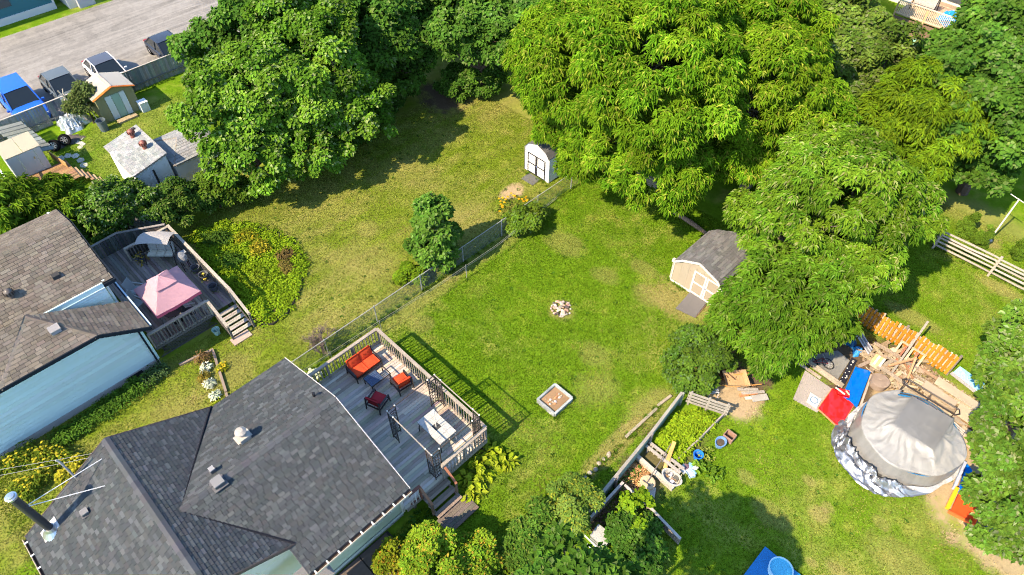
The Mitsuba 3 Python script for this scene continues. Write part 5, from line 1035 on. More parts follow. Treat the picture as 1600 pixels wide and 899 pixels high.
for i, (x0, x1, y0, y1, c) in enumerate(((1.2, 3.0, 24.55, 25.0, (.42, .355, .26)), (.9, 2.3, 24.0, 24.45, (.38, .315, .235)), (2.4, 3.7, 23.7, 24.4, (.44, .36, .25)), (2.9, 4.0, 22.6, 23.4, (.41, .33, .22)))):
    MB().slab([(x0, y1, .3-.03*i), (x1, y1-.1, .27-.03*i), (x1, y0-.1, .25-.03*i), (x0, y0, .28-.03*i)], .03, c).mot(.2, 2).solo('plywood_board', ['widest plywood board leaning along the right end of the orange fence', 'plywood board nearest the dark bed rail', 'plywood board at the right end of the lumber', 'plywood board lying beside the covered trampoline'][i], 'plywood')
chips('lumber_rubble', 'small wood offcuts and rubble between the planks', 1.0, 24.2, 2.8, 1.2, .12, 1500, [(.34, .275, .195), (.28, .2, .13), (.42, .35, .27), (.15, .115, .085)], np.array([.16, .07, .03]))
t = thing('old_pallet_frame', 'open brown wooden frame with brick red slats against the orange fence', 'frame')
for i in range(5): MB().bar((-.75+i*.26, 24.5, .25), (-.75+i*.26, 25.35, .65), .09, .03, (.27, .12, .08) if i % 2 else (.55, .42, .28)).part(t, 'slat')
for s in (0, 1): MB().bar((-.8, 24.5+.85*s, .28+.4*s), (.35, 24.45+.85*s, .28+.4*s), .08, .05, (.42, .345, .24), n=3).part(t, 'bar')
t = thing('grey_pole', 'tall grey weathered pole leaning against the orange fence', 'pole'); MB().bar((-.33, 23.75, .15), (-.4, 26.1, 1.75), .09, .06, (.26, .24, .215), n=8).mot(.2, 4).part(t, 'pole')
t = thing('brown_trestle', 'crossed brown posts standing in the lumber below the grey pole', 'trestle'); MB().bar((-.15, 24.6, .3), (.45, 24.1, .3), .08, .08, (.3, .17, .1)).part(t, 'post'); MB().bar((.05, 24.5, 1.1), (.35, 23.7, .1), .08, .08, (.42, .26, .15)).part(t, 'post'); MB().bar((.1, 24.5, 1.1), (-.7, 23.9, .2), .08, .08, (.4, .24, .14)).part(t, 'post')
t = thing('bed_rail', 'dark steel tube hoop lying over the lumber behind the trampoline', 'frame')
loop = [(.25, 23.28, .95), (.15, 23.1, .97), (.25, 22.93, .95), (2.4, 22.93, .95), (2.52, 23.1, .96), (2.43, 23.3, .95)]
MB().tube(loop+[loop[0]], .03, (.035, .028, .025), 7).part(t, 'hoop', 'satin')
for p in (.3, 1.3, 2.35): MB().tube([(p, 22.95, .95), (p, 23.0, .05)], .022, (.04, .03, .03), 6).part(t, 'leg', 'satin'); MB().tube([(p, 22.93, .94), (p, 23.29, .94)], .016, (.05, .035, .03), 6).part(t, 'crossbar', 'satin')
t = thing('steel_rack', 'grey ribbed metal rack beside the bed rail', 'rack')
for i in range(7): MB().bar((2.55, 23.0-.1*i, .5), (3.1, 22.9-.1*i, .45), .04, .03, (.5, .48, .45)).part(t, 'rib')
for x in (2.62, 3.05): MB().bar((x, 23.0, .46), (x, 22.3, .46), .03, .03, (.2, .18, .16)).part(t, 'bar')
t = thing('pool_liner', 'pale blue sheet with a grey rim at the right end of the orange fence', 'sheet'); MB().slab([(1.62, 26.05, .45), (2.75, 25.9, .42), (2.8, 25.5, .15), (1.55, 25.75, .2)], .04, (.14, .40, .52)).part(t, 'panel', 'satin'); MB().bar((1.5, 25.68, .2), (2.95, 25.4, .16), .16, .05, (.36, .34, .33), n=4).part(t, 'rim')
# orange shadowbox fence
t = thing('orange_fence', 'bright orange stained picket fence panel standing behind the lumber', 'fence')
r = np.random.default_rng(12); OF = (.48, .205, .025)
for i in range(26):
    x = -3.35+i*.187; y = 25.62+.02*math.sin(i*.6); h = 1.32+r.uniform(-.1, .08)
    MB().bar((x+r.normal(0, .012), y-.05, .06), (x+r.normal(0, .02), y-.05+r.normal(0, .015), h), .118, .022, tint(OF, .16, r), n=5, up=(0, 1, 0)).mot(.16, 3, i).part(t, 'picket')
    if i < 25: MB().bar((x+.094, y+.06, .06), (x+.094, y+.06, h-.12+r.uniform(-.04, .1)), .09, .02, tint((.46, .37, .31), .2, r), n=4, up=(0, 1, 0)).mot(.2, 3, i).part(t, 'back_picket')
for z in (.3, .95): MB().bar((-3.4, 25.63, z), (1.42, 25.63, z), .07, .07, (.42, .19, .04)).part(t, 'rail')
for x in (-3.3, -.9, 1.4): MB().box((x, 25.64, .7), (.1, .1, 1.38), (.2, .17, .15)).part(t, 'post')
# trampoline under a silver tarpaulin
t = thing('trampoline', 'round trampoline half hidden under the grey tarpaulin, its blue mat showing', 'trampoline')
tc = np.array([1.5, 21.0]); R0 = 1.83
an = np.linspace(0, 2*math.pi, 49)
MB().tube([(tc[0]+R0*math.cos(a), tc[1]+R0*math.sin(a), .86) for a in an], .035, (.05, .04, .04), 7, False).part(t, 'rim', 'satin')
MB().lathe((*tc, 0), [(0, .84), (1.75, .845), (1.9, .86)], (.02, .17, .40), 40).part(t, 'mat')
for k in range(6):
    a = k*math.pi/3+.2; MB().tube([(tc[0]+R0*math.cos(a), tc[1]+R0*math.sin(a), .86), (tc[0]+1.02*R0*math.cos(a), tc[1]+1.02*R0*math.sin(a), .02)], .025, (.4, .4, .42), 6).part(t, 'leg', 'satin')
t = thing('grey_tarpaulin', 'large grey silver tarpaulin draped over the trampoline, its foil edge heaped on the grass', 'tarpaulin')
nr, na = 62, 260
q = np.repeat(np.arange(nr+1)/nr, na); a = np.tile(2*math.pi*np.arange(na)/na, nr+1); ca, sa = np.cos(a), np.sin(a)
RC = R0*(1.045+.03*np.sin(3*a+1)+.02*np.sin(7*a)); sw = np.clip(np.cos(a-4.36), 0, 1)**.55*np.clip(1.35-np.abs(a-4.36)/1.1, 0, 1)     # the long side of the sheet lies to the south
i1, i2, i3 = q < .6, (q >= .6) & (q < .78), q >= .78
rr = np.where(i1, RC*q/.6, RC+(.04+.27*sw)*(q-.6)/.18+.04*np.sin(17*a+2*np.sin(5*a))*(q-.6)*2)
w = np.clip((q-.78)/.22, 0, 1); rr = np.where(i3, RC+.04+.27*sw+w*(.13+.68*sw), rr)
x, y = ca*rr, sa*rr
box_ = lambda x, y: np.maximum(np.abs(x-.1)/.8, np.abs(y-.4)/.97)
sq = box_(x, y); sr = box_(ca*RC, sa*RC); tt = np.clip((sq-1)/(sr-1), 0, 1)
fa = meshkit.noise(np.stack([2.2*ca+3, 2.2*sa, 0*a+4.], 1)); ph = 3*meshkit.noise(np.stack([1.6*ca, 1.6*sa, tt*1.5], 1))
fold = (.09*fa**2*np.sin(9*a+6*ph)+.05*(1-fa)*np.sin(23*a+9*ph))*np.sin(math.pi*np.clip(tt*1.05, 0, 1))-.10*np.sin(math.pi*tt)*(.5+fa)*.6
crk = 1-np.abs(2*meshkit.fbm(np.stack([x*1.7, y*1.7, 0*x], 1), 3)-1)
zc_ = 1.36-.44*tt+fold*.8+.075*(crk-.6)*(.25+tt)
arc = a*2.3; nz = meshkit.fbm(np.stack([arc*1.1, rr*2.6, 0*x+7.], 1), 3); n2 = 1-np.abs(2*meshkit.noise(np.stack([arc*1.5+2*nz, rr*6.5-3*nz, 0*x+2.], 1))-1); n3 = 1-np.abs(2*meshkit.noise(np.stack([arc*4+4*nz, rr*9, 0*x+5.], 1))-1)
zs_ = np.maximum(.92*(1-((q-.6)/.18)), 0)+.05
zg = .04+(.34*n2**2+.14*nz+.22*n3**2)*(.25+sw)*(1-.7*w)*np.clip(w*6+.25, 0, 1)
z = np.where(i1, np.maximum(zc_, .905), np.where(i2, zs_, zg))
rr = np.where(i3, rr+.16*(nz-.5)*w, rr); x, y = ca*rr, sa*rr
V = np.stack([tc[0]+x, tc[1]+y, z], 1)
top_shade = np.clip(1.0-tt*7, 0, 1)[:, None]*.8+np.clip(.55-tt+.9*(nz-.4), 0, 1)[:, None]*.2  # flat top darkened against the sunlit sides; shading painted into the colour
Cc = np.where(i1[:, None], np.array([.275, .278, .275])*(1-top_shade)+np.array([.145, .15, .155])*top_shade, np.where(i2[:, None], (.19, .19, .185), (.42, .43, .45)))
F = []
for i in range(nr):
    for j in range(na):
        ids = [i*na+j, (i+1)*na+j, (i+1)*na+(j+1) % na, i*na+(j+1) % na]
        cen = V[ids].mean(0)
        n_ = (cen[1]-22.28)-.06*(cen[0]-1.5)*1.0     # edge of the sheet: the mat beyond it is bare
        if n_ > 0 and cen[0] > .35: continue
        F.append(ids)
F = np.array(F); rad = np.linalg.norm(V[:, :2]-tc, axis=1)[F].mean(1); inner = F[rad < R0*1.2]; outer = F[rad >= R0*1.2]
st_ = 1+.30*(meshkit.noise(np.stack([26*np.cos(a), 26*np.sin(a), rr*.8], 1))[:, None]-.5)*np.clip(tt, 0, 1)[:, None]+.30*(meshkit.fbm(np.stack([V[:, 0]*1.3, V[:, 1]*1.3, V[:, 2]*0], 1), 3)[:, None]-.5)+.08*(meshkit.noise(V*[9, 1.5, 0])[:, None]-.5)
def sub(Fx):
    ids = np.unique(Fx); mp = np.full(len(V), -1); mp[ids] = np.arange(len(ids)); return ids, mp[Fx]
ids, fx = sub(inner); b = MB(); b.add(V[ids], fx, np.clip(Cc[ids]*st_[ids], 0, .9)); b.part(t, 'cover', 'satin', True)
ids, fx = sub(outer); b = MB(); b.add(V[ids], fx, Cc[ids]); b.part(t, 'foil_edge', 'foil', True)
# play things at the right edge
t = thing('blue_play_panel', 'blue plastic play panel on the sand under the right hand tree', 'toy'); MB().slab([(3.7, 21.7, .25), (4.1, 21.5, .25), (4.7, 20.5, .2), (3.9, 20.4, .2)], .16, (.004, .14, .62)).part(t, 'panel', 'gloss'); MB().bar((3.62, 21.75, .2), (3.75, 20.35, .16), .1, .14, (.36, .4, .5)).part(t, 'rim')
t = thing('red_play_slide', 'orange red plastic slide with yellow end beside the blue play panel', 'toy'); MB().slab([(3.95, 20.35, .3), (4.8, 20.6, .3), (4.9, 19.5, .12), (4.05, 19.35, .12)], .1, (.68, .07, .02)).part(t, 'chute', 'gloss'); MB().bar((3.82, 20.4, .26), (3.9, 19.4, .12), .13, .14, (.75, .36, .02)).part(t, 'side', 'gloss'); MB().bar((3.98, 19.3, .14), (4.85, 19.45, .14), .08, .12, (.72, .12, .03)).part(t, 'lip', 'gloss')
t = thing('small_blue_toy', 'small blue and red toy showing through the right hand tree', 'toy'); MB().box((5.4, 19.9, .2), (.5, .35, .3), (.02, .1, .4), rz=.5).part(t, 'body', 'gloss'); MB().box((5.1, 20.0, .3), (.16, .2, .12), (.6, .1, .05), rz=.5).part(t, 'top', 'gloss')
t = thing('blue_sheet', 'blue plastic sheet at the bottom edge under the round tub', 'sheet')
V, F = [], []
n = 24
for i in range(n+1):
    for j in range(n+1): x, y = -.2+1.5*i/n, 10.6+2.65*j/n; V.append((x, y, .12+.05*meshkit.fbm(np.array([x*2.5, y*2.5, 3.]), 3)))
MB().add(V, [[i*(n+1)+j, (i+1)*(n+1)+j, (i+1)*(n+1)+j+1, i*(n+1)+j+1] for i in range(n) for j in range(n)], (.006, .16, .42)).part(t, 'sheet', 'gloss', True); MB().slab([(-.2, 10.6, .12), (-.2, 13.25, .12), (-.2, 13.25, .0), (-.2, 10.6, 0)], .02, (.006, .14, .38), d=(.02, 0, 0)).part(t, 'edge')
t = thing('round_tub', 'round light blue tub with a white rim on the blue sheet', 'tub'); MB().lathe((.62, 12.78, .15), [(0, .3), (.36, .27), (.39, .3)], (.07, .42, .62), 28, 1, 1).part(t, 'cover', 'gloss', True); MB().lathe((.62, 12.78, .15), [(.38, .0), (.42, .3), (.43, .33), (.39, .33), (.385, .29)], (.42, .62, .72), 28).part(t, 'wall', 'satin')
t = thing('grey_debris', 'small grey weathered boards at the lower right corner', 'board')
for i in range(3): MB().bar((6.6+i*.12, 18.4-.05*i, .05), (7.3+i*.1, 18.7, .06), .12, .04, tint((.42, .4, .38), .1)).part(t, 'board')
# far lawn: split rail fence, pole
t = thing('rail_fence', 'grey split rail fence standing on the far right lawn', 'fence')
r = np.random.default_rng(31)
for z in (.2, .45, .7, .92, 1.12):
    for x0 in (-2.45, .35, 3.1): MB().tube([(x0+r.uniform(-.05, .05), 33.15+r.uniform(-.03, .03)-(z > .9)*.02, z+r.uniform(-.02, .02)), (x0+1.5, 33.15+r.uniform(-.03, .03), z+r.uniform(-.03, .02)), (x0+2.9, 33.18+r.uniform(-.03, .03), z+r.uniform(-.03, .03))], [.05, .06, .05], tint((.36, .32, .275), .12, r), 6).mot(.25, 4).part(t, 'rail')
for x in (-2.3, .45, 3.2): MB().bar((x, 33.25, 0), (x, 33.25, 1.2), .12, .12, (.4, .35, .3)).part(t, 'post'); MB().bar((x, 33.05, 0), (x, 33.05, 1.15), .1, .1, (.4, .35, .3)).part(t, 'post')
t = thing('white_pole', 'thin white clothes line pole on the far right lawn', 'pole'); MB().tube([(-.45, 35.7, 0), (-.45, 35.75, 2.8)], .04, (.62, .6, .55), 8).part(t, 'pole'); MB().tube([(-.9, 35.9, 2.78), (0.0, 35.6, 2.78)], .025, (.62, .6, .55), 6).part(t, 'crossarm'); MB().lathe((-.45, 35.7, 0), [(.14, 0), (.14, .06), (.05, .1)], (.4, .38, .35), 12).part(t, 'base')
# deck and house behind the trees, top right
t = thing('far_deck', 'tan railed deck of the house behind the trees at the top right', 'deck')
zf_ = 1.1
for i in range(22): MB().bar((-14.2, 53.9+i*.19, zf_), (-10.2, 53.9+i*.19, zf_), .17, .04, tint((.36, .26, .18), .15)).part(t, 'board')
MB().bar((-14.3, 53.8, zf_+1), (-10.1, 53.8, zf_+1), .1, .06, (.66, .55, .4)).part(t, 'top_rail'); MB().bar((-14.3, 53.8, zf_+.1), (-10.1, 53.8, zf_+.1), .06, .08, (.6, .48, .34)).part(t, 'bottom_rail')
for i in range(36): MB().box((-14.25+i*.118, 53.8, zf_+.52), (.045, .04, .9), tint((.62, .5, .36), .1)).part(t, 'baluster')
for x in (-14.3, -12.2, -10.1): MB().box((x, 53.8, .9), (.11, .11, 2.1), (.55, .38, .2)).part(t, 'post')
MB().box((-12.2, 53.75, .5), (4.1, .05, 1.0), (.2, .13, .1)).part(t, 'skirt')
for lx, ly, lab in ((-13.6, 55.5, 'left'), (-11.9, 55.6, 'right')): pass
t = thing('patio_swing', 'dark framed swing seat with grey cushions on the far deck', 'swing'); P = rotz2((-13.0, 55.6, zf_), 0)
for x in (-.8, .8): MB().tube([P(x, -.5, 0), P(x, 0, 1.6), P(x, .5, 0)], .03, BLK, 6).part(t, 'leg')
MB().box(P(0, 0, .5), (1.5, .5, .12), (.4, .38, .34)).part(t, 'seat'); MB().box(P(0, .26, .85), (1.5, .12, .6), (.42, .4, .36)).part(t, 'backrest'); MB().tube([P(-.8, 0, 1.6), P(.8, 0, 1.6)], .03, BLK, 6).part(t, 'beam')
t = thing('blue_tarpaulin', 'bright blue tarpaulin thrown over something on the far deck', 'tarpaulin'); V, F = crumple(-10.9, 55.0, .75, .55, .8, 24, 6); MB().add(np.array(V)+[0, 0, zf_], F, (.01, .25, .62)).part(t, 'sheet', 'satin')
t = thing('far_house', 'pale walled house behind the far deck at the top edge', 'house'); m = MB(); m.box((-10, 62, 2), (14, 8, 4), (.6, .55, .48)); m.part(t, 'wall'); MB().slab([(-17.3, 57.6, 4), (-2.7, 57.6, 4), (-2.7, 62, 6), (-17.3, 62, 6)], .15, (.2, .18, .17)).part(t, 'roof'); MB().box((-11.5, 57.95, 2), (1.6, .08, 1.3), (.05, .06, .07)).part(t, 'window', 'gloss'); MB().box((-14.5, 57.95, 2.1), (.95, .08, 2.0), (.5, .2, .15)).part(t, 'door')
t = thing('blue_bag', 'blue and white bag on the grass in front of the far deck', 'bag'); V, F = crumple(-13.1, 51.9, .45, .35, .5, 16, 8); MB().add(V, F, (.01, .12, .55)).part(t, 'body', 'satin'); MB().box((-12.9, 52.1, .4), (.4, .3, .16), (.75, .75, .75), rz=.4).part(t, 'top')
t = thing('green_ball', 'pale green ball on the grass in front of the far deck', 'ball'); MB().lathe((-11.75, 52.3, .3), [(.3*math.sin(a), -.3*math.cos(a)) for a in np.linspace(0, math.pi, 11)], (.2, .42, .28), 16).part(t, 'shell', 'satin', True)
# ------------------------------------------------------------------ vegetation
def unit(v): return v/(np.linalg.norm(v, axis=-1, keepdims=True)+1e-9)
def leaf_mesh(pos, nrm, ax, L, W, col, fold=.25, droop=0.0):
    """folded rhombic leaves: 4 vertices, 2 triangles each"""
    n = len(pos); nrm = unit(nrm); ax = unit(ax-nrm*np.sum(ax*nrm, 1, keepdims=True)); sd = np.cross(nrm, ax)
    L = np.broadcast_to(L, (n,))[:, None]; W = np.broadcast_to(W, (n,))[:, None]
    tip = pos+ax*L-np.array([0, 0, 1])*L*droop; mid = pos+ax*L*.5
    v = np.stack([pos, mid+sd*W/2+nrm*W*fold, tip, mid-sd*W/2+nrm*W*fold], 1).reshape(-1, 3)
    k = np.arange(n)[:, None]*4; f = np.concatenate([k+[0, 1, 2], k+[0, 2, 3]], 1).reshape(-1, 3)
    return v, f, np.repeat(col, 4, 0)
def foliage(blobs, L, W, cov, pal, style='leaf', clump=.3, seed=0, low=-.45, var=.25, gap=.0, csize=None):
    """blobs: (x, y, z, rx, ry, rz). Leaves sit on clumps spread over the blobs' surfaces, with some inside."""
    r = np.random.default_rng(seed); pal = np.asarray(pal, float); PV, PF, PC, off = [], [], [], 0; tips = []
    for bi, (x, y, z, rx, ry, rz) in enumerate(blobs):
        R = (rx+ry+rz)/3; c = csize or max(.35, clump*R); n = int((1.7 if style == 'frond' else 1.35)*4*R*R/(c*c)*.8)
        d = unit(r.normal(size=(n*2, 3))); d = d[d[:, 2] > low][:n]
        lump = .84+.5*(meshkit.noise(d*2.4+bi*7.7, seed)-.4)+r.uniform(-.07, .07, len(d))
        inner = r.random(len(d)) < .16; lump = np.where(inner, lump*.6, lump)
        P = np.array([x, y, z])+d*lump[:, None]*np.array([rx, ry, rz])
        ok = np.ones(len(P), bool)
        for bj, q in enumerate(blobs):
            if bj != bi: ok &= (((P-q[:3])/np.array(q[3:]))**2).sum(1) > .55
        ok &= (r.random(len(P)) > gap) & (P[:, 2] > .15)
        P, d = P[ok], d[ok]; tips.append(P)
        tone = r.uniform(1-var, 1+var, len(P))*(.72+.56*meshkit.noise(P*.55+3, seed)); hue = r.random(len(P))
        csz = c*r.uniform(.75, 1.25, len(P))
        if style == 'frond': m = np.maximum(4, (cov*2*math.pi*csz**2/(L*W*.62*1.0)).astype(int))
        else: m = np.maximum(4, (cov*2*math.pi*csz**2/(L*W*.55)).astype(int))
        if style == 'frond': m = (m//6+1)*6
        idx = np.repeat(np.arange(len(P)), m); N = len(idx)
        s = unit(r.normal(size=(N, 3))+d[idx]*.55+np.array([0, 0, .45])); q = r.random(N)**.5
        if style == 'frond': s, q = np.repeat(s[::6], 6, 0), np.repeat(q[::6], 6)      # six leaves to a tuft
        pos = P[idx]+s*(csz[idx]*((.3+.7*q) if style == 'frond' else (.45+.55*q)))[:, None]*np.array([1, 1, .9 if style == 'frond' else .66])
        col = pal[0]*(1-hue[idx, None])+pal[1]*hue[idx, None]
        g = r.random(N)[:, None]; col = np.where(g < .12, pal[2], col)
        col = np.clip(col*(tone[idx]*r.uniform(.75, 1.25, N))[:, None]*r.uniform(.93, 1.07, (N, 3)), .004, .6)
        if style == 'frond':            # drooping pinnate leaves fanned round twig tips
            a = np.repeat(r.uniform(0, 2*math.pi, N//6), 6)+np.tile(np.arange(6)*1.047, N//6)+r.normal(0, .25, N); o = unit(s*[.35, .35, 0]+d[idx]*[.2, .2, 0]+np.stack([np.cos(a), np.sin(a), 0*a], 1))
            ax = unit(o+np.array([0, 0, -.42])+r.normal(0, .34, (N, 3))); nn = unit(np.array([-.03, -.3, 1.])+o*.3+r.normal(0, .25, (N, 3)))
            v, f, cc = leaf_mesh(pos, nn, ax, L*r.uniform(.7, 1.3, N), W*r.uniform(.8, 1.2, N), col, .18, .28)
        else:
            nn = unit(s*.4+np.array([-.03, -.28, .75])+r.normal(0, .36, (N, 3))); ax = r.normal(size=(N, 3))+s*.4-np.array([0, 0, .25])
            v, f, cc = leaf_mesh(pos, nn, ax, L*r.uniform(.7, 1.3, N), W*r.uniform(.75, 1.25, N), col, .16, .08)
        PV.append(v); PF.append(f+off); PC.append(cc); off += len(v)
    return np.vstack(PV), np.vstack(PF), np.vstack(PC), np.vstack(tips)
LEAVES = [0]
def bough(m, a, b, r0, r1, col, r, sag=.0, n=5, sides=6):
    a, b = np.asarray(a, float), np.asarray(b, float); u = np.linspace(0, 1, n)[:, None]; w = np.linalg.norm(b-a)*.06
    p = a*(1-u)+b*u+np.array([0, 0, 1])*(np.sin(u*math.pi)*sag); p[1:-1] += r.normal(0, w, (n-2, 3))*[1, 1, .5]
    m.tube(p, np.linspace(r0, r1, n), col, sides, False)
def tree(name, label, base, blobs, L, W, cov, pal, style='leaf', clump=.3, seed=0, trunk=.18, bark=(.10, .075, .055), low=-.45, var=.25, gap=0., group=None, limbs=16, cat='tree', csize=None, forks=None):
    t = thing(name, label, cat, group); r = np.random.default_rng(seed+999)
    v, f, c, tips = foliage(blobs, L, W, cov, pal, style, clump, seed, low, var, gap, csize); LEAVES[0] += len(f)
    scene[uniq(t+'__crown')] = shape(v, f, c, 'leaf')
    m = MB(); base = np.array([*base, 0.]); zc = min(b[2] for b in blobs)
    top = np.mean([np.array(b[:3]) for b in blobs], axis=0); hub = base*.6+top*.4; hub[2] = max(.35, .55*zc)
    bough(m, base-[0, 0, .05], hub, trunk*1.15, trunk*.85, bark, r, n=4, sides=8)
    for b in blobs:
        e = np.array(b[:3]); bough(m, hub, e, trunk*.7, trunk*.28, bark, r, sag=.1*np.linalg.norm(e-hub))
        near = tips[np.argsort(np.linalg.norm(tips-e, axis=1))]
        for k in r.permutation(len(near))[:max(2, limbs//len(blobs))]: bough(m, e*.75+hub*.25, near[k], trunk*.28, trunk*.06, bark, r, n=4, sides=4)
    m.mot(.3, 2).part(t, 'trunk'); return t
MAPLE = [(.078, .185, .016), (.14, .26, .024), (.22, .30, .10)]
DARK = [(.05, .125, .018), (.082, .175, .02), (.13, .20, .055)]
WALN = [(.086, .20, .010), (.165, .285, .013), (.26, .31, .04)]
ASH = [(.085, .195, .014), (.155, .27, .02), (.26, .31, .10)]
LIME = [(.115, .21, .012), (.155, .25, .015), (.10, .19, .02)]
B = lambda x, y, z, r, k=.82: (x, y, z, r, r, r*k)
tree('maple_tree', 'big dark green maple beside the low white outbuilding', (-32.6, 11.6), [B(-32.3, 11.6, 4.6, 2.75), B(-30.2, 10.9, 2.7, 2.1), B(-31.6, 13.2, 5.4, 2.3)], .21, .165, 2.0, MAPLE, clump=.2, seed=1, trunk=.28)
tree('maple_tree', 'broad dark green maple with visible upright limbs, right of the maple by the white outbuilding', (-31.8, 15.8), [B(-31.3, 15.4, 4.7, 3.5), B(-29.4, 16.6, 3.2, 2.5), B(-33.4, 17.2, 6.3, 2.9), B(-29.3, 13.6, 2.3, 2.0)], .21, .165, 1.9, MAPLE, clump=.2, seed=2, trunk=.3, gap=.12)
tree('maple_tree', 'dark maple at the top edge beside the parking lot', (-37.6, 17.4), [B(-37.2, 17.2, 5.6, 3.2), B(-38.4, 14.0, 4.0, 2.3), B(-36.4, 20.8, 5, 2.6)], .25, .19, 1.6, DARK, clump=.22, seed=3, trunk=.26)
tree('shade_tree', 'dark leafy tree between the broad maple and the soil path', (-33.6, 22.3), [B(-33.4, 22.2, 4.6, 2.9), B(-31.8, 22.0, 2.4, 1.7)], .28, .2, 1.5, DARK, seed=4, trunk=.2, gap=.15)
tree('shade_tree', 'dark leafy tree behind the soil path at the top edge', (-30.6, 28), [B(-31, 27.4, 4.8, 2.8), B(-28.6, 30, 4.5, 2.8), B(-33, 27.5, 3, 2)], .28, .2, 1.5, DARK, seed=5, trunk=.2, gap=.1)
tree('shade_tree', 'dark tree at the top edge right of the broad maple', (-37.6, 25.2), [B(-37.4, 24.6, 5, 3), B(-35.4, 29.2, 5, 3)], .3, .22, 1.4, DARK, seed=6, trunk=.2)
tree('shade_tree', 'dark leafy tree standing over the soil path left of the huge walnut', (-29.4, 26.4), [B(-29.2, 25.2, 4.6, 1.9), B(-27.4, 26.6, 4.4, 1.8), B(-31.6, 24.2, 3.4, 1.5), B(-26.4, 28.6, 4.8, 2.0)], .25, .18, 1.5, DARK, clump=.22, seed=51, trunk=.16, gap=.08)
tree('walnut_tree', 'huge yellow green walnut in the middle with long drooping leaves', (-14.6, 26.6), [B(-18.9, 23.4, 7.4, 3.3), B(-14.6, 23.9, 8.6, 3.9), B(-16.8, 26.6, 9.0, 3.2), B(-13.3, 22.8, 4.9, 2.5), B(-16.7, 21.9, 4.3, 1.5), B(-15.4, 22.6, 5.6, 2.2), B(-19.8, 24.9, 6.2, 1.7), B(-18.6, 23.1, 5.0, 1.0), B(-18.4, 22.7, 4.2, .9), B(-19.5, 22.9, 4.4, 1.05), B(-19.9, 23.4, 4.0, .8), B(-20.2, 22.9, 3.2, .6), B(-19.9, 23.9, 4.4, .8)], .25, .075, 2.0, WALN, 'frond', .165, 7, trunk=.34, bark=(.2, .17, .135), limbs=56)
tree('walnut_tree', 'yellow green walnut joining the huge walnut on its right side', (-11.2, 29.6), [B(-11.6, 27.4, 7.8, 3.0), B(-10.9, 26.8, 4.9, 1.9), B(-9.6, 28.4, 6.8, 2.1), B(-13.0, 29.8, 8.6, 2.9)], .25, .075, 1.9, WALN, 'frond', .18, 8, trunk=.28, bark=(.2, .17, .135), limbs=44, gap=.08)
tree('walnut_tree', 'yellow green walnut at the top edge behind the huge walnut', (-18.5, 30), [B(-18.4, 29, 8.4, 3.2), B(-21.4, 29, 6.8, 2.6), B(-15.2, 32, 8.4, 3.0)], .33, .095, 1.5, WALN, 'frond', .18, 9, trunk=.28)
tree('ash_tree', 'bright green ash rising over the cream shed', (-6.0, 25.4), [B(-5.7, 24.5, 6.6, 2.9), B(-7.0, 24.2, 5.6, 1.4), B(-4.4, 26.6, 5.6, 2.1), B(-3.9, 23.6, 4.9, 1.7), B(-8.5, 23.9, 4.3, .95), B(-8.0, 24.0, 3.0, .8)], .23, .078, 1.8, ASH, 'frond', .16, 10, trunk=.24, bark=(.17, .14, .11), limbs=40)
tree('sumac_tree', 'leafy green sumac spreading over the clutter beside the cream shed', (-5.2, 21.6), [B(-4.9, 21.0, 3.5, 2.2), B(-6.3, 20.0, 2.2, 1.05), B(-4.3, 22.6, 4.3, 1.6), B(-6.0, 22.0, 4.0, 1.1), B(-4.5, 19.7, 2.1, 1.2), B(-3.3, 21.9, 3.0, 1.0)], .26, .085, 1.8, [(.078, .18, .014), (.115, .22, .018), (.16, .23, .05)], 'frond', .2, 11, trunk=.14, limbs=20, low=-.3)
tree('lilac_bush', 'rounded glossy green bush at the top corner of the garden fence', (-6.5, 17.4), [B(-6.5, 17.3, .95, .95), B(-7.0, 18.3, 1.1, .8), B(-6.0, 18.0, 1.2, .7)], .16, .1, 1.9, [(.06, .13, .016), (.10, .175, .02), (.09, .15, .05)], clump=.34, seed=12, trunk=.05, cat='bush', limbs=6)
tree('sumac_tree', 'feathery yellow green sumac in front of the dark maple at the upper right', (-6.0, 35.0), [B(-6.2, 34.4, 6.2, 2.1), B(-4.4, 34.9, 5.5, 1.5), B(-7.4, 33.2, 5.0, 1.4), B(-5.0, 32.8, 4.4, 1.3)], .29, .085, 1.6, LIME, 'frond', .24, 13, trunk=.16, limbs=16)
tree('maple_tree', 'dense dark green maple filling the upper right corner', (-3.0, 38.6), [B(-4.4, 37.0, 6.2, 3.3), B(-2.6, 37.8, 5.2, 2.6), B(-4.6, 42.4, 6.8, 3.4), B(-1.6, 40.8, 6.6, 3.4), B(-6.8, 40.6, 5.2, 2.2), B(-2.6, 36.2, 3.4, 1.5)], .26, .2, 1.7, DARK, seed=14, trunk=.3, clump=.17)
tree('hackberry_tree', 'loose mid green tree between the walnut and the dark maple at the top', (-10.4, 38.4), [B(-10.7, 38.0, 5.6, 2.3), B(-8.6, 34.8, 4.6, 1.6), B(-12.2, 36.0, 5.4, 2.0), B(-9.4, 31.8, 4.6, 1.6)], .24, .14, 1.5, [(.08, .145, .02), (.12, .185, .03), (.16, .19, .08)], seed=15, trunk=.2, gap=.1)
tree('hackberry_tree', 'mid green tree at the top edge left of the far deck', (-16.6, 44.2), [B(-16.6, 43.6, 5.6, 2.8), B(-13.6, 42.4, 4.6, 2.2), B(-20, 41, 6, 3), B(-17.2, 48.6, 5.2, 3.0)], .28, .17, 1.0, [(.08, .145, .02), (.12, .185, .03), (.15, .18, .07)], seed=16, trunk=.22)
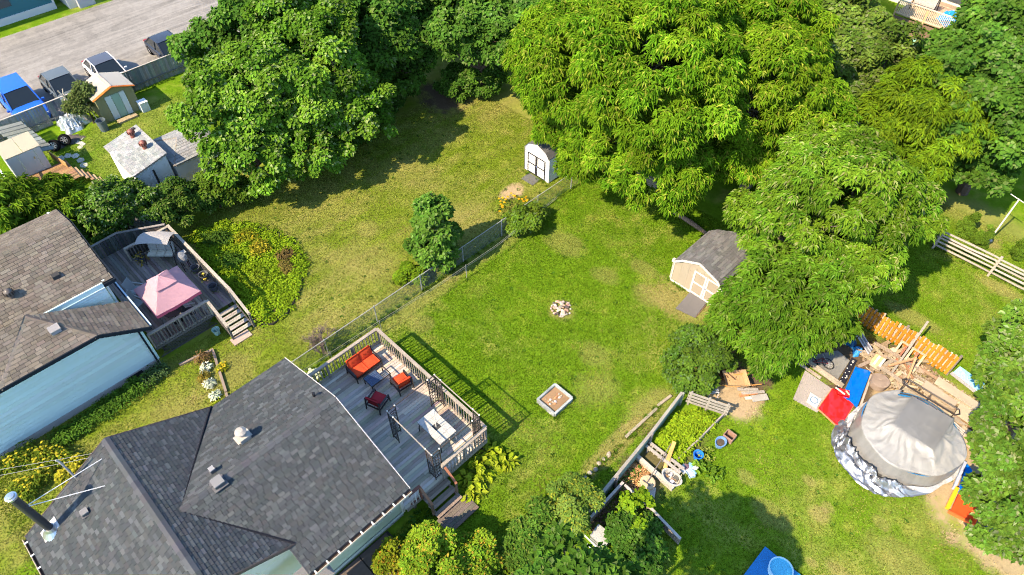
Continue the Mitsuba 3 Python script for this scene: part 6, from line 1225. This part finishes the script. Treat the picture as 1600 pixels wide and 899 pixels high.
tree('hackberry_tree', 'mid green tree behind the walnuts at the top centre', (-24.4, 35.2), [B(-24.2, 35, 6, 3.2), B(-27.6, 36.4, 5.6, 3), B(-22.6, 40, 6, 3)], .3, .19, 1.0, DARK, seed=17, trunk=.22)
tree('spruce_bush', 'dense dark undergrowth under the far trees at the top', (-12.4, 33.6), [B(-12.4, 33.2, 1.4, 2.2), B(-9.6, 33.2, 1.2, 1.6), B(-13.6, 37.4, 1.6, 2.4), B(-17, 34.4, 1.6, 2.4), B(-8.4, 30.4, 1.1, 1.5)], .24, .16, 1.2, DARK, seed=18, trunk=.08, cat='bush', limbs=5)
tree('linden_tree', 'light green linden cut by the right frame edge, upper of the two there', (4.2, 23.4), [B(3.3, 23.1, 4.2, 1.45), B(2.7, 25.2, 4.3, 1.2), B(4.6, 24.8, 5.0, 1.6)], .19, .125, 1.8, [(.082, .17, .02), (.12, .215, .028), (.19, .25, .10)], seed=19, trunk=.16, clump=.26)
tree('linden_tree', 'green linden cut by the right frame edge, lower of the two beside the play panel', (5.4, 20.6), [B(4.3, 20.7, 3.9, 1.55), B(5.1, 19.3, 2.6, 1.35), B(5.9, 21.6, 4.4, 1.7), B(5.2, 18.7, 2.0, .9)], .19, .125, 1.8, [(.07, .15, .018), (.105, .19, .025), (.17, .22, .09)], seed=20, trunk=.16, clump=.26)
tree('columnar_maple', 'narrow upright maple standing against the chain link fence', (-19.5, 14.2), [(-19.5, 14.2, 1.5, 1.05, 1.05, 1.2), (-19.45, 14.3, 2.7, .9, .9, 1.0), (-19.5, 14.35, 3.6, .55, .55, .75)], .21, .15, 2.0, [(.058, .145, .018), (.10, .195, .026), (.15, .24, .06)], seed=21, trunk=.08, clump=.32, low=-.7, limbs=9)
tree('round_bush', 'rounded green bush on the walnut side of the chain link fence', (-18.1, 19.0), [B(-18.15, 18.8, .7, .75), B(-18.05, 19.6, .6, .6)], .17, .1, 2.0, [(.09, .17, .016), (.13, .205, .02), (.11, .18, .05)], seed=22, trunk=.04, clump=.36, cat='bush', limbs=5)
tree('yellow_bush', 'small yellow green bush at the foot of the narrow maple', (-19.6, 12.5), [B(-19.6, 12.6, .4, .5)], .12, .06, 2.0, LIME, seed=23, trunk=.02, clump=.4, cat='bush', limbs=3)
tree('sapling', 'pinnate leaved light green tree at the left edge beside the lean-to', (-34.2, 1.6), [B(-34.6, .6, 3.0, 1.4), B(-34.0, 2.3, 2.5, 1.2), B(-33.0, 1.0, 1.8, 1.2)], .30, .09, 1.6, [(.095, .19, .014), (.14, .235, .016), (.11, .18, .02)], 'frond', .26, 24, trunk=.12, limbs=12)
tree('plum_tree', 'bushy green tree with pale upright shoots below the white roofed shed', (-32.4, 4.2), [B(-32.3, 3.8, 2.3, 1.25), B(-31.9, 5.1, 1.9, 1.1), B(-33.0, 4.9, 2.2, .85), B(-32.2, 2.9, 1.1, 1.0)], .17, .10, 1.8, [(.06, .14, .018), (.105, .19, .03), (.22, .28, .13)], seed=25, trunk=.1, gap=.08)
tree('dogwood_bush', 'dark leafy bush between the plum and the white outbuilding', (-31.4, 6.6), [B(-31.4, 6.6, 1.5, 1.1), B(-31.2, 7.4, 1.0, .9)], .16, .1, 1.8, [(.045, .10, .016), (.08, .14, .02), (.14, .18, .05)], seed=26, trunk=.05, cat='bush', limbs=5)
tree('dogwood_bush', 'light green bush at the corner of the maple above the oval bed', (-31.2, 8.6), [B(-31.4, 8.7, 1.2, 1.05), B(-30.8, 9.6, .8, .8)], .16, .1, 1.8, [(.085, .165, .018), (.12, .2, .022), (.12, .18, .05)], seed=27, trunk=.05, cat='bush', limbs=5)
tree('elder_bush', 'bush with bare stakes in front of the dark grey car by the parking fence', (-43.9, 7.0), [B(-44.3, 7.0, 1.2, .8), B(-44.5, 7.5, 1.6, .65)], .18, .11, 1.6, [(.09, .13, .04), (.13, .17, .05), (.06, .10, .02)], seed=28, trunk=.05, cat='bush', gap=.1, limbs=6)
for i, (a, b) in enumerate((((-44.6, 5.8, 0), (-44.7, 6.5, 2.3)), ((-44.2, 6.9, 0), (-44.5, 6.2, 2.4)), ((-43.8, 7.3, 0), (-43.7, 7.1, 1.5)))):
    MB().tube([a, b], .035, (.48, .42, .34), 6).solo('garden_stake', ['longest bare stake in the bush by the parking fence, on its left', 'bare stake crossing the longest one in the bush by the parking fence', 'short bare stake nearest the rusty roofed shed'][i], 'stake', group='stakes in the bush by the parking fence')
tree('hazel_bush', 'dark green bush with orange lilies at the end of the soil path', (-30.2, 25.4), [B(-30.2, 25.2, .8, 1.2), B(-29.2, 26.6, .9, 1.2)], .18, .1, 1.6, DARK, seed=29, trunk=.04, cat='bush', limbs=5)
tree('forest_hedge', 'long dark hedge running along the foot of the maples to the soil path', (-32.6, 20.6), [B(-31.4, 19.2, .8, 1.1), B(-32.2, 21.2, .8, 1.2), B(-32.8, 23.2, .8, 1.1), B(-30.8, 17.4, .6, .9)], .2, .12, 1.4, DARK, seed=30, trunk=.04, cat='hedge', limbs=5)
tree('ninebark_bush', 'yellow green bush with orange tips at the bottom edge below the side door', (-7.7, 3.8), [B(-7.7, 4.0, 1.3, 1.3), B(-7.0, 5.0, 1.0, .9)], .13, .075, 1.9, [(.13, .24, .016), (.19, .29, .022), (.33, .25, .03)], seed=31, trunk=.05, cat='bush', limbs=6, clump=.24)
tree('ninebark_bush', 'small yellow and orange bush at the bottom edge nearest the pale green wall', (-8.9, 3.3), [B(-8.9, 3.3, .8, .75)], .12, .07, 1.9, [(.19, .26, .02), (.27, .29, .025), (.40, .22, .03)], seed=32, trunk=.04, cat='bush', limbs=5, clump=.26)
tree('privet_bush', 'grey green bush at the bottom edge between the yellow bush and the garden plot', (-6.3, 6.9), [B(-6.3, 6.8, .7, .7), B(-6.45, 7.8, .8, .6), B(-5.7, 5.6, .7, .75)], .14, .075, 1.8, [(.065, .15, .018), (.105, .20, .028), (.18, .24, .04)], seed=33, trunk=.05, cat='bush', limbs=6, clump=.3)
tree('privet_bush', 'light green twiggy bush at the lower end of the garden fence', (-5.9, 9.0), [B(-5.95, 9.05, 1.5, .75), B(-6.0, 8.7, .9, .6)], .13, .06, 1.8, [(.115, .20, .03), (.165, .25, .045), (.25, .27, .03)], seed=34, trunk=.04, cat='bush', limbs=6, clump=.32)
tree('currant_bush', 'dark green bush filling the lower vegetable plot', (-3.6, 9.8), [B(-4.0, 9.9, .5, .6), B(-3.2, 9.7, .6, .65), B(-3.4, 10.6, .4, .45), B(-3.0, 8.7, .5, .7)], .16, .1, 1.7, [(.045, .115, .016), (.075, .155, .02), (.10, .17, .04)], seed=35, trunk=.04, cat='bush', limbs=8, clump=.3)
tree('grape_vine', 'yellow green vine climbing over the corner of the plot wall', (-4.35, 10.9), [B(-4.35, 10.85, .8, .42), B(-4.15, 10.45, .7, .32)], .19, .17, 1.5, LIME, seed=36, trunk=.03, cat='vine', limbs=3, clump=.45)
tree('birch_tree', 'tree just below the bottom frame edge shading the lower lawn', (-2.0, 3.6), [B(-1.9, 4.6, 8.2, 1.3), B(-3.0, 5.0, 7.0, 1.2), B(-1.2, 3.6, 9.4, 1.1)], .2, .14, 1.2, DARK, seed=37, trunk=.16)
for i, (x, y, h, w) in enumerate(((-1.62, 35.1, 1.5, .33), (-.75, 34.7, 1.4, .3), (.9, 35.2, 1.2, .28))):
    tree('cedar_shrub', ['small cone shaped cedar nearest the yellow green sumac on the far lawn', 'small cone shaped cedar next to the thin white pole', 'small cone shaped cedar cut by the right frame edge on the far lawn'][i], (x, y), [(x, y, h*.3, w, w, h*.33), (x, y, h*.62, w*.68, w*.68, h*.3), (x, y, h*.88, w*.35, w*.35, h*.2)], .1, .035, 2.0, [(.09, .165, .016), (.11, .19, .02), (.07, .13, .02)], seed=40+i, trunk=.03, cat='shrub', low=-.8, csize=.16, limbs=3)
# leafless shrub at the chain link fence
t = thing('bare_shrub', 'leafless grey twiggy shrub at the chain link fence beside the deck', 'shrub'); r = np.random.default_rng(50); m = MB()
def twig(p, d, L, rad, k):
    q = p+d*L; m.tube([p, (p+q)/2+r.normal(0, L*.05, 3), q], [rad, rad*.85, rad*.65], (.16, .13, .11), 4, False)
    if k:
        for _ in range(4 if k > 1 else 3): twig(p+(q-p)*r.uniform(.45, 1), unit(d+r.normal(0, .5, 3)+[0, 0, .12]), L*r.uniform(.55, .75), rad*.6, k-1)
for i in range(3): a = i*2.1; twig(np.array([-19.0+.08*math.cos(a), 6.9+.08*math.sin(a), 0]), unit(np.array([.35*math.cos(a)-.2, .35*math.sin(a), 1])), .66, .045, 4)
m.part(t, 'branches')

# ------------------------------------------------------------------ planting
def plant(name, label, pts, L, W, pal, seed, cat='plant', group=None, lift=.1, n=40, spread=.25, up=.6, flower=None, stuffed=False, matn='herb'):
    """low plants: rosettes of leaves at the points (x, y, height)"""
    r = np.random.default_rng(seed); pal = np.asarray(pal, float); pts = np.asarray(pts, float)
    i = np.repeat(np.arange(len(pts)), n); N = len(i); a = r.uniform(0, 6.283, N); q = np.sqrt(r.random(N))*spread
    h = pts[i, 2]*r.uniform(.25, 1, N)*(1-.4*(q/spread)**2)
    pos = np.stack([pts[i, 0]+q*np.cos(a), pts[i, 1]+q*np.sin(a), h], 1); o = np.stack([np.cos(a), np.sin(a), 0*a], 1)
    tone = r.uniform(.8, 1.2, len(pts))[i]; hue = r.random(N)[:, None]
    col = np.clip((pal[0]*(1-hue)+pal[1]*hue)*(tone*r.uniform(.75, 1.25, N))[:, None], .004, .75)
    v, f, c = leaf_mesh(pos, unit(o*.4+[0, 0, 1.]+r.normal(0, .35, (N, 3))), o+[0, 0, up-.4]+r.normal(0, .3, (N, 3)), L*r.uniform(.6, 1.2, N), W*r.uniform(.7, 1.2, N), col, .14, .15)
    LEAVES[0] += len(f)
    k = thing(name, label, cat, group) if not stuffed else uniq(name)
    kk = k if stuffed else uniq(k+'__foliage')
    scene[kk] = shape(v, f, c, matn)
    if stuffed: stuff(k, label, cat)
    if flower:
        fcol, cnt, sz = flower; j = r.integers(0, N, cnt); p = pos[j]+[0, 0, L*.5+.03]; fc = np.clip(np.asarray(fcol)*r.uniform(.8, 1.15, (cnt, 1)), 0, .9)
        P, A = np.repeat(p, 5, 0), np.tile(np.arange(5)*1.2566, cnt)+np.repeat(r.uniform(0, 6, cnt), 5)
        o = np.stack([np.cos(A), np.sin(A), .35+0*A], 1)
        v, f, c = leaf_mesh(P, np.tile([0, 0, 1.], (len(P), 1))+o*.2, o, sz, sz*.7, np.repeat(fc, 5, 0), .1, .1); scene[uniq(k+'__flowers')] = shape(v, f, c, 'petal'); labels[[q for q in scene if q.startswith(k+'__flowers')][-1]] = {'kind': 'stuff'}
    return k
def scatter(poly, n, seed, h=.3):
    r = np.random.default_rng(seed); pg = Polygon(poly); x0, y0, x1, y1 = pg.bounds; o = []
    while len(o) < n:
        p = r.uniform((x0, y0), (x1, y1))
        if pg.contains(Point(p)): o.append((*p, h*r.uniform(.6, 1.3)))
    return o
OVAL = [(-30.2, 6.4), (-29.9, 8.0), (-28.6, 9.1), (-27.2, 9.7), (-25.6, 9.9), (-24.2, 9.4), (-22.9, 8.3), (-22.1, 7.1), (-22.0, 6.2), (-22.5, 5.7), (-23.2, 5.6), (-25.3, 6.0), (-28, 5.9)]
MB().slab([(x, y, .012) for x, y in OVAL], .01, (.09, .065, .045)).put('bed_soil'); structure('bed_soil')
t = thing('bed_border', 'thin black plastic edging round the oval flower bed', 'edging'); MB().tube([(x, y, .05) for x, y in OVAL[1:10]], .05, (.03, .03, .028), 6).part(t, 'strip')
plant('ground_cover', 'bright yellow green ground cover carpeting the oval flower bed', scatter(OVAL, 520, 1, .3), .13, .08, [(.14, .25, .012), (.22, .31, .016)], 60, 'ground cover', n=60, spread=.24, stuffed=True)
r = np.random.default_rng(61)
for i, (x, y, h, s, pal, fl, lab) in enumerate((
    (-28.8, 7.2, .75, .6, [(.045, .10, .015), (.07, .13, .02)], None, 'dark green mound in the oval bed nearest the dark deck'),
    (-27.9, 8.3, .55, .5, [(.15, .19, .016), (.22, .24, .02)], ((.42, .30, .02), 30, .06), 'clump with orange yellow flowers at the top of the oval bed'),
    (-26.6, 8.3, .6, .5, [(.16, .18, .016), (.26, .22, .02)], ((.42, .34, .03), 36, .06), 'yellow flowering clump in the middle of the oval bed'),
    (-25.4, 9.1, .5, .42, [(.10, .08, .03), (.15, .10, .035)], None, 'reddish brown leaved shrub at the far rim of the oval bed'),
    (-24.6, 8.6, .45, .38, [(.12, .10, .03), (.16, .13, .03)], None, 'small reddish shrub near the right rim of the oval bed'),
    (-27.0, 6.9, .7, .55, [(.05, .12, .016), (.08, .15, .02)], None, 'dark green clump in the oval bed by the railing'),
    (-24.9, 7.2, .5, .5, [(.14, .21, .016), (.2, .26, .02)], None, 'pale lime clump at the wide end of the oval bed'))):
    plant('bed_shrub', lab, [(x+r.uniform(-s, s)*.6, y+r.uniform(-s, s)*.6, h*r.uniform(.8, 1.1)) for _ in range(7)], .13, .075, pal, 70+i, 'plant', n=130, spread=s*.6, flower=fl)
for i, (x, y, h, s, lab) in enumerate(((-10.0, 8.6, .5, .3, 'yellow green big leaved clump at the outer corner of the timber deck'), (-9.75, 8.0, .55, .36, 'second big leaved yellow clump along the outer side of the timber deck'), (-9.7, 7.35, .5, .34, 'third big leaved yellow clump along the timber deck, near the stairs'), (-9.35, 8.9, .35, .26, 'small big leaved clump farthest out from the corner of the timber deck'), (-9.3, 7.05, .35, .22, 'big leaved clump with an orange leaf beside the stair landing'))):
    plant('hosta', lab, [(x, y, h), (x+.15, y+.12, h*.8), (x-.12, y+.2, h*.9)], .34, .25, [(.17, .25, .014), (.25, .30, .02)], 90+i, n=16, spread=s, flower=None)
plant('fern', 'dark green plants growing in the shade below the side of the timber deck stairs', [(-9.9, 5.1, .3), (-9.6, 5.0, .25), (-9.8, 4.5, .3), (-9.5, 4.6, .3), (-9.7, 3.9, .2)], .26, .06, [(.035, .10, .016), (.05, .13, .02)], 96, n=30, spread=.3)
plant('vegetables', 'bright green feathery vegetables filling the plot between the slatted fence and the bench', scatter([(-5.65, 13.7), (-4.55, 13.7), (-4.5, 16.3), (-5.2, 16.2), (-5.7, 15.4)], 150, 3, .45), .17, .05, [(.19, .32, .012), (.28, .38, .016)], 97, 'vegetables', n=75, spread=.2, up=.7, stuffed=True)
plant('plot_weeds', 'low weeds along the lower side of the garden fence', [(-5.5+.02*i, 10.6+i*.25, .2) for i in range(8)], .14, .06, [(.05, .14, .016), (.08, .18, .02)], 98, n=40, spread=.16, up=.9)
plant('seedling', 'leafy seedling above the blue bucket', [(-3.9, 14.75, .45), (-3.75, 14.9, .4)], .13, .08, [(.16, .2, .03), (.22, .25, .05)], 99, n=40, spread=.25)
plant('seedling', 'round leaved green plant at the heap of bags, nearer the plot', [(-3.75, 14.15, .5), (-3.65, 14.3, .4)], .16, .13, [(.09, .18, .018), (.13, .22, .02)], 100, n=30, spread=.22)
plant('seedling', 'round leaved green plant at the heap of bags, on the lawn side', [(-3.15, 14.25, .4), (-3.05, 14.5, .35)], .16, .13, [(.08, .17, .018), (.12, .21, .02)], 101, n=26, spread=.22)
for i, (y, x, h, s) in enumerate(((1.0, -23.1, .55, .35), (.3, -23.0, .6, .38), (-.5, -22.95, .5, .36), (-1.3, -22.9, .5, .4), (-2.1, -22.9, .45, .38), (-3.0, -22.85, .5, .4))):
    plant('wall_shrub', ['grey green shrub at the corner of the blue house', 'leafy shrub at the blue house wall, second from its corner', 'low green shrub at the blue house wall, third from its corner', 'low green shrub in the middle of the blue house wall', 'bright low shrub at the blue house wall towards the bottom left', 'lowest shrub at the blue house wall, nearest the yellow flowers'][i], [(x+r.uniform(-.2, .2), y+r.uniform(-.3, .3), h) for _ in range(6)], .12, .06, [(.05, .12, .016), (.09, .18, .02)] if i else [(.06, .11, .04), (.09, .15, .05)], 110+i, n=150, spread=s)
for i, (x, y, h, s, lab) in enumerate(((-22.0, -3.8, .9, .6, 'yellow flowering shrub at the left edge below the blue house, nearest the bungalow roof'), (-23.1, -4.6, .9, .6, 'yellow flowering shrub cut by the left frame edge'), (-21.0, -3.4, .6, .5, 'yellow leaved shrub beside the grey roof corner at the left'), (-21.6, -4.9, .7, .55, 'dull green yellow shrub under the service wires'))):
    plant('goldenrod', lab, [(x+r.uniform(-s, s)*.8, y+r.uniform(-s, s)*.8, h*r.uniform(.7, 1.1)) for _ in range(8)], .12, .065, [(.09, .15, .016), (.15, .2, .02)] if i != 2 else [(.2, .22, .02), (.28, .27, .02)], 120+i, n=150, spread=s*.55, flower=((.46, .40, .03), 120 if i != 3 else 60, .06))
for i, (x, y, h, s, pal, fl, lab) in enumerate(((-22.3, 2.9, .6, .3, [(.14, .09, .045), (.2, .13, .05)], None, 'reddish brown shrub in the strip between the houses'), (-21.9, 2.75, .35, .2, [(.42, .5, .35), (.6, .62, .5)], None, 'white edged hosta beside the reddish shrub'), (-21.0, 2.45, .3, .17, [(.42, .5, .35), (.6, .62, .5)], None, 'white edged hosta in the middle of the strip between the houses'), (-20.35, 2.35, .3, .17, [(.42, .5, .35), (.6, .62, .5)], None, 'white edged hosta nearest the grey roof'), (-21.4, 3.3, .25, .2, [(.2, .25, .02), (.3, .3, .02)], ((.6, .45, .03), 14, .05), 'small yellow plant beyond the hostas'), (-19.75, 2.2, .25, .3, [(.18, .25, .018), (.26, .3, .02)], None, 'lime green plant at the edge of the grey roof'), (-21.5, 2.45, .3, .25, [(.16, .16, .03), (.25, .17, .03)], None, 'rusty green plant between the hostas'))):
    plant('border_plant', lab, [(x+r.uniform(-s, s)*.5, y+r.uniform(-s, s)*.5, h) for _ in range(4)], .15, .06, pal, 130+i, n=50, spread=s*.8, flower=fl)
plant('hydrangea', 'pale green white hydrangea at the corner of the deck and the chain link fence', [(-18.2, 5.0, .6), (-18.0, 5.4, .65), (-18.3, 4.6, .55), (-18.1, 5.9, .5)], .12, .07, [(.13, .18, .06), (.2, .25, .1)], 140, n=90, spread=.32, flower=((.62, .64, .45), 90, .08))
plant('lilies', 'orange lilies beside the fence near the white shed', [(-20.3, 19.6, .5), (-20.2, 20.2, .5), (-20.0, 19.2, .4), (-19.7, 20.6, .4)], .3, .035, [(.1, .18, .016), (.15, .22, .02)], 141, n=40, spread=.28, up=1.1, flower=((.60, .36, .01), 26, .09))
plant('lilies', 'orange lilies in the shade at the end of the soil path', [(-30.3, 25.0, 1.3), (-29.9, 25.3, 1.4), (-29.0, 27.2, 1.5)], .25, .04, [(.05, .11, .016), (.07, .13, .02)], 142, n=12, spread=.3, up=1.1, flower=((.7, .33, .01), 14, .12))
for i, (x, y, z, pal, fl, lab) in enumerate(((-29.45, 3.65, 1.35, [(.3, .22, .03), (.42, .3, .05)], None, 'golden leaved potted plant on the dark deck beside the swing'), (-29.15, 4.95, 1.5, [(.03, .1, .03), (.05, .14, .04)], None, 'dark green trailing plant hung on the railing behind the swing'), (-26.9, 5.2, 1.0, [(.12, .2, .02), (.2, .25, .02)], None, 'lime green pot plant by the railing next to the barbecue'), (-26.2, 5.25, 1.0, [(.15, .18, .03), (.25, .2, .04)], ((.75, .6, .1), 20, .07), 'yellow flower box along the dark deck railing'), (-25.2, 5.2, .95, [(.08, .13, .03), (.16, .14, .04)], ((.55, .2, .1), 10, .05), 'red and green flower box along the dark deck railing near the stairs'))):
    k = plant('potted_plant', lab, [(x, y, z), (x+.12, y, z*.95), (x-.12, y+.05, z*.97)], .12, .08, pal, 150+i, n=60, spread=.26, flower=fl)
    v = scene[[q for q in scene if q.startswith(k+'__foliage')][0]]
    MB().lathe((x, y, .7), [(0, .02), (.16, .02), (.22, .3), (.23, .32), (.19, .3)], (.1, .11, .13), 14).part(k, 'pot')
TABLE[:] = [mi.Float(np.array([x/40 for x in ch], np.float32)) for ch in zip(*[(k//1681, k//41 % 41, k % 41) for k in HUES])]
print('leaf triangles', LEAVES[0], 'entries', len(scene), 'hues', len(HUES))
